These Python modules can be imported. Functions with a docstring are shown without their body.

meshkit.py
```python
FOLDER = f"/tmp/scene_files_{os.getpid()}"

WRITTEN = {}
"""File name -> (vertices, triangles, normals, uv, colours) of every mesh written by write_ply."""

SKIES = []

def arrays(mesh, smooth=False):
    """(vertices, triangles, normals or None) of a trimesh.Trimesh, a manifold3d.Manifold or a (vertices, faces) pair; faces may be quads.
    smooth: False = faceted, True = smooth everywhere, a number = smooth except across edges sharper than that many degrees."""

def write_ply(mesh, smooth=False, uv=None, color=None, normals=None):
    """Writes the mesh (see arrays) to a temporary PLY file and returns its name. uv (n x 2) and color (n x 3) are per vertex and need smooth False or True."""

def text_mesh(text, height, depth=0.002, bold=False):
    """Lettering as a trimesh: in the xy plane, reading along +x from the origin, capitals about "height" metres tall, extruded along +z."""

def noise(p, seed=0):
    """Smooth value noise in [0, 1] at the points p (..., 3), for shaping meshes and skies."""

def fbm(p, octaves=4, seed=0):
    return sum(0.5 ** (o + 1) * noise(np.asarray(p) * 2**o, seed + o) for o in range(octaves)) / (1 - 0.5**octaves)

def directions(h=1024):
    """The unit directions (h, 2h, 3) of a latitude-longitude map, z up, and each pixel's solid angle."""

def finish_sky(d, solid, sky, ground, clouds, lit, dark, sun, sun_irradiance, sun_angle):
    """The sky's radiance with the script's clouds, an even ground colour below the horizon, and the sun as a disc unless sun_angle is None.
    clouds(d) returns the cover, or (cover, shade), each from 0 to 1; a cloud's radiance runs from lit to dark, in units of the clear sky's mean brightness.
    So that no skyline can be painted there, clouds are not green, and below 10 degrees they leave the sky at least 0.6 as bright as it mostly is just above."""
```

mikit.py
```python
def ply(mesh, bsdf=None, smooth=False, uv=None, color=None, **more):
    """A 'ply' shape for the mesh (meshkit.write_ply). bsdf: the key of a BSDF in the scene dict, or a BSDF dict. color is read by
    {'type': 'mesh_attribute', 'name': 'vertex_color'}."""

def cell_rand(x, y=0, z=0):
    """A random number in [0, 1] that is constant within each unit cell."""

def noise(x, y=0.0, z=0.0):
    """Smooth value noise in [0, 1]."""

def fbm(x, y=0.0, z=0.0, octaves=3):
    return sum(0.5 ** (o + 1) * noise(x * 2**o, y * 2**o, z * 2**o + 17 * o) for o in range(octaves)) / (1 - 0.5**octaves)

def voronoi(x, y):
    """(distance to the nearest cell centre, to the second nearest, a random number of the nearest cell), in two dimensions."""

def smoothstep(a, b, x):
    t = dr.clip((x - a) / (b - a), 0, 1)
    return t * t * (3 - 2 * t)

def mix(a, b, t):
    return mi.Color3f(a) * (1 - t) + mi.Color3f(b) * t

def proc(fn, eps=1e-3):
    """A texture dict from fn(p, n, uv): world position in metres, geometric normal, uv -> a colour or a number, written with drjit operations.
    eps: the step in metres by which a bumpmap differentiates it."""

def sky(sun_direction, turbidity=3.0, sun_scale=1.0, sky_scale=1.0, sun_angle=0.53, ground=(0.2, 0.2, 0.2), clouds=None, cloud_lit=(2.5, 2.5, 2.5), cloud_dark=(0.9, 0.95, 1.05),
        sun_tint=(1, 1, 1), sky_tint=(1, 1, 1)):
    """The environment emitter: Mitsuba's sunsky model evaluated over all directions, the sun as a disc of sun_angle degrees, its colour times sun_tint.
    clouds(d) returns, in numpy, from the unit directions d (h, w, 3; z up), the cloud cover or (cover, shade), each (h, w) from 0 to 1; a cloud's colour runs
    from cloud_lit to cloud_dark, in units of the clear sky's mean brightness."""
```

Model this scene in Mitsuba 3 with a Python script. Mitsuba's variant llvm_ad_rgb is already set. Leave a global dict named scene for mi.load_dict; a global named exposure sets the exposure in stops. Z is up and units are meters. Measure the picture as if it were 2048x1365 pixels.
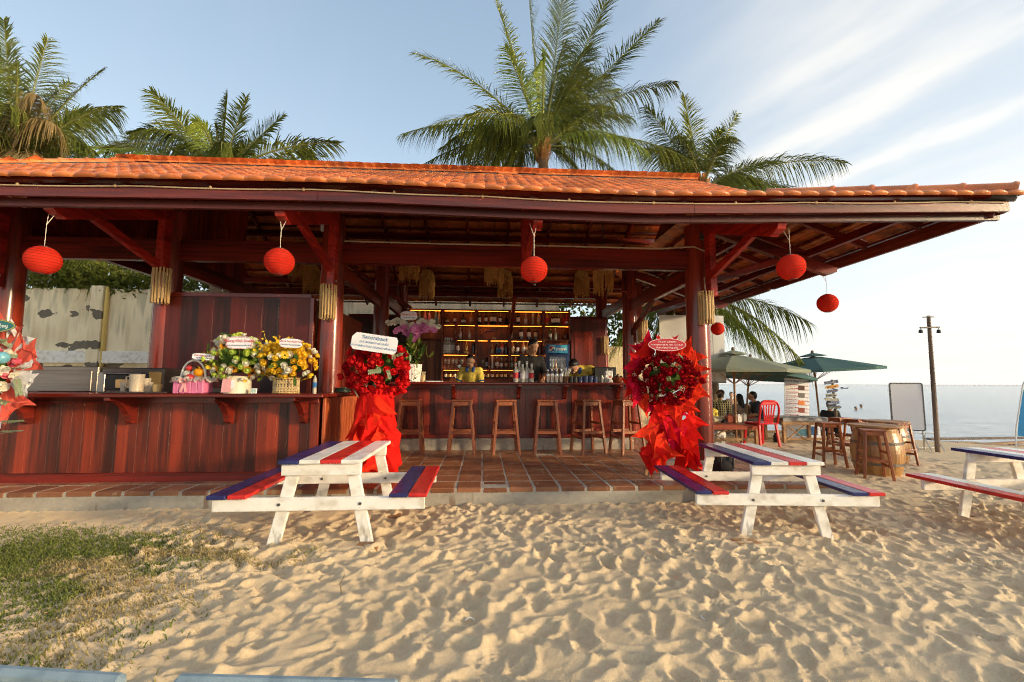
import math, numpy as np, trimesh, manifold3d as m3, drjit as dr, mitsuba as mi, mikit, meshkit
from mikit import proc, noise, fbm, cell_rand, smoothstep, mix
from shapely.geometry import Polygon
PI = math.pi
T4 = mi.ScalarTransform4f
# ------------------------------------------------------------------ camera, sky, exposure
F = 910.0 / 2048                     # focal length over picture width
YAW, PITCH, ROLL = math.radians(3.6), math.atan((768 - 682.5) / 910), math.radians(0.2)
EYE = np.array([0, 0, 1.0])
FWD = np.array([math.sin(YAW) * math.cos(PITCH), math.cos(YAW) * math.cos(PITCH), math.sin(PITCH)])
_r = np.array([math.cos(YAW), -math.sin(YAW), 0]); _u = np.cross(_r, FWD)
RIGHT, UP = _r * math.cos(ROLL) + _u * math.sin(ROLL), _u * math.cos(ROLL) - _r * math.sin(ROLL)
SUN_EL, SUN_AZ = math.radians(10.0), math.radians(-29)
SUN = np.array([math.cos(SUN_AZ) * math.cos(SUN_EL), math.sin(SUN_AZ) * math.cos(SUN_EL), math.sin(SUN_EL)])
exposure = 4.0

def clouds(d):
    az = np.arctan2(d[..., 0], d[..., 1]); el = np.arcsin(np.clip(d[..., 2], -1, 1))
    # thin cirrus drawn out along one wind direction, thicker towards the west where the sun sets
    p = d / np.maximum(d[..., 2:3] + 0.25, 0.05)
    a, b = p[..., 0] * 0.5 - p[..., 1] * 0.866, p[..., 0] * 0.866 + p[..., 1] * 0.5
    wob = 0.10 * (meshkit.fbm(np.stack([a * 2.2, b * 2.2, a * 0 + 3], -1), 3, 3) - 0.5)
    n = meshkit.fbm(np.stack([a * 1.6 + 3.7, (b + wob) * 7.0 + 1.9, a * 0], -1), 6, 5)
    w = meshkit.fbm(np.stack([a * 0.9 + 9.1, (b + wob) * 2.2, b * 0 + 4], -1), 3, 8)
    f = meshkit.fbm(np.stack([a * 9, b * 22, b * 0 + 4], -1), 4, 2)
    west = 1 / (1 + np.exp(-(az - 0.50) * 8)) * (1 / (1 + np.exp((np.abs(az - 1.6) - 1.8) * 4)))
    band = np.exp(-((b + wob - 1.245) / 0.060) ** 2) + 0.75 * np.exp(-((b + wob - 1.455) / 0.05) ** 2) + 0.5 * np.exp(-((b + wob - 1.05) / 0.07) ** 2) + 0.5 * np.exp(-((b + wob - 1.85) / 0.12) ** 2)
    cir = np.clip((n * 0.8 + 0.35 * w + 0.25 * f - 0.62) * 2.6, 0, 1) * (0.06 + 0.24 * west) + 0.85 * band * west * np.clip(2.2 * w + 1.0 * n + 0.6 * f - 1.35, 0, 1) * np.exp(-((a + 0.5) / 0.5) ** 2)
    veil = 0.22 + 0.16 * west + (0.30 + 0.30 * west) * np.exp(-np.maximum(el, 0) / 0.22)
    return np.clip(np.clip(cir, 0, 1) * 0.7 + veil, 0, 0.97), np.clip(0.75 - 0.55 * west - 0.8 * np.clip(cir, 0, 1), 0, 1)

scene = {'type': 'scene',
    'camera': {'type': 'perspective', 'fov': math.degrees(2 * math.atan(0.5 / F)), 'fov_axis': 'x', 'near_clip': 0.05, 'far_clip': 20000.0,
               'to_world': T4().look_at(origin=EYE.tolist(), target=(EYE + FWD).tolist(), up=UP.tolist())},
    'sky': mikit.sky(SUN.tolist(), turbidity=3.2, sun_scale=0.35, sky_scale=0.84, sun_angle=6.0, ground=(0.25, 0.2, 0.15), clouds=clouds,
                     cloud_lit=(1.75, 1.66, 1.5), cloud_dark=(0.86, 0.98, 1.16), sun_tint=(0.76, 0.98, 1.65), sky_tint=(1.0, 0.98, 1.0))}
labels = {}
rng = np.random.default_rng(7)

# ------------------------------------------------------------------ where a line of sight meets a plane (pixels of the 2048 px photograph)
def ray(px, py): return ((px - 1024) / 910) * RIGHT - ((py - 682.5) / 910) * UP + FWD
def atY(px, py, Y): d = ray(px, py); return EYE + d * (Y / d[1])
def atX(px, py, X): d = ray(px, py); return EYE + d * (X / d[0])
def atZ(px, py, Z): d = ray(px, py); return EYE + d * ((Z - 1.0) / d[2])
def depth(p): return float((np.asarray(p, float) - EYE) @ FWD)
def proj(p):
    d = np.asarray(p, float) - EYE; z = d @ FWD
    return np.stack([1024 + 910 * (d @ RIGHT) / z, 682.5 - 910 * (d @ UP) / z], -1)

# ------------------------------------------------------------------ names and labels
_count = {}
def numbered(key):
    n = _count.get(key, 0); _count[key] = n + 1
    return key if n == 0 else f'{key}_{n:03d}'
def thing(name, label=None, cat=None, group=None, kind=None):
    k = numbered(name)
    e = {}
    if label: e['label'] = label
    if cat: e['category'] = cat
    if group: e['group'] = group
    if kind: e['kind'] = kind
    labels[k] = e
    return k
def put(key, shape, M=None):
    if M is not None: shape = {**shape, 'to_world': T4(np.asarray(M, float).tolist())}
    scene[key] = shape
    return key
def part(parent, name, mesh, mat, smooth=False, M=None, label=None, kind=None, **kw):
    k = numbered(parent + '__' + name)
    shape = mesh if isinstance(mesh, dict) else mikit.ply(mesh, mat, smooth, **kw)
    put(k, shape, M)
    if label or kind:
        labels[k] = {**({'label': label} if label else {}), **({'kind': kind} if kind else {})}
    return k
def single(name, mesh, mat, label=None, cat=None, group=None, kind=None, smooth=False, M=None, **kw):
    k = thing(name, label, cat, group, kind)
    put(k, mesh if isinstance(mesh, dict) else mikit.ply(mesh, mat, smooth, **kw), M)
    return k

# ------------------------------------------------------------------ mesh helpers: a mesh is (vertices, triangles)
def tri(f):
    f = np.asarray(f, int)
    return np.vstack([f[:, [0, 1, 2]], f[:, [0, 2, 3]]]) if f.shape[1] == 4 else f
def join(*ms):
    ms = [m for m in (ms[0] if len(ms) == 1 and isinstance(ms[0], list) else ms)]
    V, Fs, o = [], [], 0
    for v, f in ms:
        V.append(np.asarray(v, float)); Fs.append(np.asarray(f, int) + o); o += len(v)
    return np.vstack(V), np.vstack(Fs)
def tm(m): return np.asarray(m.vertices), np.asarray(m.faces)
def rot(axis, deg):
    a = np.asarray(axis, float); a = a / np.linalg.norm(a); c, s = math.cos(math.radians(deg)), math.sin(math.radians(deg))
    K = np.array([[0, -a[2], a[1]], [a[2], 0, -a[0]], [-a[1], a[0], 0]])
    M = np.eye(4); M[:3, :3] = np.eye(3) + s * K + (1 - c) * K @ K
    return M
def mov(x, y=None, z=None):
    M = np.eye(4); M[:3, 3] = x if y is None else (x, y, z)
    return M
def scl(x, y=None, z=None): return np.diag([x, x if y is None else y, x if z is None else z, 1.0])
def xf(m, M): M = np.asarray(M, float); return np.asarray(m[0]) @ M[:3, :3].T + M[:3, 3], m[1]
def frame(o, ax, ay=None, az=None):
    """matrix whose columns are the given axes"""
    M = np.eye(4); M[:3, 0], M[:3, 1], M[:3, 2], M[:3, 3] = ax, ay, az, o
    return M
_bx = None
def box(sx, sy, sz, b=0.004, c=(0, 0, 0)):
    """a box with chamfered edges, 44 triangles; plain (12) when b is 0"""
    global _bx
    h = np.array([sx, sy, sz]) / 2.0
    if b <= 0:
        v = np.array([[x, y, z] for x in (-1, 1) for y in (-1, 1) for z in (-1, 1)]) * h + c
        return v, np.array([[0, 1, 3], [0, 3, 2], [4, 6, 7], [4, 7, 5], [0, 4, 5], [0, 5, 1], [2, 3, 7], [2, 7, 6], [0, 2, 6], [0, 6, 4], [1, 5, 7], [1, 7, 3]])
    b = min(b, h.min() * 0.8)
    if _bx is None:
        s = np.array([[x, y, z] for x in (-1, 1) for y in (-1, 1) for z in (-1, 1)])
        pts = np.array([s[i] * np.where(np.arange(3) == k, 1.0, 0.9) for i in range(8) for k in range(3)])
        hull = trimesh.convex.convex_hull(pts)
        idx = np.array([int(np.argmin(((pts - v) ** 2).sum(1))) for v in hull.vertices])
        _bx = (np.repeat(s, 3, 0), np.tile(np.arange(3), 8), idx[hull.faces])
    s, k, f = _bx
    ins = np.where(np.arange(3)[None] == k[:, None], 0.0, b)
    return s * (h - ins) + c, f
def beam(p, q, w, h, b=0.004, up=(0, 0, 1)):
    """a bar from p to q, w across, h in the up direction"""
    p, q = np.asarray(p, float), np.asarray(q, float)
    L = np.linalg.norm(q - p); x = (q - p) / L
    y = np.cross(up, x); y = y / np.linalg.norm(y); z = np.cross(x, y)
    return xf(box(L, w, h, b), frame((p + q) / 2, x, y, z))
def lathe(prof, n=16):
    prof = np.asarray(prof, float); a = np.arange(n) * 2 * PI / n; k = len(prof)
    v = np.stack([prof[:, 0][:, None] * np.cos(a), prof[:, 0][:, None] * np.sin(a), np.repeat(prof[:, 1][:, None], n, 1)], -1).reshape(-1, 3)
    i, j = np.meshgrid(np.arange(k - 1), np.arange(n), indexing='ij'); j2 = (j + 1) % n
    q = np.stack([i * n + j, i * n + j2, (i + 1) * n + j2, (i + 1) * n + j], -1).reshape(-1, 4)
    return v, tri(q)
def tube(path, r, n=6, cap=True):
    P = np.asarray(path, float); k = len(P); r = np.broadcast_to(np.asarray(r, float), (k,))
    t = np.gradient(P, axis=0); t = t / np.maximum(np.linalg.norm(t, axis=1, keepdims=True), 1e-9)
    up = np.array([0, 0, 1.0]) if abs(t[0][2]) < 0.9 else np.array([1.0, 0, 0])
    a = np.arange(n) * 2 * PI / n; V = []
    for i in range(k):
        x = np.cross(up, t[i]); x /= max(np.linalg.norm(x), 1e-9); y = np.cross(t[i], x); up = y
        V.append(P[i] + r[i] * (np.cos(a)[:, None] * x + np.sin(a)[:, None] * y))
    V = np.vstack(V)
    i, j = np.meshgrid(np.arange(k - 1), np.arange(n), indexing='ij'); j2 = (j + 1) % n
    f = tri(np.stack([i * n + j, i * n + j2, (i + 1) * n + j2, (i + 1) * n + j], -1).reshape(-1, 4))
    if cap:
        V = np.vstack([V, P[:1], P[-1:]]); jj = np.arange(n); o = (k - 1) * n
        f = np.vstack([f, np.stack([jj * 0 + k * n, (jj + 1) % n, jj], -1), np.stack([jj * 0 + k * n + 1, o + jj, o + (jj + 1) % n], -1)])
    return V, f
def ball(r, sub=2, c=(0, 0, 0)):
    m = trimesh.creation.icosphere(sub, 1.0)
    return np.asarray(m.vertices) * np.asarray(r) + np.asarray(c), np.asarray(m.faces)
def extr(poly, h):
    poly = poly if hasattr(poly, 'exterior') else Polygon(poly)
    return tm(trimesh.creation.extrude_polygon(poly, h, engine='earcut'))
def sag(p, q, drop, n=8):
    t = np.linspace(0, 1, n)[:, None]; P = np.asarray(p) * (1 - t) + np.asarray(q) * t
    P[:, 2] -= 4 * drop * (t * (1 - t))[:, 0]
    return P
def lettering(text, height, bold=True, depth_=0.001):
    m = meshkit.text_mesh(text, height, depth_, bold)
    v, f = tm(m); c = (v[:, 0].min() + v[:, 0].max()) / 2
    return v - [c, 0, 0], f
def behind(px, py, d):
    """the beach point d metres beyond the one seen at a pixel, on the same line of sight"""
    p = ground(px, py); k = 1 + d / p[1]
    return np.array([p[0] * k, p[1] * k, float(zb(p[0] * k, p[1] * k))])
def to_frame(o, x, up):
    """reading frame: local x along x, local y along up, local z towards the reader"""
    x = np.asarray(x, float) / np.linalg.norm(x); z = np.cross(x, up); z /= np.linalg.norm(z); y = np.cross(z, x)
    return frame(o, x, y, z)

# ------------------------------------------------------------------ materials
def lin(hexs):
    h = hexs.lstrip('#'); v = np.array([int(h[i:i + 2], 16) for i in (0, 2, 4)]) / 255
    return np.where(v <= 0.04045, v / 12.92, ((v + 0.055) / 1.055) ** 2.4).tolist()
def rgb(c): return {'type': 'rgb', 'value': list(map(float, c))}
def mat(name, color, rough=0.5, bump=None, bscale=1.0, **kw):
    col = proc(color) if callable(color) else rgb(lin(color) if isinstance(color, str) else color)
    b = {'type': 'principled', 'base_color': col, 'roughness': float(rough), **kw}
    if bump is not None: b = {'type': 'bumpmap', 'arbitrary': bump, 'scale': float(bscale), 'bsdf': b}
    scene[name] = {'type': 'twosided', 'bsdf': b}
    return name
def thin(name, color, trans=0.6, rough=0.5):
    col = proc(color) if callable(color) else rgb(lin(color) if isinstance(color, str) else color)
    scene[name] = {'type': 'principledthin', 'base_color': col, 'roughness': float(rough), 'diff_trans': float(trans), 'spec_trans': 0.0}
    return name

def grain(dark, light, ax, pitch=None, shift=0.0, amp=1.0):
    def fn(p, n, uv):
        q = [p.x, p.y, p.z]; s = [38.0, 38.0, 38.0]; s[ax] = 2.2
        t = fbm(q[0] * s[0], q[1] * s[1], q[2] * s[2], 3)
        big = noise(q[0] * (0.9 if ax == 0 else 7), q[1] * (0.9 if ax == 1 else 7), q[2] * (0.9 if ax == 2 else 7))
        k = 0.55 * t + 0.45 * big
        if pitch:
            r = cell_rand((p.x - shift) / pitch, 3, dr.floor(p.y * 0.9))
            k = 0.62 * k + 0.38 * r
        k = smoothstep(0.22, 0.78, k)
        return mix(dark, light, k * amp)
    return fn
WD, WL = (0.035, 0.0035, 0.002), (0.21, 0.015, 0.006)
mat('wood_x', grain(WD, WL, 0), 0.26, clearcoat=0.5, clearcoat_gloss=0.85)
mat('wood_y', grain(WD, WL, 1), 0.26, clearcoat=0.5, clearcoat_gloss=0.85)
mat('wood_z', grain((0.07, 0.009, 0.004), (0.30, 0.032, 0.012), 2), 0.22, clearcoat=0.6, clearcoat_gloss=0.9)
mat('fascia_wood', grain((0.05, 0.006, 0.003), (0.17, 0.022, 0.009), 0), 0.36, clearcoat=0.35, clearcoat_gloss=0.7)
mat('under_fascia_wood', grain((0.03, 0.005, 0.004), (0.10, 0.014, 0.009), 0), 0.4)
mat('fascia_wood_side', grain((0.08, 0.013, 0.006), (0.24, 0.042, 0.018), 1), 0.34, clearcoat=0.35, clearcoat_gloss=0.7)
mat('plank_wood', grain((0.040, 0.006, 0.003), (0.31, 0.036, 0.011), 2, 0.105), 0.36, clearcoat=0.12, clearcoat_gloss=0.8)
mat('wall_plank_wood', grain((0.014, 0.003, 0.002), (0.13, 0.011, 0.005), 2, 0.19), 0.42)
mat('bracket_wood_lit', grain((0.17, 0.008, 0.005), (0.50, 0.024, 0.012), 1), 0.3, clearcoat=0.4)  # redder, lighter than the beams: colour stands in for light under the eaves
mat('stool_wood', grain((0.13, 0.032, 0.012), (0.34, 0.10, 0.036), 2), 0.38)
mat('stool_wood_flat', grain((0.15, 0.036, 0.013), (0.36, 0.11, 0.04), 0), 0.38)
mat('barrel_wood', grain((0.22, 0.10, 0.032), (0.52, 0.28, 0.10), 2), 0.35, clearcoat=0.3)
mat('bench_wood', grain((0.20, 0.09, 0.035), (0.45, 0.25, 0.11), 1), 0.6)
mat('red_wood', grain((0.20, 0.030, 0.012), (0.42, 0.075, 0.03), 0), 0.4)
mat('pole_wood', grain((0.10, 0.07, 0.05), (0.30, 0.21, 0.15), 2), 0.8)
def _tilefn(p, n, uv):
    r = cell_rand(p.x / 0.2, p.y / 0.21); s = fbm(p.x * 9, p.y * 9, p.z * 9, 3)
    c = mix((0.46, 0.115, 0.032), (0.70, 0.235, 0.072), 0.65 * r + 0.45 * s - 0.05)
    c = mix(c, (0.16, 0.075, 0.045), 0.55 * smoothstep(0.60, 0.76, fbm(p.x * 3.1, p.y * 3.1, p.z * 3.1 + 9, 4)))
    return c * (0.78 + 0.35 * smoothstep(0.35, 0.6, fbm(p.x * 2.3, p.y * 2.3, p.z * 2.3 + 4, 3)))
mat('roof_tile', _tilefn, 0.42)
def _floor(p, n, uv):
    r = cell_rand(p.x / 0.3, p.y / 0.3, 5); s = fbm(p.x * 6, p.y * 6, p.z * 6, 4); d = fbm(p.x * 22, p.y * 22, 3.0, 3)
    c = mix((0.085, 0.030, 0.017), (0.30, 0.105, 0.048), 0.5 * r + 0.6 * s - 0.05)
    return mix(c, (0.36, 0.25, 0.14), smoothstep(0.56, 0.72, d) * smoothstep(0.42, 0.6, s) * 0.8)
mat('floor_tile', _floor, 0.34, clearcoat=0.15)
def _conc(p, n, uv):
    s = fbm(p.x * 3, p.y * 3, p.z * 8, 4); d = fbm(p.x * 30, p.y * 30, p.z * 30, 3)
    drip = smoothstep(0.66, 0.8, noise(p.x * 34, p.y * 2, 1.0)) * smoothstep(0.5, 0.7, fbm(p.x * 2.1, 3.0, p.z * 4, 2))
    return mix(mix((0.25, 0.22, 0.18), (0.46, 0.41, 0.33), s), (0.16, 0.09, 0.06), drip * 0.7) * (0.8 + 0.4 * d)
mat('concrete', _conc, 0.85)
def _plaster(p, n, uv):
    s = fbm(p.x * 1.4, p.y, p.z * 1.4, 4); st = fbm(p.x * 9, p.y, p.z * 0.9, 3)
    c = mix((0.66, 0.53, 0.32), (0.90, 0.78, 0.53), smoothstep(0.2, 0.6, 0.5 * s + 0.5 * st))  # cream warmed in place of sunlight on the wall
    c = mix(c, (0.10, 0.095, 0.05), smoothstep(0.50, 0.74, st * (0.5 + 0.62 * smoothstep(1.6, 3.0, p.z))) * 0.40)
    hole = fbm(p.x * 2.2 + 5, p.y, p.z * 2.6, 5) + 0.16 * smoothstep(1.62, 1.42, p.z) * smoothstep(1.2, 1.35, p.z) + 0.10 * smoothstep(-8.4, -9.2, p.x)
    return mix(c, mix((0.10, 0.085, 0.06), (0.24, 0.20, 0.15), st), smoothstep(0.735, 0.75, hole))
mat('plaster', _plaster, 0.9)
def _yellowed(p, n, uv): return mix((0.62, 0.42, 0.08), (0.70, 0.55, 0.20), fbm(p.x * 20, p.y * 3, p.z * 5, 3))
mat('yellow_pipe', _yellowed, 0.6)
mat('white_paint', lambda p, n, uv: mix((0.62, 0.57, 0.48), (0.84, 0.81, 0.75), smoothstep(0.18, 0.62, fbm(p.x * 14, p.y * 14, p.z * 14, 3))) * (1 - 0.45 * smoothstep(0.55, 0.7, fbm(p.x * 30, p.y * 30, p.z * 9, 3)) * smoothstep(0.12, -0.12, p.z)), 0.42)
def _paint(a, b): return lambda p, n, uv: mix(a, b, smoothstep(0.25, 0.6, fbm(p.x * 16, p.y * 9, p.z * 16, 3)))
mat('navy_paint', _paint((0.012, 0.014, 0.075), (0.022, 0.026, 0.13)), 0.30, clearcoat=0.3)
mat('red_paint', _paint((0.42, 0.014, 0.014), (0.60, 0.026, 0.022)), 0.30, clearcoat=0.3)
mat('plank_white', _paint((0.66, 0.62, 0.55), (0.82, 0.79, 0.72)), 0.32, clearcoat=0.3)
mat('greyblue_paint', _paint((0.16, 0.22, 0.26), (0.24, 0.31, 0.35)), 0.45)
mat('steel', (0.55, 0.53, 0.50), 0.28, metallic=1.0)
mat('dark_steel', (0.16, 0.14, 0.13), 0.35, metallic=0.8)
mat('black', (0.015, 0.015, 0.016), 0.5)
mat('black_cloth', (0.02, 0.019, 0.02), 0.9)
mat('cable', (0.55, 0.42, 0.28), 0.6)
mat('white_plastic', (0.75, 0.73, 0.70), 0.45)
mat('cord', (0.7, 0.62, 0.5), 0.8)
mat('bamboo', lambda p, n, uv: mix((0.38, 0.22, 0.07), (0.66, 0.45, 0.19), fbm(p.x * 60, p.y * 60, p.z * 9, 3)), 0.5)
thin('straw', lambda p, n, uv: mix((0.62, 0.36, 0.10), (0.95, 0.68, 0.27), fbm(p.x * 50, p.y * 50, p.z * 8, 2)), 0.9, 0.7)
mat('white_card', (0.80, 0.79, 0.80), 0.5)
mat('ink_red', (0.50, 0.03, 0.04), 0.6)
mat('ink_blue', (0.015, 0.12, 0.30), 0.6)
mat('ink_navy', (0.03, 0.03, 0.14), 0.6)
mat('ink_white', (0.85, 0.83, 0.8), 0.6)
mat('ink_black', (0.03, 0.03, 0.035), 0.6)
# ------------------------------------------------------------------ sand, sea, paving
SEA_Z = -0.72
FLOOR_Y, FLOOR_X = 4.45, 3.75        # front edge and right edge of the raised floor
def sstep(a, b, x): t = np.clip((x - a) / (b - a), 0, 1); return t * t * (3 - 2 * t)
def zb(x, y):
    """the beach without its footprints"""
    x, y = np.asarray(x, float), np.asarray(y, float)
    z = -0.155 - 0.024 * np.clip(x - 2, 0, 14) - 0.01 * np.clip(y - 5, 0, 12) * sstep(3, 5, x)
    s = y + 0.8 * (x - 10.8)
    z = z - 1.3 * sstep(12.0, 16.0, s) * sstep(2.0, 4.0, x) - 0.8 * sstep(15, 40, s) * sstep(2, 4, x)
    return z
def ground(px, py):
    """the point of the beach seen at a pixel"""
    Z = -0.2
    for _ in range(12):
        p = atZ(px, py, Z); Z = float(zb(p[0], p[1]))
    return atZ(px, py, Z)

def grown(a, b, h, g, hmax):
    out = [a]
    while out[-1] < b: out.append(out[-1] + h); h = min(h * g, hmax)
    return np.array(out)
_xd = np.arange(-4.2, 6.6, 0.0155)
xs = np.concatenate([-grown(4.2, 90, 0.02, 1.045, 9)[::-1][:-1], _xd, grown(6.6, 34, 0.02, 1.03, 1.5)])
ys = np.concatenate([-grown(-1.45, 12, 0.03, 1.12, 2)[::-1][:-1], np.arange(1.45, 3.2, 0.0115), grown(3.2, 5.2, 0.012, 1.006, 0.02), grown(5.25, 40, 0.024, 1.022, 3)])
ys = np.unique(np.round(ys, 4))
GX, GY = np.meshgrid(xs, ys)
P3 = lambda s, o, k=1.0: np.stack([GX * s * k + o, GY * s, GX * 0 + o], -1)
def ridged(s, o, seed): return 1 - np.abs(2 * meshkit.fbm(P3(s, o, 0.8), 2, seed) - 1)
near = sstep(26, 9, np.hypot(GX, GY))
wob = meshkit.noise(P3(1.6, 8.8), 31) * 0.5
H = 0.026 * (ridged(2.6 , 3.3, 1) - 0.55) + 0.026 * (ridged(5.6, 7.1, 2) - 0.5) + 0.017 * (ridged(13, 1.7, 3) - 0.5) + 0.009 * (meshkit.fbm(P3(34, 1.7), 2, 4) - 0.5)
H *= 0.55 + 0.6 * meshkit.noise(P3(0.8, 2.2), 9)
D = np.zeros_like(H)
def stamp(cx, cy, ang, L, W, dep, rim):
    R = L * 1.9
    i0, i1 = np.searchsorted(ys, [cy - R, cy + R]); j0, j1 = np.searchsorted(xs, [cx - R, cx + R])
    if i1 <= i0 or j1 <= j0: return
    dx, dy = GX[i0:i1, j0:j1] - cx, GY[i0:i1, j0:j1] - cy
    a, b = dx * math.cos(ang) + dy * math.sin(ang), -dx * math.sin(ang) + dy * math.cos(ang)
    W = W * (1 - 0.22 * np.cos(a / L * 4.0 + 0.6))
    q = np.sqrt((a / L) ** 2 + (b / W) ** 2)
    pit = -dep * (1 - sstep(0.45, 1.05, q)) * (1 + 0.35 * a / L)
    D[i0:i1, j0:j1] = np.where(q < 1, D[i0:i1, j0:j1] * 0.35, D[i0:i1, j0:j1]) + pit + rim * np.exp(-((q - 1.22) / 0.26) ** 2) * (1 + 0.5 * a / L)
    if L < 0.16 and dep > 0.02: D[i0:i1, j0:j1] += (q < 0.9) * 0.0035 * np.sign(np.sin(a * 330) * (1 if cx > 0 else np.sin(b * 300)))
for _ in range(3400):
    u = rng.random()
    cx, cy = (rng.uniform(-4.5, 7), rng.uniform(1.3, 4.5)) if u < 0.72 else (rng.uniform(3.6, 12), rng.uniform(4, 10.5))
    stamp(cx, cy, rng.normal(PI / 2 if rng.random() < 0.5 else 0.5, 0.6), rng.uniform(0.085, 0.15), rng.uniform(0.036, 0.066), rng.uniform(0.010, 0.032), rng.uniform(0.005, 0.013))
crumb = (meshkit.fbm(P3(26, 4.4), 3, 41) - 0.5) * 0.026 * sstep(0.50, 0.66, meshkit.fbm(P3(2.3, 6.1), 3, 42)) + (meshkit.noise(P3(60, 1.1), 43) - 0.5) * 0.0035
H = H + crumb
patch = 0.42 + 0.85 * sstep(0.30, 0.68, meshkit.fbm(P3(0.85, 5.5), 3, 51))      # trodden flat here, churned up there
calm = 1 - 0.75 * sstep(-1.9, -2.9, GX + 0.35 * (GY - 2.6))          # the grassy corner is trodden less
H = (H * 0.74 * (0.55 + 0.45 * patch) * (0.7 + 0.3 * calm) + D * 0.76 * patch * calm) * near
GZ = zb(GX, GY) + H
fi, fj = np.meshgrid(np.arange(len(ys) - 1), np.arange(len(xs) - 1), indexing='ij'); nx = len(xs)
q = np.stack([fi * nx + fj, fi * nx + fj + 1, (fi + 1) * nx + fj + 1, (fi + 1) * nx + fj], -1).reshape(-1, 4)
cxq, cyq = GX.ravel()[q[:, 0]], GY.ravel()[q[:, 0]]
q = q[~((cxq > -9) & (cxq < FLOOR_X - 0.1) & (cyq > FLOOR_Y + 0.15) & (cyq < 11.2))]       # nothing under the slab
def sand_z(x, y):
    i = np.clip(np.searchsorted(ys, y), 1, len(ys) - 1); j = np.clip(np.searchsorted(xs, x), 1, len(xs) - 1)
    ty, tx = (y - ys[i - 1]) / (ys[i] - ys[i - 1]), (x - xs[j - 1]) / (xs[j] - xs[j - 1])
    return (GZ[i - 1, j - 1] * (1 - tx) + GZ[i - 1, j] * tx) * (1 - ty) + (GZ[i, j - 1] * (1 - tx) + GZ[i, j] * tx) * ty
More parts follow.
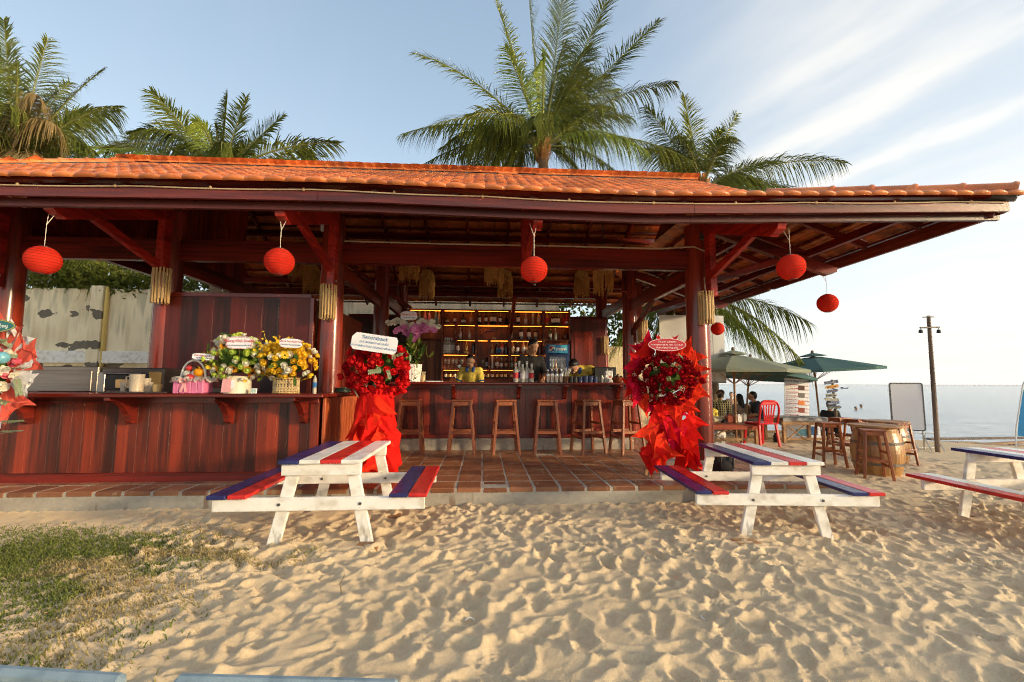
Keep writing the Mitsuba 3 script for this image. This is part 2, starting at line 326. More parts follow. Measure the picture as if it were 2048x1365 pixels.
def _sand(p, n, uv):
    a = fbm(p.x * 2.2, p.y * 2.2, 0.5, 4); b = fbm(p.x * 60, p.y * 60, 2.5, 2); s = noise(p.x * 190, p.y * 190, 1.5)
    c = mix((0.52, 0.385, 0.228), (0.68, 0.53, 0.35), 0.6 * a + 0.4 * b)
    wet = smoothstep(-0.60, -0.69, p.z)
    c = c * (0.86 + 0.28 * s) * (1 - 0.55 * wet)
    return mix(c, (0.14, 0.10, 0.06), smoothstep(0.90, 0.95, noise(p.x * 75, p.y * 75, 7.5)) * 0.7)
scene['sand'] = {'type': 'twosided', 'bsdf': {'type': 'bumpmap', 'arbitrary': proc(lambda p, n, uv: fbm(p.x * 130, p.y * 130, 0.5, 2), 0.002), 'scale': 0.0035,
                 'bsdf': {'type': 'principled', 'base_color': proc(_sand), 'roughness': 0.95, 'specular': 0.15}}}
single('beach_sand', (np.stack([GX.ravel(), GY.ravel(), GZ.ravel()], -1), tri(q)), 'sand', 'trodden golden beach sand full of footprints', kind='structure', smooth=True)

# the sea: real swell near the shore, flat further out
def _wavez(X, Y):
    d = np.hypot(X, Y); k = sstep(90, 25, d)
    w = 0.05 * (meshkit.fbm(np.stack([X * 0.16, Y * 0.75, X * 0], -1), 3, 21) - 0.5) + 0.028 * (meshkit.fbm(np.stack([X * 0.9, Y * 2.6, X * 0], -1), 2, 22) - 0.5)
    return SEA_Z + w * k
wx, wy = np.concatenate([grown(1.0, 40, 0.16, 1.01, 0.5), grown(41, 8000, 2, 1.16, 1500)]), np.concatenate([-grown(-5, 6000, 1.0, 1.25, 1500)[::-1][:-1], grown(5, 30, 0.12, 1.006, 0.5), grown(31, 9000, 0.6, 1.10, 1800)])
wy = np.unique(wy[wy > -6100])
WX, WY = np.meshgrid(wx, wy); nx = len(wx)
fi, fj = np.meshgrid(np.arange(len(wy) - 1), np.arange(nx - 1), indexing='ij')
qs = np.stack([fi * nx + fj, fi * nx + fj + 1, (fi + 1) * nx + fj + 1, (fi + 1) * nx + fj], -1).reshape(-1, 4)
mat('sea_water', (0.24, 0.27, 0.275), 0.17, bump=proc(lambda p, n, uv: fbm(p.x * 0.45, p.y * 2.2, 0.5, 4) * smoothstep(220.0, 25.0, dr.sqrt(p.x * p.x + p.y * p.y)), 0.02), bscale=0.16, specular=0.5)
single('sea', (np.stack([WX.ravel(), WY.ravel(), _wavez(WX, WY).ravel()], -1), tri(qs)), 'sea_water', 'calm pale evening sea reaching to the horizon', kind='structure', smooth=True)
# far bank of land behind the garden, so that the ground goes on to the horizon
single('inland_ground', (np.array([[-6000, 39, -0.16], [1.5, 39, -0.16], [1.5, 6000, -0.16], [-6000, 6000, -0.16], [-6000, -6000, -0.164], [-89, -6000, -0.164], [-89, 39, -0.164], [-6000, 39, -0.164]], float), np.array([[0, 1, 2], [0, 2, 3], [4, 5, 6], [4, 6, 7]])), 'sand', 'flat sandy land behind the beach', kind='structure')
single('beach_behind', (np.array([[-89, -6000, -0.166], [33, -6000, -0.166], [33, -11.9, -0.166], [-89, -11.9, -0.166]], float), np.array([[0, 1, 2], [0, 2, 3]])), 'sand', 'long stretch of beach sand', kind='structure')

# ------------------------------------------------------------------ raised floor
TW, TD = 0.25, 0.30
def _floor2(p, n, uv):
    r = cell_rand(p.x / TW, (p.y - FLOOR_Y) / TD, 5); s = fbm(p.x * 6, p.y * 6, p.z * 6, 4); d = fbm(p.x * 22, p.y * 22, 3.0, 3)
    c = mix((0.13, 0.050, 0.026), (0.42, 0.175, 0.080), 0.55 * r + 0.6 * s - 0.08)
    return mix(c, (0.34, 0.22, 0.12), smoothstep(0.55, 0.72, d) * smoothstep(0.42, 0.6, s) * 0.8)
mat('floor_tile', _floor2, 0.36, clearcoat=0.12)
fl = single('tiled_floor', box(FLOOR_X + 9, 11.4 - FLOOR_Y, 0.6, 0.01, ((FLOOR_X - 9) / 2, (11.4 + FLOOR_Y) / 2, -0.2895)), 'concrete', 'raised terracotta tiled floor on a grey concrete step', kind='structure')
proto = [mikit.ply(box(TW - 0.014, TD - 0.014, 0.03, 0.005), 'floor_tile') for _ in range(1)][0]
edge = mikit.ply(box(TW - 0.014, TD - 0.014, 0.05, 0.012), 'floor_tile')
far_tiles = []
for j in range(0, 22):
    for i in range(-36, int(FLOOR_X / TW)):
        x, y = (i + 0.5) * TW, FLOOR_Y + (j + 0.5) * TD
        seen = (x > -1.75 and j < 8) or (j == 0 and x > -4.9)
        dz, tl = rng.normal(0, 0.0012), rng.normal(0, 0.25)
        M = mov(x, y - (0.012 if j == 0 else 0), dz + (-0.011 if j == 0 else -0.0005)) @ rot((1, 0, 0), tl)
        if seen: part(fl, 'tile', edge if j == 0 else proto, None, M=M)
        elif j > 0: far_tiles.append(xf(box(TW - 0.014, TD - 0.014, 0.03, 0), M))
part(fl, 'far_tiles', join(far_tiles), 'floor_tile', kind='stuff')
# ------------------------------------------------------------------ the beach bar: frame, roof, walls
BAR = thing('beach_bar', 'open sided dark red timber beach bar under an orange tiled hipped roof', 'bar')
EY, EX, SL = 3.95, 5.07, 0.41                    # faces of the front and right fascia, pitch of the lower roof
COLX, ROWS = [-5.69, -3.86, -1.90, 2.80], [5.75, 8.5, 10.6]
_ex = [-9, -4.06, -2.65, -1.18, 0.14, 1.51, 2.95, 5.07, 6]; _ez = [2.53, 2.555, 2.575, 2.588, 2.566, 2.553, 2.598, 2.672, 2.68]
def eave(x): return np.interp(x, _ex, _ez)       # underside of the front fascia, which sags a little in the middle
def rskirt(x): return eave(x) + 0.125 + SL * (EX + 0.1 - x)
def skirt(x, y): return eave(x) + 0.125 + SL * (y - EY + 0.1)
UY, UZ, RY, US, UX0, UX1 = 6.0, 3.655, 8.2, 0.560, -6.28, 4.05     # upper roof: eave, ridge, pitch, ridge ends

# columns, standing on small round stones
prof = [(0.0, 0), (0.135, 0), (0.142, 0.4), (0.146, 1.2), (0.14, 2.2), (0.13, 3.05), (0, 3.05)]
colmesh = mikit.ply(lathe(prof, 40), 'wood_z', 40)
stone = mikit.ply(lathe([(0, 0), (0.17, 0), (0.185, 0.02), (0.18, 0.045), (0.15, 0.055), (0, 0.055)], 24), 'concrete', 40)
for r_, y in enumerate(ROWS):
    for x in COLX:
        if r_ and x == -3.86: continue
        c = part(BAR, 'column', colmesh, None, M=mov(x, y, 0.05) @ rot((0, 0, 1), rng.uniform(0, 360)) @ scl(1, 1, 1.0 if r_ == 0 else 1.05))
        part(c, 'base_stone', stone, None, M=mov(x, y, 0))
# boards hanging in front of the columns, sloping eave brackets with curved ends, and their braces
def bracket_end(w=0.085):
    P = [(0, 0), (0.30, 0), (0.30, -0.14), (0.10, -0.14), (0.085, -0.115), (0.05, -0.105), (0.03, -0.085), (0.0, -0.06)]
    v, f = extr(Polygon(P), w)
    return v[:, [0, 2, 1]] * [1, 1, 1] - [0, w / 2, 0], f[:, ::-1]
for x in [-5.69, -3.86, -1.90, 0.50, 2.80]:
    zb_ = 2.30 if x == 0.5 else 2.10
    part(BAR, 'hanging_post', box(0.085, 0.13, 3.16 - zb_, 0.006, (x + 0.075 if x != 0.5 else x, 5.50, (3.16 + zb_) / 2)), 'bracket_wood_lit')
    xa = x + (0.06 if x != 0.5 else 0)
    lo, hi = np.array([xa, 4.10, 2.49]), np.array([xa, 5.62, 3.04])
    d = (hi - lo) / np.linalg.norm(hi - lo); n = np.array([0, -d[2], d[1]])
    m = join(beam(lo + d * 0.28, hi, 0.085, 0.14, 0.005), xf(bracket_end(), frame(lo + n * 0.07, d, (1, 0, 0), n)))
    k = part(BAR, 'eave_bracket', m, 'bracket_wood_lit')
    part(k, 'brace', beam((xa, 4.55, 2.60), (xa, 5.46, 2.38 if x == 0.5 else 2.36), 0.06, 0.09, 0.005), 'bracket_wood_lit')
    part(BAR, 'bolt', ball(0.014, 1, (x + 0.125, 5.50, 2.22)), 'steel', True)
for y in ROWS[:2]:
    lo, hi = np.array([4.72, y, 2.50]), np.array([2.86, y, 3.13])
    d = (hi - lo) / np.linalg.norm(hi - lo); n = np.array([-d[2], 0, d[0]]) * (-1)
    n = n if n[2] > 0 else -n
    k = part(BAR, 'eave_bracket', join(beam(lo + d * 0.28, hi, 0.09, 0.14, 0.005), xf(bracket_end(0.09), frame(lo + n * 0.07, d, (0, 1, 0), n))), 'wood_x')
    part(k, 'brace', beam((3.95, y, 2.66), (2.9, y, 2.33), 0.06, 0.09, 0.005), 'wood_x')
    part(BAR, 'hanging_post', box(0.12, 0.085, 0.8, 0.006, (2.98, y, 2.55)), 'wood_z')
# the diagonal bracket to the roof corner
part(BAR, 'hip_rafter', beam((5.0, 4.02, 2.70), (2.9, 6.1, 3.50), 0.08, 0.13, 0.005), 'wood_x')
# tie beams
for a, b in zip([-9] + COLX[:-1], COLX):
    part(BAR, 'tie_beam', box(b - a - 0.2, 0.09, 0.265, 0.006, ((a + b) / 2, 5.75, 2.625)), 'wood_x')
for x in COLX:
    part(BAR, 'cross_beam', box(0.09, 2.5, 0.2, 0.006, (x, 7.125, 2.92 if x < -5 else 2.48)), 'wood_y')
    part(BAR, 'cross_beam', box(0.09, 1.85, 0.2, 0.006, (x, 9.55, 2.62)), 'wood_y')
part(BAR, 'tie_beam', box(8.3, 0.09, 0.2, 0.006, (-1.4, 8.5, 3.42)), 'wood_x')
part(BAR, 'tie_beam', box(8.3, 0.09, 0.14, 0.006, (-1.4, 10.6, 3.10)), 'wood_x')
for x in (-3.86, 0.5, 2.8):      # braces down from the cross beams to the inner columns
    part(BAR, 'inner_brace', beam((x, 7.3, 2.40), (x, 8.4, 1.95), 0.06, 0.09, 0.005), 'wood_y')
part(BAR, 'inner_brace', beam((-2.75, 8.5, 3.35), (-1.35, 8.5, 2.40), 0.06, 0.1, 0.005, up=(0, 1, 0)), 'wood_x')
# purlins
for y in (7.1, 9.35, 10.6): part(BAR, 'purlin', box(12.2 if y < 9 else 9.8, 0.08, 0.12, 0.005, (-2.2 if y < 9 else -1.0, y, (UZ + US * (y - UY) if y < RY else UZ + US * (2 * RY - UY - y)) - 0.2)), 'wood_x')
part(BAR, 'ridge_beam', box(10.3, 0.09, 0.16, 0.005, (-1.1, RY, UZ + US * (RY - UY) - 0.16)), 'wood_x')
for x in (4.55, 3.75):
    y0 = EY + (EX - x) + 0.1; part(BAR, 'purlin', box(0.07, 11.5 - y0, 0.1, 0.005, (x, (y0 + 11.5) / 2, float(rskirt(x)) - 0.20)), 'wood_y')

# fascia boards in lengths, and the darker board set back under them
edges = [-9, -5.2, -1.46, 1.93, EX]
for a, b in zip(edges[:-1], edges[1:]):
    za, zb2 = eave(a), eave(b)
    xsn = np.linspace(a + 0.002, b - 0.002, 9)
    def board(y0, y1, lo, hi):
        V = []
        for x in xsn:
            for (yy, zz) in ((y0, lo), (y1, lo), (y1, hi), (y0, hi)): V.append((x, yy, eave(x) + zz))
        V = np.array(V); k = np.arange(8)[:, None] * 4; j = np.arange(4)[None]
        f = tri(np.stack([k + j, k + (j + 1) % 4, k + 4 + (j + 1) % 4, k + 4 + j], -1).reshape(-1, 4))
        f = np.vstack([f, [[0, 3, 2], [0, 2, 1], [32, 33, 34], [32, 34, 35]]])
        return V, f[:, ::-1]
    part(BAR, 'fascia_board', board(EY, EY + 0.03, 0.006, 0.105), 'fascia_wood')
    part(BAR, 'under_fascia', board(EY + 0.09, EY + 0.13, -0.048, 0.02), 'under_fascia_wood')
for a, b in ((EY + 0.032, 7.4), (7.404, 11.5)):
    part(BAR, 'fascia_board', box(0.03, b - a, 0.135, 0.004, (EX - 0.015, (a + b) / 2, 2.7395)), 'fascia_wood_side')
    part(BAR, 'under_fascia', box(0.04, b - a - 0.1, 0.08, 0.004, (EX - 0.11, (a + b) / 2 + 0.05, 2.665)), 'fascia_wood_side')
xc = np.arange(-8.9, 5.05, 0.12)
part(BAR, 'string_cable', tube(np.stack([xc, xc * 0 + EY - 0.012, eave(xc) + 0.100 - 0.012 * np.abs(np.sin(xc * 2.1))], -1), 0.007, 5), 'cable', True)
part(BAR, 'string_cable', tube(np.stack([xc[:-8], xc[:-8] * 0 + UY - 0.05, 3.60 - 0.008 * np.abs(np.sin(xc[:-8] * 2.3))], -1), 0.008, 5), 'cable', True)
for x in np.arange(-8.6, 5, 0.78): part(BAR, 'cable_clip', ball((0.012, 0.01, 0.016), 1, (x, EY - 0.013, float(eave(x)) + 0.10)), 'brass_clip' if 'brass_clip' in scene else mat('brass_clip', (0.6, 0.4, 0.2), 0.4), True)

# --- roof tiles: a clay tile with a raised roll, a thick rounded lower lip and an overlap
def tile_mesh(w=0.176, L=0.30):
    u = np.linspace(0, 1, 7); prof = 0.014 * np.sin(PI * u) ** 0.75
    bow = -0.016 * (1 - (2 * u - 1) ** 2)
    rows = [np.stack([(u - 0.5) * w, u * 0 + L, prof * 0.8 - 0.004], -1), np.stack([(u - 0.5) * w, bow + 0.012, prof + 0.020], -1),
            np.stack([(u - 0.5) * w, bow, prof + 0.012], -1), np.stack([(u - 0.5) * w, bow + 0.005, prof - 0.004], -1)]
    V = np.vstack(rows); i, j = np.meshgrid(np.arange(3), np.arange(6), indexing='ij')
    return V, tri(np.stack([i * 7 + j, (i + 1) * 7 + j, (i + 1) * 7 + j + 1, i * 7 + j + 1], -1).reshape(-1, 4))
def eave_tile_mesh(w=0.176, L=0.30):
    u = np.linspace(0, 1, 9); prof = 0.020 * np.sin(PI * u) ** 0.8; bow = -0.022 * (1 - (2 * u - 1) ** 2)
    rows = [np.stack([(u - 0.5) * w, u * 0 + L, prof * 0.8 - 0.004], -1)] + [np.stack([(u - 0.5) * w, bow + y, prof * k + z], -1) for y, z, k in ((0.10, 0.018, 1), (0.024, 0.026, 1), (0.005, 0.022, 1), (-0.001, 0.013, .9), (0.001, 0.004, .5), (0.012, -0.004, .2))]
    V = np.vstack(rows); i, j = np.meshgrid(np.arange(6), np.arange(8), indexing='ij')
    return V, tri(np.stack([i * 9 + j, (i + 1) * 9 + j, (i + 1) * 9 + j + 1, i * 9 + j + 1], -1).reshape(-1, 4))
TILE = tile_mesh(); ETILE = eave_tile_mesh(); EPLY = mikit.ply(ETILE, 'roof_tile', 50); TPLY = mikit.ply(TILE, 'roof_tile', 50)
LOW, UPR = BAR + '__lower_roof', BAR + '__upper_roof'
cand, rest = [], {LOW: [], UPR: []}
def eaves(p): return p[1] < EY - 0.05 or (abs(p[1] - UY) < 0.03 and p[2] > 3.6)
def lay(face, holder, clip=None):
    """face yields (point, along, upslope) for each tile"""
    for p, a, s in face:
        a = np.asarray(a) / np.linalg.norm(a); s = s - a * (s @ a); s = s / np.linalg.norm(s); n = np.cross(a, s)
        M = frame(p, a, s, n) @ rot((0, 0, 1), rng.normal(0, 0.6)) @ mov(0, rng.normal(0, 0.003), rng.normal(0, 0.0012)) @ rot((0, 1, 0), rng.normal(0, 0.5))
        px = proj(p); d = depth(p); face_ = float(n @ (EYE - p)) / np.linalg.norm(EYE - p)
        vis = d > 0.5 and -15 < px[0] < 2063 and face_ > 0.0
        V_ = None
        if clip is not None:
            V0 = xf(ETILE if eaves(p) else TILE, M)[0]; V1 = clip(V0); V_ = V1 if np.abs(V1 - V0).max() > 1e-4 else None
        cand.append(((face_ + 0.02) / d ** 2 if vis or eaves(p) and -15 < px[0] < 2063 else -1, holder, M, eaves(p), V_))
def f_front():
    for j in range(11):
        y = EY - 0.1 + j * 0.22
        for i in range(-52, 32):
            x = (i + 0.5) * 0.17
            if x > EX + 0.1 - (y - EY + 0.1) + 0.08 or x > EX + 0.06: continue
            first = j == 0
            yield np.array([x, y, float(skirt(x, y)) + (0.006 if first else 0)]), np.array([1.0, 0, float(eave(x + 0.1) - eave(x - 0.1)) / 0.2]), np.array([0, 1, SL])
def f_right():
    for j in range(9):
        x = EX + 0.06 - j * 0.22
        for i in range(0, 46):
            y = EY - 0.05 + i * 0.17
            if (y - EY + 0.1) < (EX + 0.1 - x) - 0.08: continue
            yield np.array([x, y, float(rskirt(x))]), np.array([0, 1.0, 0]), np.array([-1.0, 0, SL])
def f_up(back):
    for j in range(11 if not back else 16):
        t = j * 0.21
        y = UY + t if not back else 2 * RY - UY + 1.05 - t
        z = UZ + US * t if not back else UZ + US * (t - 1.05)
        if (y > RY - 0.06 if not back else y < RY + 0.06): continue
        for i in range(-52, 25):
            x = (i + 0.5) * 0.17
            if x > UX1 - 0.05: continue
            if x < UX0 - (RY - y if not back else y - RY): continue
            if back and y > 9.2 and x < -5.95: continue
            yield np.array([x, y, z]), np.array([1.0 if not back else -1.0, 0, 0]), np.array([0, 1.0 if not back else -1.0, US])
def f_left():
    for j in range(11):
        t = j * 0.21; x = UX0 - (RY - UY) + t
        for i in range(28):
            y = UY + 0.1 + i * 0.17
            if abs(y - RY) > (RY - UY) - t: continue
            yield np.array([x, y, UZ + US * t]), np.array([0, -1.0, 0]), np.array([1.0, 0, US])
def clip_front(v): return np.stack([np.minimum(v[:, 0], EX + 0.1 - (v[:, 1] - EY + 0.1) + 0.01), v[:, 1], v[:, 2]], -1)
def clip_right(v): return np.stack([v[:, 0], np.maximum(v[:, 1], EY - 0.1 + (EX + 0.1 - v[:, 0]) - 0.01), v[:, 2]], -1)
lay(f_front(), LOW, clip_front); lay(f_right(), LOW, clip_right); lay(f_up(False), UPR); lay(f_up(True), UPR); lay(f_left(), UPR)
order = sorted(range(len(cand)), key=lambda i: -cand[i][0]); shown = set(order[:300])
for i, (s, holder, M, ev, V_) in enumerate(cand):
    if V_ is not None:
        if i in shown: part(holder, 'tile', (V_, (ETILE if ev else TILE)[1]), 'roof_tile', 50)
        else: rest[holder].append((V_, (ETILE if ev else TILE)[1]))
    elif i in shown: part(holder, 'tile', EPLY if ev else TPLY, None, M=M)
    else: rest[holder].append(xf(ETILE if ev else TILE, M))
for h, ms in rest.items(): part(h, 'far_tiles', join(ms), 'roof_tile', 50, kind='stuff')
# caps along the ridge and down the hips, each with a collar, bedded in grey mortar
mat('mortar', lambda p, n, uv: mix((0.10, 0.11, 0.12), (0.2, 0.2, 0.2), fbm(p.x * 20, p.y * 20, p.z * 20, 2)), 0.9)
def cap_mesh(L, r0=0.085):
    prof = [(0.0, r0 * 1.16), (0.03, r0 * 1.26), (0.055, r0 * 1.10), (L, r0 * 0.98)]
    a = np.linspace(-0.15, PI + 0.15, 9); V = [np.stack([a * 0 + x, r * np.cos(a), r * np.sin(a) * 0.9], -1) for x, r in prof] + [np.stack([a * 0, (r0 * 0.5) * np.cos(a), (r0 * 0.5) * np.sin(a) * 0.9], -1)]
    V = np.vstack([V[4]] + V[:4]); i, j = np.meshgrid(np.arange(4), np.arange(8), indexing='ij')
    return V, tri(np.stack([i * 9 + j, (i + 1) * 9 + j, (i + 1) * 9 + j + 1, i * 9 + j + 1], -1).reshape(-1, 4))
def caps(holder, p, q, L, name, r0=0.085):
    p, q = np.asarray(p, float), np.asarray(q, float); n = int(np.linalg.norm(q - p) / L); L = np.linalg.norm(q - p) / n
    x = (q - p) / np.linalg.norm(q - p); y = np.cross((0, 0, 1), x); y /= np.linalg.norm(y); z = np.cross(x, y)
    sh = mikit.ply(cap_mesh(L + 0.02, r0), 'roof_tile', 50)
    for k in range(n): part(holder, name, sh, None, M=frame(p + x * L * k + (0, 0, rng.normal(0, 0.003)), x, y, z) @ rot((1, 0, 0), rng.normal(0, 1.5)))
    part(holder, 'mortar_bed', beam(p - (0, 0, 0.045), q - (q - p) / np.linalg.norm(q - p) * 0.05 - (0, 0, 0.045), r0 * 1.5, 0.075, 0.01), 'mortar')
zr = UZ + US * (RY - UY) + 0.025
caps(UPR, (UX1, RY, zr), (UX0, RY, zr), 0.335, 'ridge_cap', 0.075)
hipx = [EX + 0.04, 4.1, 3.62]
hp = [np.array([x, EY - 0.1 + (EX + 0.1 - x), float(rskirt(x)) + 0.035]) for x in hipx]
for i in range(2): caps(LOW, hp[i], hp[i + 1], 0.36, 'hip_cap')
caps(UPR, (UX0 - 2.2, RY - 2.2, UZ + 0.03), (UX0 + 0.05, RY, zr), 0.335, 'hip_cap', 0.075)
# rafters and battens seen from below
for x in np.arange(-8.2, 4.2, 0.72):
    y1 = 6.5 if x < 3.2 else EY + (EX - x)
    part(LOW, 'rafter', beam((x, EY + 0.1, float(skirt(x, EY + 0.1)) - 0.075), (x, y1, float(skirt(x, y1)) - 0.075), 0.05, 0.09, 0.004), 'wood_y')
for y in np.arange(4.75, 11.4, 0.74):
    x1 = max(3.3, EX - (y - EY))
    part(LOW, 'rafter', beam((EX - 0.1, y, float(rskirt(EX - 0.1)) - 0.075), (x1, y, float(rskirt(x1)) - 0.085), 0.05, 0.09, 0.004), 'wood_x')
for x in np.arange(-8.0, 4.0, 0.85):
    if x > -5.9: part(UPR, 'rafter', beam((x, RY, UZ + US * (RY - UY) - 0.08), (x, 11.45, UZ + US * (2 * RY - UY - 11.45) - 0.08), 0.05, 0.1, 0.004), 'wood_y')
    part(UPR, 'rafter', beam((x, RY, UZ + US * (RY - UY) - 0.08), (x, UY, UZ - 0.08), 0.05, 0.1, 0.004), 'wood_y')
bat = []
for j in range(10):
    y = EY + 0.02 + j * 0.245
    for a, b in zip(np.arange(-8.8, 5, 0.72)[:-1], np.arange(-8.8, 5, 0.72)[1:]):
        b = min(b, EX - (y - EY))
        if b > a: bat.append(beam((a, y, float(skirt(a, y)) - 0.018), (b, y, float(skirt(b, y)) - 0.018), 0.06, 0.025, 0))
for j in range(8):
    x = EX - 0.02 - j * 0.245
    bat.append(beam((x, EY + (EX - x), float(rskirt(x)) - 0.018), (x, 11.5, float(rskirt(x)) - 0.018), 0.055, 0.025, 0))
part(LOW, 'battens', join(bat), 'wood_x', kind='stuff')
bat = []
for j in range(24):
    y = UY + 0.05 + j * 0.236
    z = UZ + US * (y - UY) if y < RY else UZ + US * (2 * RY - UY - y)
    if y < 11.5: bat.append(box(12.2, 0.11, 0.025, 0, (-2.1, y, z - 0.02)) if y < 9.2 else box(9.9, 0.11, 0.025, 0, (-0.95, y, z - 0.02)))
part(UPR, 'battens', join(bat), 'wood_x', kind='stuff')
# timber gable under the end of the upper roof, and the boards over the side beams
gz = UZ - 0.05
part(BAR, 'gable_board', extr(Polygon([(6.3, 3.25), (10.4, 3.25), (RY, gz + US * (RY - UY) - 0.15)]), 0.04), 'wood_y', M=frame((3.6, 0, 0), (0, 1, 0), (0, 0, 1), (1, 0, 0)))
for X_, y1 in ((-3.86, 7.6), (-5.69, 9.2)):
    zi = 3.025 if X_ < -5 else 2.585
    for k in range(int((y1 - 5.85) / 0.2)):
        y = 5.95 + k * 0.2; top = float(skirt(X_, y)) - 0.15 if y < 6.5 else UZ + US * (y - UY) - 0.22
        part(BAR, 'infill_plank', box(0.025, 0.196, top - zi, 0.003, (X_, y, (top + zi) / 2)), 'wood_z')

# the plank walled store room behind the left counter
ROOM = thing('plank_store_room', 'dark red plank walled store room behind the left counter', 'room')
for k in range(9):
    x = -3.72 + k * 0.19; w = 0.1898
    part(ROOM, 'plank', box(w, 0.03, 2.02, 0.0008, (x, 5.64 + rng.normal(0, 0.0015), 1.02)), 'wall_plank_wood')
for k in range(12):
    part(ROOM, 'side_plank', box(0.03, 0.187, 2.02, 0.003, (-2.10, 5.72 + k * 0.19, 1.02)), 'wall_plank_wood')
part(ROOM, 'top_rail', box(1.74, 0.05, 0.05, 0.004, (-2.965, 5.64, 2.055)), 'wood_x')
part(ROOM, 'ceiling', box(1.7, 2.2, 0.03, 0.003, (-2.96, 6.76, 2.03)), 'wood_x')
part(ROOM, 'backing', box(1.66, 0.012, 2.0, 0, (-2.96, 5.668, 1.02)), 'black'); part(ROOM, 'corner_post', box(0.05, 0.05, 2.03, 0.004, (-2.085, 5.64, 1.02)), 'wood_z')  # black sheet added behind the planks to stop light in the gaps

# back wall behind the bar
BACK = thing('plank_back_wall', 'dark red plank wall at the back of the bar with a panelled door', 'wall')
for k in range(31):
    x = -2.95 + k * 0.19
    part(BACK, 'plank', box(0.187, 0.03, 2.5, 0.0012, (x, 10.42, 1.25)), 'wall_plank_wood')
part(BACK, 'top_rail', box(5.9, 0.06, 0.06, 0.004, (-0.1, 10.41, 2.53)), 'wood_x')
dx = [float(atY(p, 700, 10.3)[0]) for p in (1143, 1186)]
dk = part(BACK, 'door', box(dx[1] - dx[0], 0.05, 2.2, 0.004, (sum(dx) / 2, 10.37, 1.12)), 'wood_z')
for z0, z1 in ((0.15, 1.25), (1.35, 2.1)): part(dk, 'panel', box((dx[1] - dx[0]) * 0.7, 0.02, z1 - z0, 0.008, (sum(dx) / 2, 10.34, (z0 + z1) / 2)), 'wood_z')

# left counter
LC = thing('left_counter', 'long red plank counter with corbels holding a projecting top, left of the columns', 'counter')
for k in range(40):
    x = -5.9 + (k + 0.5) * 0.105
    if x < -1.72: part(LC, 'plank', box(0.1038, 0.03, 0.81, 0.0012, (x, 4.905 + rng.normal(0, 0.0012), 0.44)), 'plank_wood')
part(LC, 'backing', box(4.1, 0.012, 0.8, 0, (-3.78, 4.93, 0.44)), 'black'); part(LC, 'skirting', box(4.2, 0.035, 0.10, 0.006, (-3.82, 4.887, 0.052)), 'wood_x')  # the black backing is added to keep light out of the plank gaps
part(LC, 'top_board', box(7.0, 0.75, 0.035, 0.008, (-5.03, 4.86, 0.878)), 'wood_x')
part(LC, 'top_rail', box(6.8, 0.035, 0.07, 0.005, (-5.1, 4.892, 0.825)), 'wood_x')
def corbel(w=0.055, s=1.0):
    t = np.linspace(0, 1, 10)
    P = [(0, 0), (-0.36, 0), (-0.36, -0.03)] + [(-0.33 + 0.22 * a, -0.03 - 0.05 * math.sin(a * PI / 2) ** 2 - 0.10 * a ** 3) for a in t] + [(-0.085, -0.25), (-0.05, -0.27), (0, -0.27)]
    return xf(extr(Polygon([(a * s, b * s) for a, b in P]), w), frame((-w / 2, 0, 0), (0, 1, 0), (0, 0, 1), (1, 0, 0)))
for px in (32, 246, 447, 600): part(LC, 'corbel', corbel(), 'wood_y', M=mov(float(atY(px, 800, 4.72)[0]), 4.885, 0.86))
for k in range(18):
    y = 4.97 + k * 0.105
    part(LC, 'end_plank', box(0.03, 0.1025, 0.81, 0.004, (-1.66, y, 0.44)), 'end_plank_wood_lit' if 'end_plank_wood_lit' in scene else mat('end_plank_wood_lit', grain((0.20, 0.032, 0.010), (0.52, 0.115, 0.032), 2, None), 0.3, clearcoat=0.3))  # lighter orange than the counter planks, sunlight put into the colour
part(LC, 'end_top', box(0.4, 1.75, 0.03, 0.006, (-1.75, 6.05, 0.872)), 'wood_y')

# bar counter
mat('bar_plank_wood', grain((0.045, 0.006, 0.003), (0.24, 0.026, 0.010), 2, 0.08), 0.32, clearcoat=0.2, clearcoat_gloss=0.8)
BC = thing('bar_counter', 'red plank bar counter on a low concrete plinth behind the bar stools', 'counter')
BX0, BX1 = -1.6, 2.28
for k in range(48):
    x = BX0 + (k + 0.5) * 0.08
    part(BC, 'plank', box(0.079, 0.03, 0.76, 0.0012, (x, 6.97 + rng.normal(0, 0.001), 0.575)), 'bar_plank_wood')
part(BC, 'backing', box(BX1 - BX0 - 0.02, 0.012, 0.75, 0, ((BX0 + BX1) / 2, 6.995, 0.575)), 'black'); part(BC, 'plinth', box(BX1 - BX0 + 0.05, 0.6, 0.185, 0.008, ((BX0 + BX1) / 2, 7.24, 0.09)), 'concrete')  # black backing added so no light leaks between the bar planks
part(BC, 'skirting', box(BX1 - BX0, 0.03, 0.05, 0.004, ((BX0 + BX1) / 2, 6.955, 0.215)), 'wood_x')
part(BC, 'top_rail', box(BX1 - BX0, 0.03, 0.07, 0.004, ((BX0 + BX1) / 2, 6.955, 0.955)), 'wood_x')
part(BC, 'top_board', box(BX1 - BX0 + 0.15, 0.75, 0.035, 0.008, ((BX0 + BX1) / 2 + 0.03, 7.03, 1.005)), 'wood_x')
part(BC, 'end_board', box(0.03, 0.6, 0.8, 0.004, (BX1 - 0.01, 7.27, 0.6)), 'wood_z')
for px in (907, 1038, 1131, 1239): part(BC, 'corbel', corbel(0.05, 0.8), 'wood_y', M=mov(float(atY(px, 780, 6.8)[0]), 6.955, 0.985))

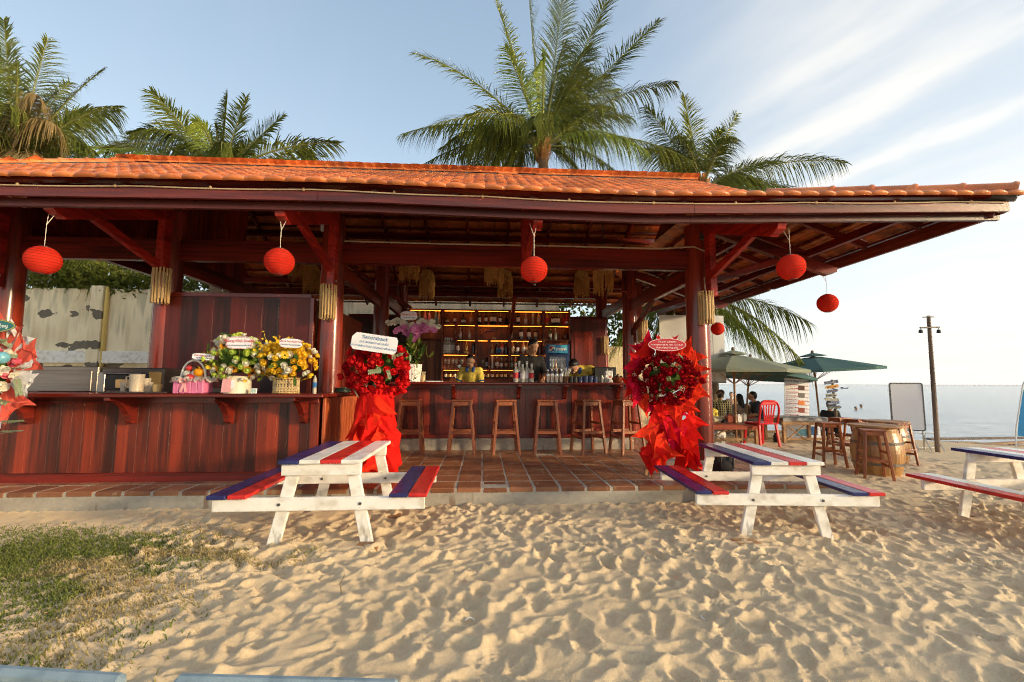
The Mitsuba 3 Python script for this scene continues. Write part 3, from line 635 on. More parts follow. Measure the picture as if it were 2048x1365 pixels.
# garden walls behind
GW = thing('garden_wall', 'tall weathered cream plaster wall with peeling patches and pilasters, behind the left counter', 'wall')
WY_ = 11.9
part(GW, 'plaster_face', box(22, 0.2, 3.55, 0.01, (-9.0, WY_ + 0.1, 1.57)), 'plaster')
for px in (196, -60, 480): 
    x = float(atY(px, 650, WY_)[0])
    pl = part(GW, 'pilaster', box(0.30, 0.12, 3.6, 0.01, (x, WY_ - 0.055, 1.6)), 'plaster')
    part(pl, 'drain_pipe', tube([(x + 0.2, WY_ - 0.05, -0.1), (x + 0.2, WY_ - 0.05, 3.38)], 0.045, 8), 'yellow_pipe', True)
part(GW, 'ledge', box(22, 0.09, 0.30, 0.01, (-9.0, WY_ - 0.04, 1.62)), 'white_paint')
GW2 = thing('garden_wall', 'low cream garden wall behind the leaning palm trunk at the right end of the bar', 'wall')
part(GW2, 'plaster_face', box(2.4, 0.2, 2.2, 0.01, (3.22, WY_ + 0.1, 0.9)), 'plaster')
# ------------------------------------------------------------------ the lit bottle shelf and what stands on it
SY = 9.80                                        # front of the shelf
mat('shelf_wood', grain((0.06, 0.014, 0.006), (0.24, 0.055, 0.018), 0), 0.4)
mat('shelf_back_wood_lit', grain((0.11, 0.032, 0.013), (0.42, 0.13, 0.048), 2, 0.09), 0.45)  # wood lightened so the panel seems to glow amber from the strips
scene['strip_off'] = {'type': 'diffuse', 'reflectance': rgb((0.6, 0.4, 0.2))}
SH = thing('bottle_shelf', 'tall wooden back bar shelf in many compartments with warm light strips', 'shelf')
S = lambda px, py, y=SY: atY(px, py, y)
def sx(px, y=SY): return float(atY(px, 690, y)[0])
def sz(py, y=SY): return float(atY(1010, py, y)[2])
def upright(px, p0, p1): part(SH, 'upright', box(0.028, 0.27, sz(p0) - sz(p1), 0.003, (sx(px), SY + 0.14, (sz(p0) + sz(p1)) / 2)), 'shelf_wood')
def board(py, a, b): part(SH, 'shelf_board', box(sx(b) - sx(a) - 0.03, 0.27, 0.026, 0.003, ((sx(a) + sx(b)) / 2, SY + 0.142, sz(py) - 0.013)), 'shelf_wood')
for px, a, b in ((815, 621, 680), (884, 621, 768), (952, 621, 738), (1019, 621, 738), (1087, 621, 768), (1140, 621, 680), (911, 650, 708), (978, 680, 738)): upright(px, a, b)
for py, a, b in ((620, 815, 1140), (649, 815, 1140), (679, 911, 952), (679, 952, 1019), (679, 1019, 1087), (679, 1087, 1140), (678, 815, 884), (708, 884, 952), (708, 978, 1019), (708, 1019, 1087), (738, 884, 952), (738, 978, 1019), (738, 1019, 1087), (738, 952, 978)): board(py, a, b)
part(SH, 'back_panel', box(sx(1140) - sx(815), 0.02, sz(620) - sz(790), 0.002, ((sx(815) + sx(1140)) / 2, SY + 0.29, (sz(620) + sz(790)) / 2)), 'shelf_back_wood_lit')
LED = (0.38, 0.088, 0.008)
for py, a, b in ((622, 886, 951), (622, 954, 1018), (622, 1021, 1086), (622, 1089, 1139), (622, 817, 882), (651, 817, 882), (651, 886, 910), (651, 913, 951), (651, 954, 1018), (651, 1021, 1086), (651, 1089, 1139), (681, 913, 951), (681, 954, 977), (681, 980, 1018), (681, 1021, 1086), (710, 980, 1018), (710, 1021, 1086), (710, 886, 951), (740, 886, 976), (740, 980, 1086)):
    sh = mikit.ply(box(sx(b) - sx(a) - 0.04, 0.012, 0.010, 0, ((sx(a) + sx(b)) / 2, SY + 0.03, sz(py) - 0.016)), 'strip_off')
    sh['emitter'] = {'type': 'area', 'radiance': rgb(LED)}
    part(SH, 'light_strip', sh, None)

def glassy(name, c, rough=0.12, **k): return mat(name, c, rough, specular=0.7, **k)
glassy('glass_dark', (0.012, 0.010, 0.009)); glassy('glass_brown', (0.10, 0.035, 0.010)); glassy('glass_amber', (0.42, 0.19, 0.04)); glassy('glass_green', (0.03, 0.075, 0.03))
glassy('glass_pale', (0.42, 0.40, 0.34)); glassy('glass_blue', (0.16, 0.42, 0.52), 0.3); glassy('glass_pink', (0.62, 0.28, 0.34), 0.3); glassy('glass_beige', (0.60, 0.45, 0.30), 0.3); glassy('glass_yellow', (0.75, 0.42, 0.05), 0.3)
glassy('glass_red', (0.45, 0.03, 0.03)); glassy('glass_tan', (0.50, 0.33, 0.16), 0.3); glassy('gold', (0.7, 0.45, 0.15), 0.3, metallic=0.7)
PROF = {'wine': [(0, 0), (0.035, 0), (0.037, 0.01), (0.037, 0.185), (0.032, 0.205), (0.015, 0.235), (0.0135, 0.30), (0, 0.30)],
        'sparkling': [(0, 0), (0.038, 0), (0.043, 0.02), (0.041, 0.10), (0.030, 0.17), (0.016, 0.23), (0.014, 0.31), (0, 0.31)],
        'spirit': [(0, 0), (0.036, 0), (0.039, 0.01), (0.039, 0.165), (0.034, 0.185), (0.016, 0.205), (0.014, 0.255), (0.018, 0.258), (0.018, 0.285), (0, 0.285)],
        'squat': [(0, 0), (0.040, 0), (0.046, 0.012), (0.046, 0.10), (0.040, 0.125), (0.017, 0.15), (0.014, 0.20), (0.018, 0.205), (0.018, 0.23), (0, 0.23)],
        'tube': [(0, 0), (0.028, 0), (0.028, 0.26), (0.012, 0.272), (0.012, 0.31), (0, 0.31)],
        'small': [(0, 0), (0.028, 0), (0.030, 0.01), (0.029, 0.09), (0.012, 0.125), (0.012, 0.165), (0, 0.165)]}
_pl = {}
def bottle(kind, glass, x, y, z, s, label, group=None, band=None, cap=None):
    k = thing('bottle', label, 'bottle', group)
    key = (kind, glass)
    if key not in _pl: _pl[key] = mikit.ply(lathe(PROF[kind], 16), glass, 35)
    M = mov(x, y, z) @ scl(s)
    part(k, 'glass', _pl[key], None, M=M)
    r = PROF[kind][3][0]; h = PROF[kind][3][1]
    if band:
        kb = ('b', kind, band)
        if kb not in _pl: _pl[kb] = mikit.ply(lathe([(r * 1.03, h * 0.34), (r * 1.03, h * 0.86)], 16), band, True)
        part(k, 'label', _pl[kb], None, M=M)
    if cap:
        ht = PROF[kind][-1][1]; kc = ('c', kind, cap)
        if kc not in _pl: _pl[kc] = mikit.ply(lathe([(0.0175, ht * 0.86), (0.0175, ht * 1.005), (0, ht * 1.005)], 12), cap, 30)
        part(k, 'cap', _pl[kc], None, M=M)
ORD = ['first', 'second', 'third', 'fourth', 'fifth', 'sixth', 'seventh', 'eighth', 'ninth', 'tenth', 'eleventh', 'twelfth', 'thirteenth', 'fourteenth', 'fifteenth', 'sixteenth', 'seventeenth', 'eighteenth', 'nineteenth', 'twentieth', 'twenty-first', 'twenty-second', 'twenty-third', 'twenty-fourth', 'twenty-fifth']
NICE = {'glass_dark': 'dark', 'glass_brown': 'brown', 'glass_amber': 'amber', 'glass_green': 'green', 'glass_pale': 'clear', 'glass_blue': 'pastel blue', 'glass_pink': 'pink', 'glass_beige': 'beige', 'glass_yellow': 'yellow', 'glass_red': 'red', 'glass_tan': 'tan'}
BN = {None: '', 'white_card': ' with white label', 'lab_cream': ' with cream label', 'gold': ' with gold label', 'ink_red': ' with red label', 'lab_green': ' with pale green label'}
mat('lab_cream', (0.62, 0.5, 0.33), 0.6); mat('lab_green', (0.35, 0.5, 0.42), 0.6)
def row(where, py, items):
    n = 0
    for it in items:
        px, kind, glass, band, cap, h = it
        q = atY(px, py, SY + 0.12); s = h / PROF[kind][-1][1] * (h and 1)
        bottle(kind, glass, q[0], q[1] + rng.normal(0, 0.012), sz(py, SY) + 0.001, s, f'{NICE[glass]} {"" if kind in ("wine", "spirit") else kind + " "}bottle{BN[band]}, {ORD[n]} from the left on the {where}', band=band, cap=cap)
        n += 1
W = 'white_card'
row('upper left shelf end', 648, [(838.6, 'sparkling', 'glass_blue', None, 'gold', .30), (850, 'sparkling', 'glass_pink', None, 'gold', .30), (858.6, 'sparkling', 'glass_pink', None, 'gold', .30), (871.6, 'sparkling', 'glass_blue', None, 'gold', .30), (878, 'sparkling', 'glass_beige', None, 'gold', .30)])
row('top shelf', 648, [(893.6, 'squat', 'glass_brown', 'lab_cream', 'black', .24), (909.6, 'spirit', 'glass_brown', W, 'black', .24), (926.5, 'squat', 'glass_dark', W, 'black', .23), (942.5, 'spirit', 'glass_amber', 'lab_cream', 'black', .29),
    (958.8, 'wine', 'glass_dark', W, None, .27), (972, 'wine', 'glass_dark', W, None, .28), (983, 'wine', 'glass_dark', W, None, .30), (989.2, 'wine', 'glass_dark', W, None, .30), (1000.4, 'wine', 'glass_dark', W, None, .26), (1012.5, 'spirit', 'glass_dark', None, None, .24),
    (1023.8, 'spirit', 'glass_yellow', None, 'black', .27), (1036.2, 'wine', 'glass_dark', W, 'black', .30), (1051.5, 'spirit', 'glass_pale', W, 'steel', .25), (1065.8, 'tube', 'glass_pale', None, 'black', .29), (1077.3, 'spirit', 'glass_tan', 'lab_cream', 'black', .30),
    (1093.5, 'spirit', 'glass_amber', 'ink_red', 'gold', .31), (1105.3, 'wine', 'glass_dark', W, None, .27), (1111.2, 'wine', 'glass_dark', W, None, .27), (1116.2, 'wine', 'glass_dark', W, None, .27), (1127, 'spirit', 'glass_red', None, None, .20), (1133.5, 'squat', 'glass_red', W, 'ink_red', .23)])
row('second shelf', 678, [(920.4, 'spirit', 'glass_pale', W, None, .25), (938.7, 'spirit', 'glass_pale', W, 'black', .22), (1042.2, 'spirit', 'glass_dark', W, 'black', .33), (1057.8, 'spirit', 'glass_dark', W, 'black', .33), (1071, 'wine', 'glass_dark', 'lab_cream', None, .30), (1100.5, 'spirit', 'glass_green', W, 'white_plastic', .25), (1111, 'spirit', 'glass_pale', 'lab_green', 'steel', .24)])
row('third shelf', 707.5, [(889.5, 'wine', 'steel' if False else 'glass_pale', W, 'steel', .34), (893.8, 'wine', 'glass_pale', W, 'steel', .34), (898.2, 'wine', 'glass_pale', W, 'steel', .34), (903, 'wine', 'glass_pale', W, 'steel', .34), (907, 'wine', 'glass_pale', W, 'ink_red', .34), (915.4, 'wine', 'glass_dark', W, None, .31), (947, 'wine', 'glass_dark', None, None, .31),
    (984, 'squat', 'glass_tan', 'lab_cream', 'ink_red', .20), (993.2, 'spirit', 'glass_dark', None, 'steel', .26), (1003.6, 'spirit', 'glass_red', W, 'steel', .28), (1012, 'spirit', 'glass_dark', None, 'steel', .27), (1025, 'spirit', 'glass_amber', 'lab_cream', 'steel', .29), (1035.2, 'spirit', 'glass_dark', W, 'steel', .28), (1046.8, 'spirit', 'glass_tan', W, 'steel', .29), (1055.5, 'spirit', 'glass_tan', 'lab_cream', 'gold', .30), (1064.8, 'spirit', 'glass_tan', None, 'gold', .27), (1071.7, 'spirit', 'glass_amber', 'lab_cream', 'gold', .29), (1079.8, 'spirit', 'glass_brown', None, None, .25)])
row('fourth shelf', 737.5, [(973.3, 'wine', 'glass_dark', W, None, .25), (984, 'tube', 'glass_pale', None, 'steel', .32), (993.6, 'spirit', 'glass_brown', W, 'white_plastic', .28), (1002.3, 'spirit', 'glass_dark', W, 'steel', .24), (1012.5, 'spirit', 'glass_dark', 'lab_cream', 'steel', .24), (1023.1, 'spirit', 'glass_green', 'lab_green', 'steel', .24), (1031, 'spirit', 'glass_tan', W, None, .26), (1042, 'spirit', 'glass_amber', 'lab_cream', 'gold', .28), (1048, 'spirit', 'glass_dark', None, None, .26)])
row('lowest shelf', 757.5, [(p, 'small', 'glass_dark', 'gold' if i % 2 else 'lab_cream', 'gold', .19) for i, p in enumerate((891, 900, 909.2, 918, 967, 975.8, 984.5, 994, 1003, 1011.3, 1023.7))])
# stemmed glasses
gp = [(0, 0), (0.03, 0.002), (0.004, 0.006), (0.004, 0.085), (0.02, 0.095), (0.036, 0.125), (0.037, 0.155), (0.03, 0.185)]
cp = [(0, 0), (0.03, 0.002), (0.004, 0.006), (0.004, 0.11), (0.03, 0.13), (0.05, 0.17)]
scene['clear_glass'] = {'type': 'blendbsdf', 'weight': 0.22, 'a': {'type': 'thindielectric'}, 'b': {'type': 'principled', 'base_color': rgb((0.9, 0.85, 0.75)), 'roughness': 0.1, 'specular': 0.8}}
gm, cm = mikit.ply(lathe(gp, 16), 'clear_glass', True), mikit.ply(lathe(cp, 16), 'clear_glass', True)
for i, z in enumerate((155, 215, 280, 335, 405, 430, 515, 570, 765)):
    q = atY(870 + z * .1245, 737.5, SY + 0.10)
    single('stem_glass', cm if i == 4 else gm, None, f'empty stemmed glass, {ORD[i]} from the left on the fourth shelf down', 'glass', M=mov(q[0], q[1], sz(737.5)) @ scl(1.1))
# ornaments
def star_poly(R, r, n=5): return Polygon([((R if k % 2 == 0 else r) * math.sin(k * PI / n), (R if k % 2 == 0 else r) * math.cos(k * PI / n)) for k in range(2 * n)])
wallf = lambda px, py, y: to_frame(atY(px, py, y), (1, 0, 0), (0, 0, 1))
mat('star_orange', (0.75, 0.20, 0.03), 0.5)
st = thing('star_emblem', 'orange outlined star emblem with dark blue swoosh lettering on the back panel', 'emblem')
sp = star_poly(0.10, 0.042)
part(st, 'star', extr(sp.difference(sp.buffer(-0.014)), 0.012), 'star_orange', M=wallf(966, 662, SY + 0.275))
part(st, 'swoosh', extr(Polygon([(-0.06, -0.10), (0.02, -0.045), (0.30, -0.005), (0.32, 0.01), (0.02, -0.02)]), 0.01), 'ink_navy', M=wallf(966, 662, SY + 0.272))
part(st, 'lettering', lettering('SEA STAR', 0.03, True, 0.006), 'ink_navy', M=wallf(990, 660, SY + 0.274))
single('seashell', ball((0.05, 0.035, 0.028), 2), 'lab_cream', 'pale seashell under the star emblem', 'seashell', smooth=True, M=mov(S(988.5, 676.5)) @ mov(0, 0.1, -0.005))
co = S(1023.5, 678, SY + 0.1)
single('coral_branch', join([tube([co, co + (dx * .3, 0, .07), co + (dx, 0, .15)], [.008, .006, .003], 5) for dx in (-.05, -.01, .03)]), 'lab_cream', 'small coral branch ornament on the second shelf down', 'ornament', smooth=True)
tr = S(933, 707.5, SY + 0.1)
single('trophy_bottle', join(lathe([(0, 0), (.055, 0), (.05, .02), (.012, .03), (.012, .06), (.03, .08), (.034, .15), (.014, .2), (.012, .26), (0, .26)], 14), box(.12, .03, .02, .004, (0, 0, .03))), 'gold', 'ornate gold footed decanter on the third shelf down', 'decanter', smooth=35, M=mov(tr[0], tr[1], sz(707.5)))
rd = S(998.6, 702, SY + 0.02)
single('round_badge', lathe([(0, 0), (.052, 0), (.052, .012), (.042, .016), (0, .016)], 24), 'ink_blue', 'round teal badge with pale rim leaning on the third shelf down', 'badge', M=frame(rd, (1, 0, 0), (0, 0, 1), (0, -1, 0)))
sn = S(918.5, 733, SY + 0.03)
single('snowflake_ornament', extr(star_poly(.05, .022, 6), .012), 'steel', 'silver snowflake ornament in front of the stemmed glasses', 'ornament', M=to_frame(sn, (1, 0, 0), (0, 0, 1)))
bo = S(1131, 678, SY + 0.1)
single('boot_bottle', join(tube([bo + (0, 0, 0.0), bo + (0, 0, .1), bo + (0, 0, .22)], [.035, .03, .026], 10), tube([bo + (0, 0, .03), bo + (-.06, -.02, .02)], [.03, .015], 8)), 'glass_brown', 'brown boot shaped bottle at the right end of the second shelf down', 'bottle', smooth=True)

# ------------------------------------------------------------------ fridge
FR = thing('drinks_fridge', 'blue glass door drinks fridge with a brand sign coloured as if lit on top', 'fridge')
fy = 9.35; fx0, fx1 = float(atY(1092, 700, fy)[0]), float(atY(1139, 700, fy)[0]); fw = fx1 - fx0; fz = lambda py: float(atY(1115, py, fy)[2])
mat('fridge_blue', (0.02, 0.05, 0.16), 0.35); mat('sign_blue_lit', lambda p, n, uv: mix((0.02, 0.16, 0.48), (0.06, 0.42, 0.68), smoothstep(0.3, 0.7, fbm(p.x * 9, 1.0, p.z * 9, 2))), 0.3)  # sign blue lightened in place of a backlight; it emits nothing
cxm = (fx0 + fx1) / 2
for a in (fx0 + 0.02, fx1 - 0.02): part(FR, 'side_panel', box(0.04, 0.5, fz(689) - 0.06, 0.006, (a, fy + 0.26, (fz(689) + 0.06) / 2)), 'fridge_blue')
part(FR, 'back', box(fw - 0.08, 0.03, fz(690) - 0.1, 0.004, (cxm, fy + 0.49, fz(690) / 2)), 'white_plastic')
part(FR, 'base', box(fw - 0.085, 0.48, 0.25, 0.006, (cxm, fy + 0.26, 0.20)), 'fridge_blue')
sg = part(FR, 'sign', box(fw - 0.085, 0.45, fz(690) - fz(707), 0.006, (cxm, fy + 0.235, (fz(690) + fz(707)) / 2)), 'sign_blue_lit')
R0 = 0.056; o = to_frame((fx0 + 0.125, fy + 0.008, (fz(690) + fz(707)) / 2), (1, 0, 0), (0, 0, 1))
from shapely.geometry import Point
circ = Point(0, 0).buffer(R0); t_ = np.linspace(-R0, R0, 20); w1 = 0.012 + 0.014 * np.sin(t_ / R0 * 2.2); w2 = -0.016 + 0.014 * np.sin(t_ / R0 * 2.2)
def above(w): return Polygon(list(zip(t_, w)) + [(R0, 1), (-R0, 1)])
part(sg, 'disc_white', extr(circ.buffer(0.004), 0.003), 'ink_white', M=o)
part(sg, 'disc_red', extr(circ.intersection(above(w1)), 0.003), 'ink_red', M=o @ rot((0, 0, 1), 18) @ mov(0, 0, 0.003))
part(sg, 'disc_blue', extr(circ.difference(above(w2)), 0.003), 'ink_blue', M=o @ rot((0, 0, 1), 18) @ mov(0, 0, 0.003))
part(sg, 'lettering', lettering('pepsi', 0.062, True, 0.003), 'ink_white', M=to_frame((fx0 + 0.32, fy + 0.008, (fz(690) + fz(707)) / 2 - 0.025), (1, 0, 0), (0, 0, 1)))
dr_ = part(FR, 'door', join(box(0.035, 0.03, fz(709) - 0.36, 0.004, (fx0 + 0.06, fy, (fz(709) + 0.36) / 2)), box(0.035, 0.03, fz(709) - 0.36, 0.004, (fx1 - 0.06, fy, (fz(709) + 0.36) / 2)), box(fw - 0.16, 0.03, 0.05, 0.004, (cxm, fy, fz(709) - 0.025)), box(fw - 0.16, 0.03, 0.05, 0.004, (cxm, fy, 0.385))), 'fridge_blue')
part(dr_, 'handle', box(0.015, 0.02, 0.4, 0.004, (fx1 - 0.075, fy - 0.025, 1.15)), 'steel')
scene['pane_glass'] = {'type': 'thindielectric'}
part(dr_, 'pane', (np.array([[fx0 + .075, fy, .4], [fx1 - .075, fy, .4], [fx1 - .075, fy, fz(709) - .05], [fx0 + .075, fy, fz(709) - .05]]), np.array([[0, 1, 2], [0, 2, 3]])), 'pane_glass')
for z_ in (0.7, 1.02, 1.32):
    part(FR, 'wire_shelf', box(fw - 0.1, 0.4, 0.012, 0, (cxm, fy + 0.26, z_)), 'white_plastic')
    for k in range(6): 
        bottle('small', ['glass_green', 'glass_pale', 'glass_amber'][k % 3], fx0 + 0.09 + k * (fw - 0.18) / 5, fy + 0.1, z_ + 0.008, 1.15, f'small drink bottle on the {dict([(0.7, "lowest"), (1.02, "middle"), (1.32, "top")])[z_]} wire shelf of the fridge, {ORD[k]} from the left', 'bottles inside the fridge', cap='white_plastic')

# ------------------------------------------------------------------ things on the bar top
BT = 1.0235
def bt(px, y=6.95): q = atY(px, 757, y); return q[0], q[1], BT
row2 = [(1031.2, 'glass_pale', 'ink_red', 'ink_red'), (1038, 'glass_pale', 'ink_navy', 'steel'), (1045.3, 'glass_pale', W, 'steel'), (1053.5, 'glass_pale', W, 'steel'), (1063, 'glass_pale', 'ink_red', 'steel')]
for i, (px, g, b, c) in enumerate(row2):
    x, y, z = bt(px, 6.85 + 0.06 * (i % 2)); bottle('spirit', g, x, y, z, (.29, .32, .27, .32, .28)[i] / .285, f'clear liquor bottle with pourer, {ORD[i]} from the left of the five on the bar top', None, b, c)
shk = mikit.ply(lathe([(0, 0), (.032, 0), (.042, .10), (.042, .12), (.036, .15), (.022, .18), (.022, .205), (0, .205)], 20), 'steel', 35)
for i, px in enumerate((1095.4, 1103.5, 1112.8, 1122)):
    x, y, z = bt(px, 6.8); single('cocktail_shaker', shk, None, f'steel cocktail shaker, {ORD[i]} from the left of the four on the bar', 'shaker', M=mov(x, y, z) @ scl(0.92 + 0.04 * (i % 2)))
cup = lathe([(0, 0), (.036, 0), (.042, .09), (.039, .09), (.034, .008), (0, .008)], 20)
mat('navy_mug', (0.02, 0.035, 0.10), 0.3)
mb, mn = mikit.ply(cup, 'black', 40), mikit.ply(cup, 'navy_mug', 40)
for i, px in enumerate((1141.5, 1150)): x, y, z = bt(px, 6.78); single('cup', mb, None, f'black cup on the bar, {ORD[i]} of the two left of the navy cups', 'cup', M=mov(x, y, z))
for i, px in enumerate((1160, 1170.7, 1180.6, 1190.6)): x, y, z = bt(px, 6.78); single('cup', mn, None, f'navy blue cup on the bar, {ORD[i]} from the left of the four', 'cup', M=mov(x, y, z) @ scl(1.1 if i == 1 or i == 2 else 0.95))
x, y, z = bt(1131.5, 6.8); ks = thing('straw_caddy', 'brown caddy of paper wrapped straws on the bar', 'caddy')
part(ks, 'tub', lathe([(0, 0), (.05, 0), (.055, .09), (.05, .09), (.045, .01), (0, .01)], 18), 'glass_brown', 40, M=mov(x, y, z))
for k in range(9): part(ks, 'straw', tube([(x + rng.normal(0, .015), y, z + .01), (x + rng.normal(0, .06), y + rng.normal(0, .02), z + .21)], .004, 5), 'white_plastic', True)
x, y, z = bt(1204, 6.9)
for i, dx in enumerate((0, .055)): single('jar', lathe([(0, 0), (.024, 0), (.026, .07), (.018, .085), (.018, .11), (0, .11)], 14), 'glass_pale', ('left' if i == 0 else 'right') + ' one of two small clear jars beside the white tub on the bar', 'jar', smooth=35, M=mov(x + dx, y, z))
x, y, z = bt(1217, 7.05); tb = thing('white_tub', 'white plastic tub with pink floral print on the bar', 'tub')
part(tb, 'body', box(.115, .1, .185, .012, (x, y, z + .093)), 'white_plastic'); part(tb, 'print', extr(star_poly(.02, .012, 5), .002), 'ink_red', M=to_frame((x + .01, y - .0505, z + .09), (1, 0, 0), (0, 0, 1)))
x, y, z = bt(1235.5, 6.85); bw = thing('fruit_bowl', 'wooden bowl heaped with round brown fruit at the right end of the bar', 'bowl')
part(bw, 'bowl', lathe([(0, 0), (.05, 0), (.06, .008), (.085, .04), (.092, .075), (.084, .075), (.06, .02), (0, .015)], 24), 'stool_wood', 40, M=mov(x, y, z))
for k in range(8):
    single('fruit', ball(.026, 2), 'glass_brown', 'round brown fruit heaped in the wooden bowl on the bar', 'fruit', 'fruit in the wooden bowl', smooth=True, M=mov(x + .052 * math.cos(k * 0.9) * (k < 7), y + .052 * math.sin(k * 0.9) * (k < 7), z + .075 + (.03 if k == 7 else 0)))
cm_ = thing('coffee_machine', 'black box coffee machine at the right end behind the bar', 'coffee machine'); q = atY(1209, 740, 7.35)
part(cm_, 'body', box(.36, .3, .26, .01, (q[0], q[1] + .1, 1.145)), 'black'); part(cm_, 'panel', box(.05, .01, .06, .002, (q[0] + .07, q[1] - .056, 1.19)), 'steel'); part(cm_, 'trim', box(.012, .012, .2, .002, (q[0] + .03, q[1] - .055, 1.15)), 'steel'); part(cm_, 'stand', box(.38, .32, .18, .006, (q[0], q[1] + .1, .92)), 'wood_x')
x, y, z = bt(868, 6.9); mn_ = thing('paper_stack', 'stack of white papers lying on the bar beside the orchid', 'papers')
for k in range(3): part(mn_, 'sheet', box(.24, .17, .004, 0, (x + rng.normal(0, .01), y, z + .003 + k * .005)), 'white_card', M=mov(x, y, 0) @ rot((0, 0, 1), rng.normal(0, 6)) @ mov(-x, -y, 0))
x, y, z = bt(846, 6.85); jr = thing('straw_cup', 'amber tumbler of drinking straws on the bar right of the orchid pot', 'cup')
part(jr, 'tumbler', lathe([(0, 0), (.032, 0), (.036, .1), (.034, .1), (.03, .005), (0, .005)], 16), 'glass_tan', 40, M=mov(x, y, z))
for k in range(9): part(jr, 'straw', tube([(x + rng.normal(0, .008), y, z + .01), (x + rng.normal(0, .02), y + rng.normal(0, .015), z + .15)], .004, 5), 'lab_cream', True)
# side counter stack of plates
pl_ = atY(698, 784, 5.75)
for k in range(4): single('plate', lathe([(0, 0), (.06, 0), (.10, .012), (.10, .016), (.06, .006), (0, .006)], 24), 'lab_green' if False else mat('plate_green', (0.05, 0.09, 0.07), 0.3) if 'plate_green' not in scene else 'plate_green', ('lowest', 'second lowest', 'second highest', 'topmost')[k] + ' dark green plate in the stack on the side counter', 'plate', 'stack of dark green plates', smooth=40, M=mov(-1.72, 5.72, .888 + k * .014))
# ------------------------------------------------------------------ picnic tables
def picnic(label, cx, cy, z, deg, s, cols, seat_cols, L=1.10):
    k = thing('picnic_table', label, 'picnic table', 'painted picnic tables on the sand')
    M = mov(cx, cy, z) @ rot((0, 0, 1), deg) @ scl(s, s if L > 1.2 else 1.0, s)
    def P(name, m, mt, lab=None): return part(k, name, m, mt, M=M, label=lab)
    for i, c in enumerate(cols): P('top_plank', box(0.142, L, 0.028, 0.004, (-0.2175 + 0.145 * i, rng.normal(0, 0.003), 0.60 + rng.normal(0, 0.0006))), c)
    for sx_, pair in zip((-1, 1), seat_cols):
        for i, c in enumerate(pair): P('seat_plank', box(0.128, L, 0.028, 0.004, (sx_ * 0.625 + (i - 0.5) * 0.137, rng.normal(0, 0.003), 0.362)), c)
    for y in (-L / 2 + 0.06, L / 2 - 0.15):
        P('apron', box(0.56, 0.034, 0.085, 0.004, (0, y, 0.542)), 'white_paint')
        cb = P('cross_beam', box(1.48, 0.034, 0.092, 0.004, (0, y - 0.002, 0.300)), 'white_paint')
        for sg_ in (-1, 1):
            P('leg', beam((sg_ * 0.345, y + 0.036, -0.06), (sg_ * 0.215, y + 0.036, 0.50), 0.034, 0.088, 0.004, up=(1, 0, 0.2)), 'white_paint')
            part(cb, 'bolt', lathe([(0, 0), (0.011, 0), (0.011, 0.006), (0, 0.007)], 10), 'dark_steel', M=M @ frame((sg_ * 0.282, y - 0.0195, 0.30), (1, 0, 0), (0, 0, 1), (0, -1, 0)))
    return k, M
N_, R_, W_ = 'navy_paint', 'red_paint', 'plank_white'
picnic('white legged picnic table with navy, white and red planks in front of the left column', -1.16, 3.93, -0.16, 0.5, 1.0, (N_, W_, R_, W_), ((N_, R_), (N_, R_)))
picnic('white legged picnic table with striped planks beside the right column and flower stand', 2.37, 3.93, -0.155, -5, 0.93, (N_, W_, R_, W_), ((N_, R_), (N_, R_)))
picnic('white legged picnic table cut off by the right edge of the picture', 4.74, 3.60, -0.205, -1, 1.0, (N_, W_, R_, W_), ((R_, W_), (N_, R_)))
for i, (px, py) in enumerate(((737, 1094), (782, 1035), (1492, 1087), (1945, 1033))):
    p = ground(px, py); single('foot_board', box(0.17, 0.12, 0.025, 0.003), 'bench_wood', 'thin wooden board in sand under the ' + ('front right foot of the left picnic table', 'back right foot of the left picnic table', 'front foot of the right picnic table', 'foot of the picnic table at the right edge')[i], 'board', M=mov(p[0], p[1], p[2] + 0.005) @ rot((0, 0, 1), rng.uniform(-12, 12)))

# ------------------------------------------------------------------ stools
def stool(label, x, y, z, deg, s=1.0, group='tall wooden stools', w=0.28, h=0.76):
    k = thing('bar_stool', label, 'stool', group)
    M = mov(x, y, z) @ rot((0, 0, 1), deg) @ scl(s)
    for i in range(4): part(k, 'seat_slat', box(w + 0.02, w / 4 - 0.006, 0.024, 0.004, (0, (i - 1.5) * w / 4, h - 0.012)), 'stool_wood_flat', M=M)
    t, b = w / 2 - 0.02, w / 2 + 0.045
    for a in (-1, 1):
        for c in (-1, 1): part(k, 'leg', beam((a * b, c * b, -0.01), (a * t, c * t, h - 0.025), 0.036, 0.036, 0.004, up=(0, 1, 0)), 'stool_wood', M=M)
    for a in (-1, 1):
        part(k, 'apron', box(2 * t, 0.022, 0.055, 0.003, (0, a * (t - 0.003), h - 0.056)), 'stool_wood_flat', M=M); part(k, 'apron', box(0.022, 2 * t, 0.055, 0.003, (a * (t - 0.003), 0, h - 0.056)), 'stool_wood_flat', M=M)
        for hh, ax in ((0.30, 0), (0.22, 1), (0.42, 1)):
            e = b + (t - b) * hh / h
            part(k, 'rung', box(*((2 * e, 0.022, 0.042) if ax == 0 else (0.022, 2 * e, 0.036)), 0.003, (0, a * e, hh) if ax == 0 else (a * e, 0, hh)), 'stool_wood_flat', M=M)
for i, (px, d) in enumerate(((818, 2), (923, -1), (1010.6, 3), (1094.7, -4), (1177.4, 16), (1256, 14))):
    q = atY(px, 900, 6.62); stool(f'tall wooden bar stool at the bar counter, {ORD[i]} from the left of the six', q[0], 6.66, 0.012, d, 1.0, 'bar stools along the bar counter')
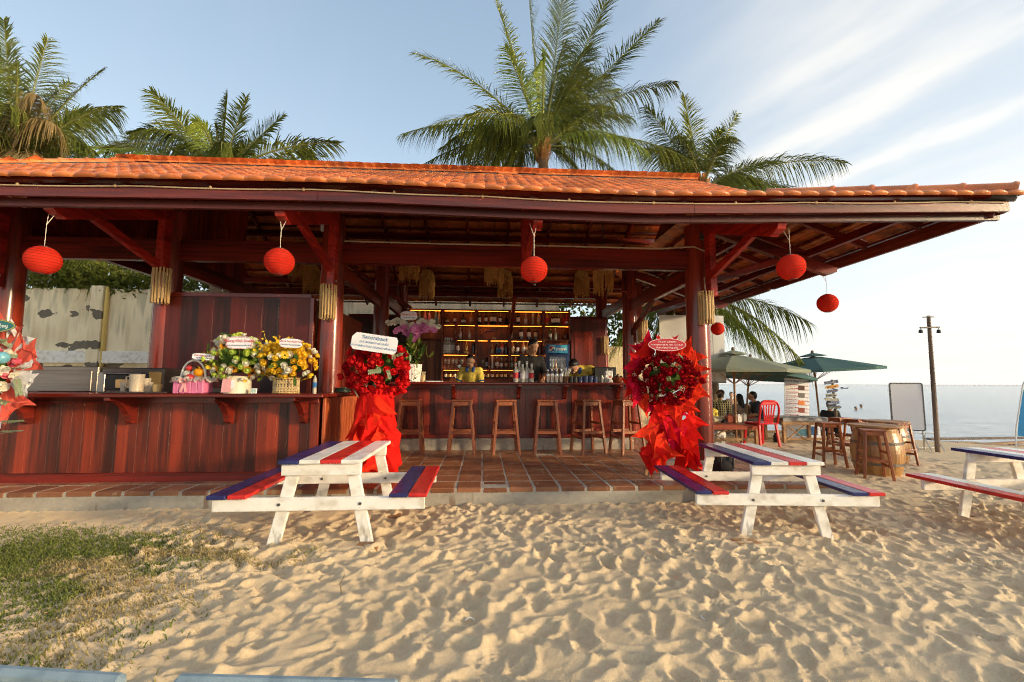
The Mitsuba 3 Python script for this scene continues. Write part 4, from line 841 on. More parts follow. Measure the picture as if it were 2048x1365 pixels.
for (px, py, d, s, lab) in ((1660, 937, -12, 0.98, 'wooden stool on the sand left of the barrel tables'), (1684, 912, 8, 1.0, 'wooden stool standing behind the stool left of the barrel tables'), (1750, 962, -24, 0.94, 'wooden stool in front of the near barrel table'),
                            (1800, 934, 10, 0.98, 'wooden stool mostly hidden behind the right side of the near barrel table'), (1716, 915, 20, 0.98, 'wooden stool half hidden behind the left side of the near barrel table')):
    p = behind(px, py, 0.16); stool(lab, p[0], p[1], p[2] - 0.01, d, s * 0.92, 'stools round the barrel tables')
# ------------------------------------------------------------------ barrel tables
def barrel(label, px, py, s=0.88):
    p = behind(px, py, 0.26); k = thing('barrel_table', label, 'barrel table', 'barrel tables on the sand')
    x, y, z = p[0], p[1], p[2] - 0.04
    n = 20
    for i in range(n):
        a0, a1 = 2 * PI * i / n + 0.006, 2 * PI * (i + 1) / n - 0.006
        t = np.linspace(0, 1, 7); r = 0.265 + 0.085 * np.sin(t * PI) ** 0.9
        V = np.vstack([np.stack([r * math.cos(a), r * math.sin(a), t * 0.80], -1) for a in (a0, (a0 + a1) / 2, a1)])
        V[7:14, :2] *= 1.004
        ii, jj = np.meshgrid(np.arange(2), np.arange(6), indexing='ij')
        part(k, 'stave', (V, tri(np.stack([ii * 7 + jj, (ii + 1) * 7 + jj, (ii + 1) * 7 + jj + 1, ii * 7 + jj + 1], -1).reshape(-1, 4))), 'barrel_wood', 40, M=mov(x, y, z) @ scl(s))
    part(k, 'inner_shell', lathe([(0.25, 0.0), (0.335, 0.4), (0.25, 0.8)], 20), 'barrel_wood', M=mov(x, y, z) @ scl(s))
    for h in (0.06, 0.24, 0.56, 0.74):
        r = 0.265 + 0.085 * math.sin(h / 0.8 * PI) ** 0.9 + 0.003
        part(k, 'hoop', lathe([(r - 0.01, h - 0.02), (r + 0.002, h - 0.02), (r + 0.002, h + 0.02), (r - 0.01, h + 0.02)], 32), 'barrel_wood' if h in (0.06, 0.74) else 'dark_steel', M=mov(x, y, z) @ scl(s))
    part(k, 'table_top', lathe([(0, 0.80), (0.355, 0.80), (0.365, 0.81), (0.365, 0.825), (0.355, 0.835), (0, 0.835)], 40), 'bench_wood', 30, M=mov(x, y, z) @ scl(s))
barrel('wine barrel table with round wooden top, the nearer of two on the sand', 1757, 956)
barrel('wine barrel table with round wooden top, half hidden behind the nearer barrel', 1777, 930)

# ------------------------------------------------------------------ red paper lanterns
thin('lantern_red', lambda p, n, uv: mix((0.66, 0.030, 0.016), (0.84, 0.06, 0.03), noise(p.x * 14, p.y * 14, p.z * 14)), 0.65, 0.6)
def lantern_mesh(r=0.127, sq=0.97):
    t = np.linspace(0.30, PI - 0.30, 46); w = 1 - 0.034 * (np.sin(np.linspace(0, PI * 15, 46)) ** 2)
    return lathe(np.stack([r * np.sin(t) * w, -r * sq * np.cos(t)], -1), 36)
LM, LR = mikit.ply(lantern_mesh(), 'lantern_red', True), mikit.ply(tube([(0.038 * math.cos(a), 0.038 * math.sin(a), 0) for a in np.linspace(0, 2 * PI, 15)], 0.003, 5), 'dark_steel', True)
mat('rib_red', (0.30, 0.012, 0.006), 0.6)
LH = mikit.ply(join([tube([(0.127 * math.sin(t) * 1.002 * math.cos(a), 0.127 * math.sin(t) * 1.002 * math.sin(a), -0.123 * math.cos(t)) for a in np.linspace(0, 2 * PI, 33)], 0.0016, 4, False) for t in np.linspace(0.42, PI - 0.42, 12)]), 'rib_red', True)
for i, (px, py, Y, top, lab, tilt) in enumerate(((86, 521, 4.14, 2.46, 'hung at the far left of the front eave', 6), (559, 524, 4.14, 2.46, 'hung from the eave above the yellow flowers', 2), (1068, 540, 4.14, 2.46, 'hung from the middle of the front eave', 3), (1582, 535, 4.1, 2.46, 'hung from the front eave right of the right column', -7),
        (1655, 607, 5.75, 2.46, 'hung alone at the right side eave against the sky', 0), (1435, 658, 8.5, 2.46, 'hung farthest back at the right, small, beside the white blind', 0))):
    q = atY(px, py, Y); k = thing('paper_lantern', 'red paper lantern ' + lab, 'lantern', 'red paper lanterns')
    M = mov(q) @ rot((0, 1, 0.3), tilt)
    part(k, 'shade', LM, None, M=M)
    part(k, 'rib_hoops', LH, None, M=M)
    for z_ in (0.118, -0.118): part(k, 'ring', LR, None, M=M @ mov(0, 0, z_))
    part(k, 'rib_wire', tube([(-0.038, 0, 0.118), (0, 0, 0.13), (0.038, 0, 0.118)], 0.002, 4), 'dark_steel', M=M)
    part(k, 'cord', join(tube([q + (0, 0, 0.125), q + (0, 0, top - q[2] - 0.07)], 0.003, 4), tube([q + (0, 0, top - q[2] - 0.08), q + (0.035, 0.05, top - q[2] + 0.06)], 0.003, 4), tube([q + (0, 0, top - q[2] - 0.08), q + (-0.035, 0.05, top - q[2] + 0.06)], 0.003, 4)), 'cord')
# woven straw lampshades with long fringes
def straw_shade(seed):
    g = np.random.default_rng(seed)
    dome = lathe([(0.02, 0.0), (0.08, -0.012), (0.12, -0.05), (0.14, -0.12), (0.148, -0.25)], 22)
    out = [dome]
    for i in range(130):
        a = g.uniform(0, 2 * PI); L = g.uniform(0.26, 0.42); r0 = 0.149 * g.uniform(0.95, 1.03)
        z = -0.12 - 0.12 * g.random(); r1 = r0 * g.uniform(0.72, 1.12); am = a + g.normal(0, 0.12)
        p = [np.array([r0 * math.cos(a), r0 * math.sin(a), z]), np.array([r0 * 1.04 * math.cos(am), r0 * 1.04 * math.sin(am), z - L * .5]), np.array([r1 * math.cos(am), r1 * math.sin(am), z - L])]
        out.append(tube(p, [0.006, 0.0055, 0.003], 3, False))
    return join(out)
SHD = [mikit.ply(straw_shade(s), 'straw', 40) for s in (1, 2, 3)]
HOOP = mikit.ply(tube([(0.151 * math.cos(a), 0.151 * math.sin(a), 0) for a in np.linspace(0, 2 * PI, 25)], 0.006, 5), 'straw', True)
for i, (px, pb, Y, lab) in enumerate(((416, 553, 7.0, 'far left, above the plank store room'), (598, 560, 7.0, 'behind the red lantern above the yellow flowers'), (622, 587, 9.2, 'far back, just left of the left column'), (818, 565, 7.0, 'near row, above the orchid'), (853.5, 598, 9.2, 'far row, right of the orchid'),
        (988, 573, 7.0, 'near row, left of the middle lantern'), (1010, 598, 9.2, 'far row, just left of the middle lantern'), (1163.6, 597, 9.2, 'far row, right of the middle lantern'), (1207, 590, 7.0, 'near row, last on the right'))):
    q = atY(px, pb, Y); k = thing('straw_lampshade', 'fringed straw pendant lampshade ' + lab, 'lampshade', 'straw pendant lampshades')
    M = mov(q[0], q[1], q[2] + 0.60) @ rot((0, 0, 1), 70 * i)
    part(k, 'shade', SHD[i % 3], None, M=M); part(k, 'hoop', HOOP, None, M=M @ mov(0, 0, -0.2))
    part(k, 'cord', tube([(q[0], q[1], q[2] + 0.6), (q[0], q[1], q[2] + 1.35)], 0.005, 4), 'black')
# bamboo stick wall lamps on the columns
def sconce(lab, x, y, zc, r=0.085, h=0.40):
    k = thing('bamboo_lamp', lab, 'lamp', 'bamboo stick lamps on the columns')
    for i in range(16):
        a = i * 2 * PI / 16; part(k, 'stick', tube([(x + r * math.cos(a), y + r * math.sin(a), zc - h / 2 - rng.uniform(0, .012)), (x + r * 1.02 * math.cos(a), y + r * 1.02 * math.sin(a), zc + h / 2 + rng.uniform(0, .012))], 0.010, 6), 'bamboo', 60)
    for dz in (-h * .38, h * .38): part(k, 'ring', tube([(x + r * .93 * math.cos(a), y + r * .93 * math.sin(a), zc + dz) for a in np.linspace(0, 2 * PI, 17)], 0.006, 4), 'bamboo', True)
    part(k, 'inner_cone', lathe([(0.02, zc - h * .4), (r * .8, zc - h * .4), (r * .8, zc + h * .4), (0.02, zc + h * .4)], 16), 'lab_cream', True, M=mov(x, y, 0))
    part(k, 'cable', tube([(x, y, zc + h / 2), (x, y + .02, zc + h / 2 + .12), (x + .02, y + .06, zc + h / 2 + .2)], 0.006, 5), 'cable', True)
for lab, px, py, Y in (('bamboo stick lamp on the column left of the plank store room', 322, 572, 5.50), ('bamboo stick lamp on the column left of the rose stand', 656, 605, 5.50), ('bamboo stick lamp on the right front column', 1412, 616, 5.50), ('bamboo stick lamp on the inner right column', 1285, 663, 8.28), ('small bamboo stick lamp farthest back at right', 1209, 692, 10.4)):
    q = atY(px, py, Y); sconce(lab, q[0], q[1], q[2])
# wiring along the beams
wire = thing('wiring', 'pale electric cable clipped along the tie beam and down the right column', 'cable')
part(wire, 'cable', tube([(-1.75, 5.69, 2.775), (-0.5, 5.695, 2.77), (0.9, 5.69, 2.775), (2.3, 5.69, 2.77), (2.72, 5.64, 2.79), (2.86, 5.60, 2.72), (2.89, 5.585, 2.55), (2.885, 5.585, 2.05)], 0.011, 6), 'cable', True)
wire2 = thing('wiring', 'orange cable curling down the inner right column', 'cable')
part(wire2, 'cable', tube([(2.55, 8.33, 2.75), (2.68, 8.3, 2.74), (2.72, 8.32, 2.62), (2.85, 8.32, 2.58), (2.95, 8.33, 2.5), (2.97, 8.33, 2.1)], 0.013, 6), 'red_wood', True)
for i, (px, py, Y) in enumerate(((648, 455, 5.7), (1404, 472, 5.62))):
    q = atY(px, py, Y); single('junction_box', box(0.07, 0.04, 0.11, 0.006, q), 'dark_steel' if i else 'white_plastic', ('pale' if not i else 'dark') + ' small lamp box high on the ' + ('left' if not i else 'right') + ' column', 'box')
# rolled down white blind at the far right corner
bl = thing('roller_blind', 'white roller blind let down behind the right column', 'blind'); X0, X1 = 4.05, float(atY(1450, 700, 10.2)[0])
thin('blind_cloth', (0.72, 0.70, 0.66), 0.5)
xx = np.linspace(X0, X1, 20); VV = np.vstack([np.stack([xx, 10.2 + 0.012 * np.sin(xx * 9 + s), xx * 0 + z], -1) for s, z in ((0, 1.06), (0.5, 1.8), (1, 2.6))])
ii, jj = np.meshgrid(np.arange(2), np.arange(19), indexing='ij')
part(bl, 'sheet', (VV, tri(np.stack([ii * 20 + jj, ii * 20 + jj + 1, (ii + 1) * 20 + jj + 1, (ii + 1) * 20 + jj], -1).reshape(-1, 4))), 'blind_cloth', True)
part(bl, 'bottom_bar', box(X1 - X0, 0.03, 0.03, 0.006, ((X0 + X1) / 2, 10.2, 1.05)), 'dark_steel'); part(bl, 'seam', box(0.006, 0.006, 1.5, 0, (X1 - 0.28, 10.185, 1.85)), 'cord')

# ------------------------------------------------------------------ on the left counter
CT = 0.8965
mat('brushed', lambda p, n, uv: mix((0.20, 0.16, 0.14), (0.33, 0.29, 0.26), fbm(p.x * 3, p.y, p.z * 60, 3)), 0.36, metallic=0.85)
ov = thing('counter_oven', 'wide stainless steel counter oven with a dark glass door and handle', 'oven')
q0, q1, q2 = atY(50, 788, 5.15), atY(193, 788, 5.15), atY(322, 788, 5.15); zt_ = float(atY(120, 733, 5.15)[2])
part(ov, 'steel_cabinet', box(q1[0] - q0[0], 0.5, zt_ - CT, 0.008, ((q0[0] + q1[0]) / 2, 5.40, (zt_ + CT) / 2)), 'brushed')
part(ov, 'side_panel', box((q1[0] - q0[0]) * 0.78, 0.012, (zt_ - CT) * 0.8, 0.006, ((q0[0] + q1[0]) / 2 + 0.02, 5.147, (zt_ + CT) / 2 - 0.02)), 'brushed')
part(ov, 'oven_body', box(q2[0] - q1[0] - 0.012, 0.45, zt_ - CT - 0.012, 0.008, ((q1[0] + q2[0]) / 2 + 0.006, 5.40, (zt_ + CT) / 2 - 0.006)), 'dark_steel')
dro = part(ov, 'door', box((q2[0] - q1[0]) * 0.72, 0.02, 0.17, 0.004, (q1[0] + (q2[0] - q1[0]) * 0.42, 5.165, CT + 0.11)), 'black')
part(dro, 'handle', tube([(q1[0] + 0.06, 5.135, CT + 0.2), (q1[0] + (q2[0] - q1[0]) * 0.68, 5.135, CT + 0.2)], 0.008, 6), 'steel', True)
part(dro, 'window_glass', box((q2[0] - q1[0]) * 0.35, 0.008, 0.09, 0.003, (q1[0] + (q2[0] - q1[0]) * 0.45, 5.152, CT + 0.09)), 'glass_tan')
part(ov, 'control_panel', box((q2[0] - q1[0]) * 0.2, 0.014, 0.2, 0.003, (q2[0] - (q2[0] - q1[0]) * 0.13, 5.168, CT + 0.12)), 'gold')
part(ov, 'post', box(0.07, 0.02, zt_ - CT - 0.06, 0.004, (q1[0] + 0.035, 5.160, (zt_ + CT) / 2 - 0.03)), 'steel')
def ct(px, y=4.72): q = atY(px, 785, y); return q[0], q[1], CT
x, y, z = ct(275, 4.68); single('serving_tray', box(.62, .3, .012, .006, (x + .02, y + .05, z + .007)), 'dark_steel', 'thin dark serving tray under the jug on the left counter', 'tray')
scene['cloudy_plastic'] = {'type': 'blendbsdf', 'weight': 0.55, 'a': {'type': 'thindielectric'}, 'b': {'type': 'principled', 'base_color': rgb((0.75, 0.62, 0.48)), 'roughness': 0.4}}
x, y, z = ct(272, 4.70); z += .014; jg = thing('plastic_jug', 'cloudy plastic jug with a handle on the dark tray', 'jug')
part(jg, 'body', lathe([(0, 0), (.052, 0), (.055, .01), (.062, .165), (.066, .17)], 22), 'cloudy_plastic', 40, M=mov(x, y, z)); part(jg, 'handle', tube([(x - .06, y, z + .15), (x - .10, y, z + .145), (x - .10, y, z + .05), (x - .055, y, z + .03)], .008, 6), 'cloudy_plastic', True)
part(jg, 'drink', lathe([(0, .004), (.049, .004), (.053, .09), (0, .09)], 20), 'glass_tan', 40, M=mov(x, y, z))
for i, (px, s_) in enumerate(((246, .8), (291, 1.1), (300, .75))): x, y, z = ct(px, 4.8); single('tumbler', lathe([(0, 0), (.03, 0), (.036, .12), (.033, .12), (.028, .008), (0, .008)], 16), 'cloudy_plastic', ('clear tumbler left of the plastic jug on the tray', 'tall clear tumbler right of the plastic jug on the tray', 'short clear tumbler beside the woven beaker on the tray')[i], 'tumbler', smooth=40, M=mov(x, y, z + .014) @ scl(s_))
x, y, z = ct(314, 4.72); single('woven_beaker', lathe([(0, 0), (.034, 0), (.044, .075), (.04, .075), (.03, .006), (0, .006)], 18), 'bamboo', 'small woven bamboo beaker at the right end of the tray', 'beaker', smooth=40, M=mov(x, y, z + .014))
x, y, z = ct(432, 5.0); single('low_box', box(.19, .14, .045, .004, (x, y, z + .024)), 'concrete', 'low grey box behind the counter between pink basket and flowers', 'box')
x, y, z = ct(507.5, 4.6); fr_ = thing('card_holder', 'small white framed card standing right of the cream flower pot', 'card'); part(fr_, 'frame', box(.058, .012, .05, .003, (x, y, z + .026)), 'white_plastic'); part(fr_, 'picture', box(.04, .004, .03, 0, (x, y - .008, z + .026)), 'lab_green')
x, y, z = ct(629, 4.66); wb = thing('water_bottle', 'small clear water bottle with blue label at the right end of the left counter', 'bottle'); part(wb, 'body', lathe([(0, 0), (.018, 0), (.02, .02), (.016, .08), (.02, .12), (.016, .15), (.008, .165), (.008, .18), (0, .18)], 14), 'cloudy_plastic', 40, M=mov(x, y, z)); part(wb, 'label', lathe([(.0205, .06), (.0205, .11)], 14), 'ink_blue', True, M=mov(x, y, z))

# ------------------------------------------------------------------ grey blue chairs right in front of the camera
def near_chair(label, pxa, pxb, pya, pyb, Z):
    k = thing('garden_chair', label, 'chair', 'grey blue wooden chairs')
    a, b = atZ(pxa, pya, Z), atZ(pxb, pyb, Z); n = np.array([b[1] - a[1], a[0] - b[0], 0]); n /= np.linalg.norm(n)
    part(k, 'top_rail', beam(a - n * .0 - (0, 0, .05), b - (0, 0, .05), .035, .10, .012), 'greyblue_paint')
    for t in (.06, .94): p = a + (b - a) * t; part(k, 'back_post', beam(p - (0, 0, .09), (p[0], p[1], -.2), .035, .05, .005, up=(1, 0, 0)), 'greyblue_paint')
    c = (a + b) / 2 + n * .22; part(k, 'seat', beam((a + n * .22) * (1, 1, 0) + (0, 0, .08), (b + n * .22) * (1, 1, 0) + (0, 0, .08), .4, .03, .006), 'greyblue_paint')
    for t in (.06, .94): p = a + (b - a) * t + n * .40; part(k, 'front_leg', beam((p[0], p[1], .065), (p[0], p[1], -.2), .035, .05, .005, up=(1, 0, 0)), 'greyblue_paint')
near_chair('grey blue wooden chair back at the bottom left corner', -40, 250, 1330, 1349, .28)
near_chair('grey blue wooden chair back at the bottom edge, second from the left', 352, 800, 1349, 1361, .28)
# ------------------------------------------------------------------ flowers
def petal(w, L, curl=0.5, cup=0.25, n=3):
    """a petal growing along +y in the xy plane, curling up to +z"""
    t = np.linspace(0, 1, n + 1); V = []
    for a in t:
        ww = w * math.sin(PI * (0.12 + 0.80 * a)) ** 0.7; ang = curl * a
        for s in (-1, 0, 1): V.append((s * ww / 2, L * a * math.cos(ang), L * a * math.sin(ang) + cup * ww * abs(s) * 0.5))
    f = [[i * 3 + j, i * 3 + j + 1, i * 3 + j + 4, i * 3 + j + 3] for i in range(n) for j in range(2)]
    return np.array(V), tri(np.array(f))
def rose_mesh(R=0.04):
    ms = [ball((R * .42, R * .42, R * .5), 1, (0, 0, R * .62))]
    for m_, (n, tilt, L, w, z) in enumerate(((5, 25, .95, .95, .1), (5, 50, .85, .85, .15), (4, 70, .78, .75, .2), (3, 82, .7, .6, .25))):
        for i in range(n): ms.append(xf(petal(w * R, L * R, 0.55, .35), rot((0, 0, 1), i * 360 / n + m_ * 37) @ mov(0, R * (.30 - .07 * m_), z * R) @ rot((1, 0, 0), tilt)))
    return join(ms)
def daisy_mesh(R=0.035, n=13):
    return join([xf(petal(R * .42, R, .25, .1, 2), rot((0, 0, 1), i * 360 / n) @ mov(0, R * .2, .004 * (i % 2))) for i in range(n)])
def blossom_mesh(R=0.012, n=5):
    return join([xf(petal(R * .95, R, .5, .2, 2), rot((0, 0, 1), i * 360 / n)) for i in range(n)])
def orchid_mesh(R=0.04):
    return join([xf(petal(R * w, R, .15, .1, 3), rot((0, 0, 1), a)) for a, w in ((0, .7), (72, 1.25), (-72, 1.25), (140, .7), (-140, .7))] + [ball((R * .14, R * .2, R * .16), 1, (0, -R * .12, R * .12))])
def leaf_mesh(w=.03, L=.08): return petal(w, L, .5, .2, 3)
def sprig_mesh(L=.16, n=7, w=.02):
    ms = [tube([(0, 0, 0), (0, L * .5, L * .03), (0, L, L * .12)], [.002, .002, .001], 4, False)]
    for i in range(n):
        for s in (-1, 1): ms.append(xf(petal(w, w * 1.5, .3, .2, 2), mov(0, L * (.2 + .8 * i / n), L * .06) @ rot((0, 0, 1), s * 60)))
    return join(ms)
def fuzz_mesh(R=.05, n=26, seed=3):
    g = np.random.default_rng(seed); ms = []
    for i in range(n): v = g.normal(size=3); v = v / np.linalg.norm(v) * R * g.uniform(.5, 1); ms.append(ball(R * .11, 0, v + (0, 0, R * .6)))
    return join(ms)
def petalmat(name, a, b): return thin(name, lambda p, n, uv: mix(a, b, noise(p.x * 45, p.y * 45, p.z * 45)), 0.35, 0.5)
petalmat('petal_red', (0.48, 0.008, 0.012), (0.86, 0.03, 0.03)); petalmat('petal_deep_red', (0.16, 0.004, 0.008), (0.48, 0.012, 0.02)); petalmat('petal_white', (0.70, 0.66, 0.50), (0.88, 0.85, 0.74)); petalmat('petal_yellow', (0.80, 0.48, 0.02), (0.92, 0.66, 0.06))
petalmat('petal_lime', (0.42, 0.55, 0.06), (0.62, 0.72, 0.16)); petalmat('petal_orange', (0.80, 0.30, 0.02), (0.90, 0.45, 0.03)); petalmat('petal_magenta', (0.55, 0.10, 0.34), (0.80, 0.36, 0.62)); petalmat('petal_pink', (0.75, 0.10, 0.18), (0.88, 0.30, 0.36)); petalmat('petal_pale', (0.80, 0.70, 0.42), (0.88, 0.80, 0.58))
petalmat('leaf_green', (0.03, 0.07, 0.015), (0.10, 0.17, 0.04)); petalmat('leaf_grey', (0.18, 0.25, 0.15), (0.36, 0.42, 0.28)); petalmat('leaf_lime', (0.22, 0.28, 0.05), (0.38, 0.42, 0.10))
mat('seed_brown', (0.05, 0.02, 0.008), 0.9)
ROSE, DAISY, BLOS, ORCH, LEAF, SPRIG, FUZZ = rose_mesh(), daisy_mesh(), blossom_mesh(.016), orchid_mesh(), leaf_mesh(), sprig_mesh(), fuzz_mesh()
_fp = {}
def fply(kind, mt):
    k = (kind, mt)
    if k not in _fp: _fp[k] = mikit.ply({'rose': ROSE, 'daisy': DAISY, 'blossom': BLOS, 'orchid': ORCH, 'leaf': LEAF, 'sprig': SPRIG, 'fuzz': FUZZ}[kind], mt, 50)
    return _fp[k]
def facing(o, n, spin, s):
    n = np.asarray(n, float) / np.linalg.norm(n); x = np.cross((0.1, 0.2, 1), n); x /= np.linalg.norm(x); y = np.cross(n, x)
    return frame(o, x, y, n) @ rot((0, 0, 1), spin) @ scl(s)
def dome_points(c, r, n, seed, low=-0.7, jit=.12):
    """n points spread over the ellipsoid c, r, leaving out what lies below low (times its height)"""
    g = np.random.default_rng(seed); out = []; k = int(n / (1 - low) * 2)
    for i in range(k):
        z = 1 - 2 * (i + .5) / k
        if z < low: continue
        a = i * 2.399963; q = math.sqrt(1 - z * z); v = np.array([q * math.cos(a), q * math.sin(a), z]) + g.normal(0, jit, 3) * (1, 1, .6)
        out.append((np.asarray(c) + np.asarray(r) * v, v / np.asarray(r)))
    return out
def bunch(k, c, r, n, kinds, seed, low=-.7, back=False, core='leaf_green', smin=.8, smax=1.15):
    """kinds: (mesh, material, part name, weight, scale, lift)"""
    g = np.random.default_rng(seed); w = np.array([q[3] for q in kinds], float); w /= w.sum()
    part(k, 'greenery', xf(ball(1.0, 2), mov(c) @ scl(*(np.asarray(r) * .74))), core, True)
    for p, v in dome_points(c, r, n, seed, low):
        if not back and v[1] * r[1] > .45: continue
        q = kinds[g.choice(len(kinds), p=w)]; u = v / np.linalg.norm(v)
        part(k, q[2], fply(q[0], q[1]), None, M=facing(p + u * q[5] * g.uniform(0, 1), u + g.normal(0, .2, 3), g.uniform(0, 360), q[4] * g.uniform(smin, smax)))
        if q[0] == 'daisy': part(k, 'flower_centre', ball((.013 * q[4], .013 * q[4], .008), 1), 'seed_brown', True, M=facing(p + u * (q[5] * 0.5 + .012), u, 0, 1))
def card(k, poly, o, xd, texts, mt='white_card', border=None):
    """a lettered card, facing the viewer side (-y)"""
    M = to_frame(o, xd, (0, 0, 1)); c = part(k, 'card', extr(poly, .006), mt, M=M); thin_ = mt != 'white_card'
    if border: part(c, 'border', extr(poly.buffer(-.004).difference(poly.buffer(-.008)), .001), border, M=M @ mov(0, 0, .0062))
    for t, h, dx, dy, m_ in texts:
        try: part(c, 'lettering', lettering(t, h, not thin_), m_, M=M @ mov(dx, dy, .0064))
        except Exception: pass
    return c
def cloud_poly(w, h, n=12):
    a = np.linspace(0, 2 * PI, 140)[:-1]; r = 1 + .05 * np.abs(np.sin(a * n / 2))
    return Polygon(np.stack([w / 2 * r * np.sign(np.cos(a)) * np.abs(np.cos(a)) ** .55, h / 2 * r * np.sign(np.sin(a)) * np.abs(np.sin(a)) ** .7], -1)).buffer(0)
def crumple(c, r0, r1, z0, z1, seed, nu=26, nv=12, amp=.05):
    """a hanging sheet of stiff paper wrapped round a stand, full of creases"""
    U, Vv = np.meshgrid(np.arange(nu), np.arange(nv + 1)); a = U * 2 * PI / nu + (Vv % 2) * PI / nu
    g = np.random.default_rng(seed); r = r0 + (r1 - r0) * (Vv / nv) + g.normal(0, amp * .6, U.shape) + amp * np.sin(a * 5 + seed) * (Vv / nv)
    P = np.stack([c[0] + r * np.cos(a), c[1] + r * np.sin(a) * .8, z0 + (z1 - z0) * Vv / nv + g.normal(0, .015, U.shape)], -1).reshape(-1, 3)
    P[:, 2] = np.maximum(P[:, 2], z1)
    q = [[v * nu + u, v * nu + (u + 1) % nu, (v + 1) * nu + (u + 1) % nu, (v + 1) * nu + u] for v in range(nv) for u in range(nu)]
    return P, tri(np.array(q))
def sheet(w, h, seed, nu=4, nv=4):
    """one creased sheet of wrapping paper, hanging from its top edge, narrow at the top, with pointed corners"""
    g = np.random.default_rng(seed); V = []
    for j in range(nv + 1):
        for i in range(nu + 1):
            s, t = i / nu - .5, j / nv
            V.append((s * w * (.35 + .75 * t), -(.10 * t * w + .22 * w * abs(s) * t) + g.normal(0, .07 * w) * t, -h * t * (1 - .35 * (1 - abs(2 * s)) * (t > .9)) + g.normal(0, .03 * h)))
    f = [[j * (nu + 1) + i, j * (nu + 1) + i + 1, (j + 1) * (nu + 1) + i + 1, (j + 1) * (nu + 1) + i] for j in range(nv) for i in range(nu)]
    return np.array(V), tri(np.array(f))
thin('paper_red', (0.80, 0.022, 0.016), .45, .35); thin('paper_orange_red', (0.85, 0.05, 0.02), .45, .35); thin('paper_crimson', (0.62, 0.012, 0.04), .45, .35); thin('paper_white', (.8, .78, .76), .4); thin('paper_coral', (.75, .13, .09), .4)
PS = {m_: [mikit.ply(sheet(.34, .36, s), m_) for s in range(4)] for m_ in ('paper_red', 'paper_orange_red', 'paper_crimson', 'paper_white', 'paper_coral')}

# red rose stand left of the bar
FS = thing('flower_stand', 'stand of bright red roses over a red paper skirt, with a white greeting board', 'flower stand', 'grand opening flower stands')
c = atY(755, 738, 4.95)
bunch(FS, c, (.275, .21, .26), 260, (('rose', 'petal_red', 'rose', 8, 1.4, .02), ('rose', 'petal_deep_red', 'rose', 2, 1.3, .01), ('sprig', 'leaf_grey', 'leaf_sprig', 1.3, .9, .05), ('fuzz', 'petal_pale', 'filler_flower', .9, .55, .03), ('leaf', 'leaf_green', 'leaf', .4, .9, .02)), 11, -.95)
part(FS, 'paper_skirt', crumple((c[0], c[1]), .19, .25, c[2] - .18, .02, 5, 18, 9, .05), 'paper_red')
for i in range(11):
    t = i / 11; a = -PI / 2 + rng.normal(0, 1.1); z_ = c[2] - .25 - t * .62
    part(FS, 'paper_sheet', PS[('paper_red', 'paper_orange_red', 'paper_orange_red', 'paper_red')[i % 4]][i % 4], None, M=mov(c[0] + .19 * math.cos(a), c[1] + .17 * math.sin(a), max(z_, .33)) @ rot((0, 0, 1), math.degrees(a) + 90) @ rot((0, 1, 0), rng.normal(0, 18)) @ scl(rng.uniform(.7, 1.0)))
for dx in (-.14, .14): part(FS, 'stand_leg', beam((c[0] + dx, c[1] + .12, .02), (c[0] + dx * .4, c[1] + .08, 1.1), .03, .03, .003, up=(0, 1, 0)), 'bench_wood')
o = atY(749, 687, 4.66); w_, h_ = .46, .175
oct_ = Polygon([(-w_ / 2 + .04, h_ / 2), (w_ / 2 - .02, h_ / 2), (w_ / 2, h_ / 2 - .03), (w_ / 2, -h_ / 2 + .03), (w_ / 2 - .03, -h_ / 2), (-w_ / 2 + .03, -h_ / 2), (-w_ / 2, -h_ / 2 + .03), (-w_ / 2, h_ / 2 - .05)])
card(FS, oct_, o, (1, 0, -.14), (('Sacombank', .034, 0, .034, 'ink_blue'), ('CHI NHÁNH PHÚ QUỐC', .019, 0, -.010, 'ink_blue'), ('CHÚC MỪNG KHAI TRƯƠNG HỒNG PHÁT', .0175, 0, -.052, 'ink_blue')))

# dark red rose stand at the right, in big wrapping papers, on two papered legs
FT = thing('flower_stand', 'stand of dark red roses wrapped in red paper, with an oval red sign', 'flower stand', 'grand opening flower stands')
c = atY(1330, 757, 4.95)
bunch(FT, c, (.275, .20, .235), 330, (('rose', 'petal_deep_red', 'rose', 8, 1.12, .02), ('fuzz', 'petal_pale', 'filler_flower', 1.5, .6, .04), ('sprig', 'leaf_grey', 'leaf_sprig', .35, .7, .05), ('leaf', 'leaf_green', 'leaf', .4, .8, .02)), 23, -.95)
for i in range(22):
    a = i / 22 * 2 * PI; rr = .20 + .05 * rng.random(); up_ = math.sin(a)
    part(FT, 'wrapping_paper', PS[('paper_red', 'paper_crimson', 'paper_orange_red', 'paper_crimson')[(i if math.cos(a) < .5 else 2) % 4]][i % 4], None,
         M=mov(c[0] + rr * 1.05 * math.cos(a), c[1] + .05 + rng.normal(0, .03), c[2] + rr * up_) @ rot((0, -1, 0), math.degrees(a) + 90 + rng.normal(0, 12)) @ rot((1, 0, 0), rng.uniform(-25, 10)) @ scl(rng.uniform(.62, .85)))
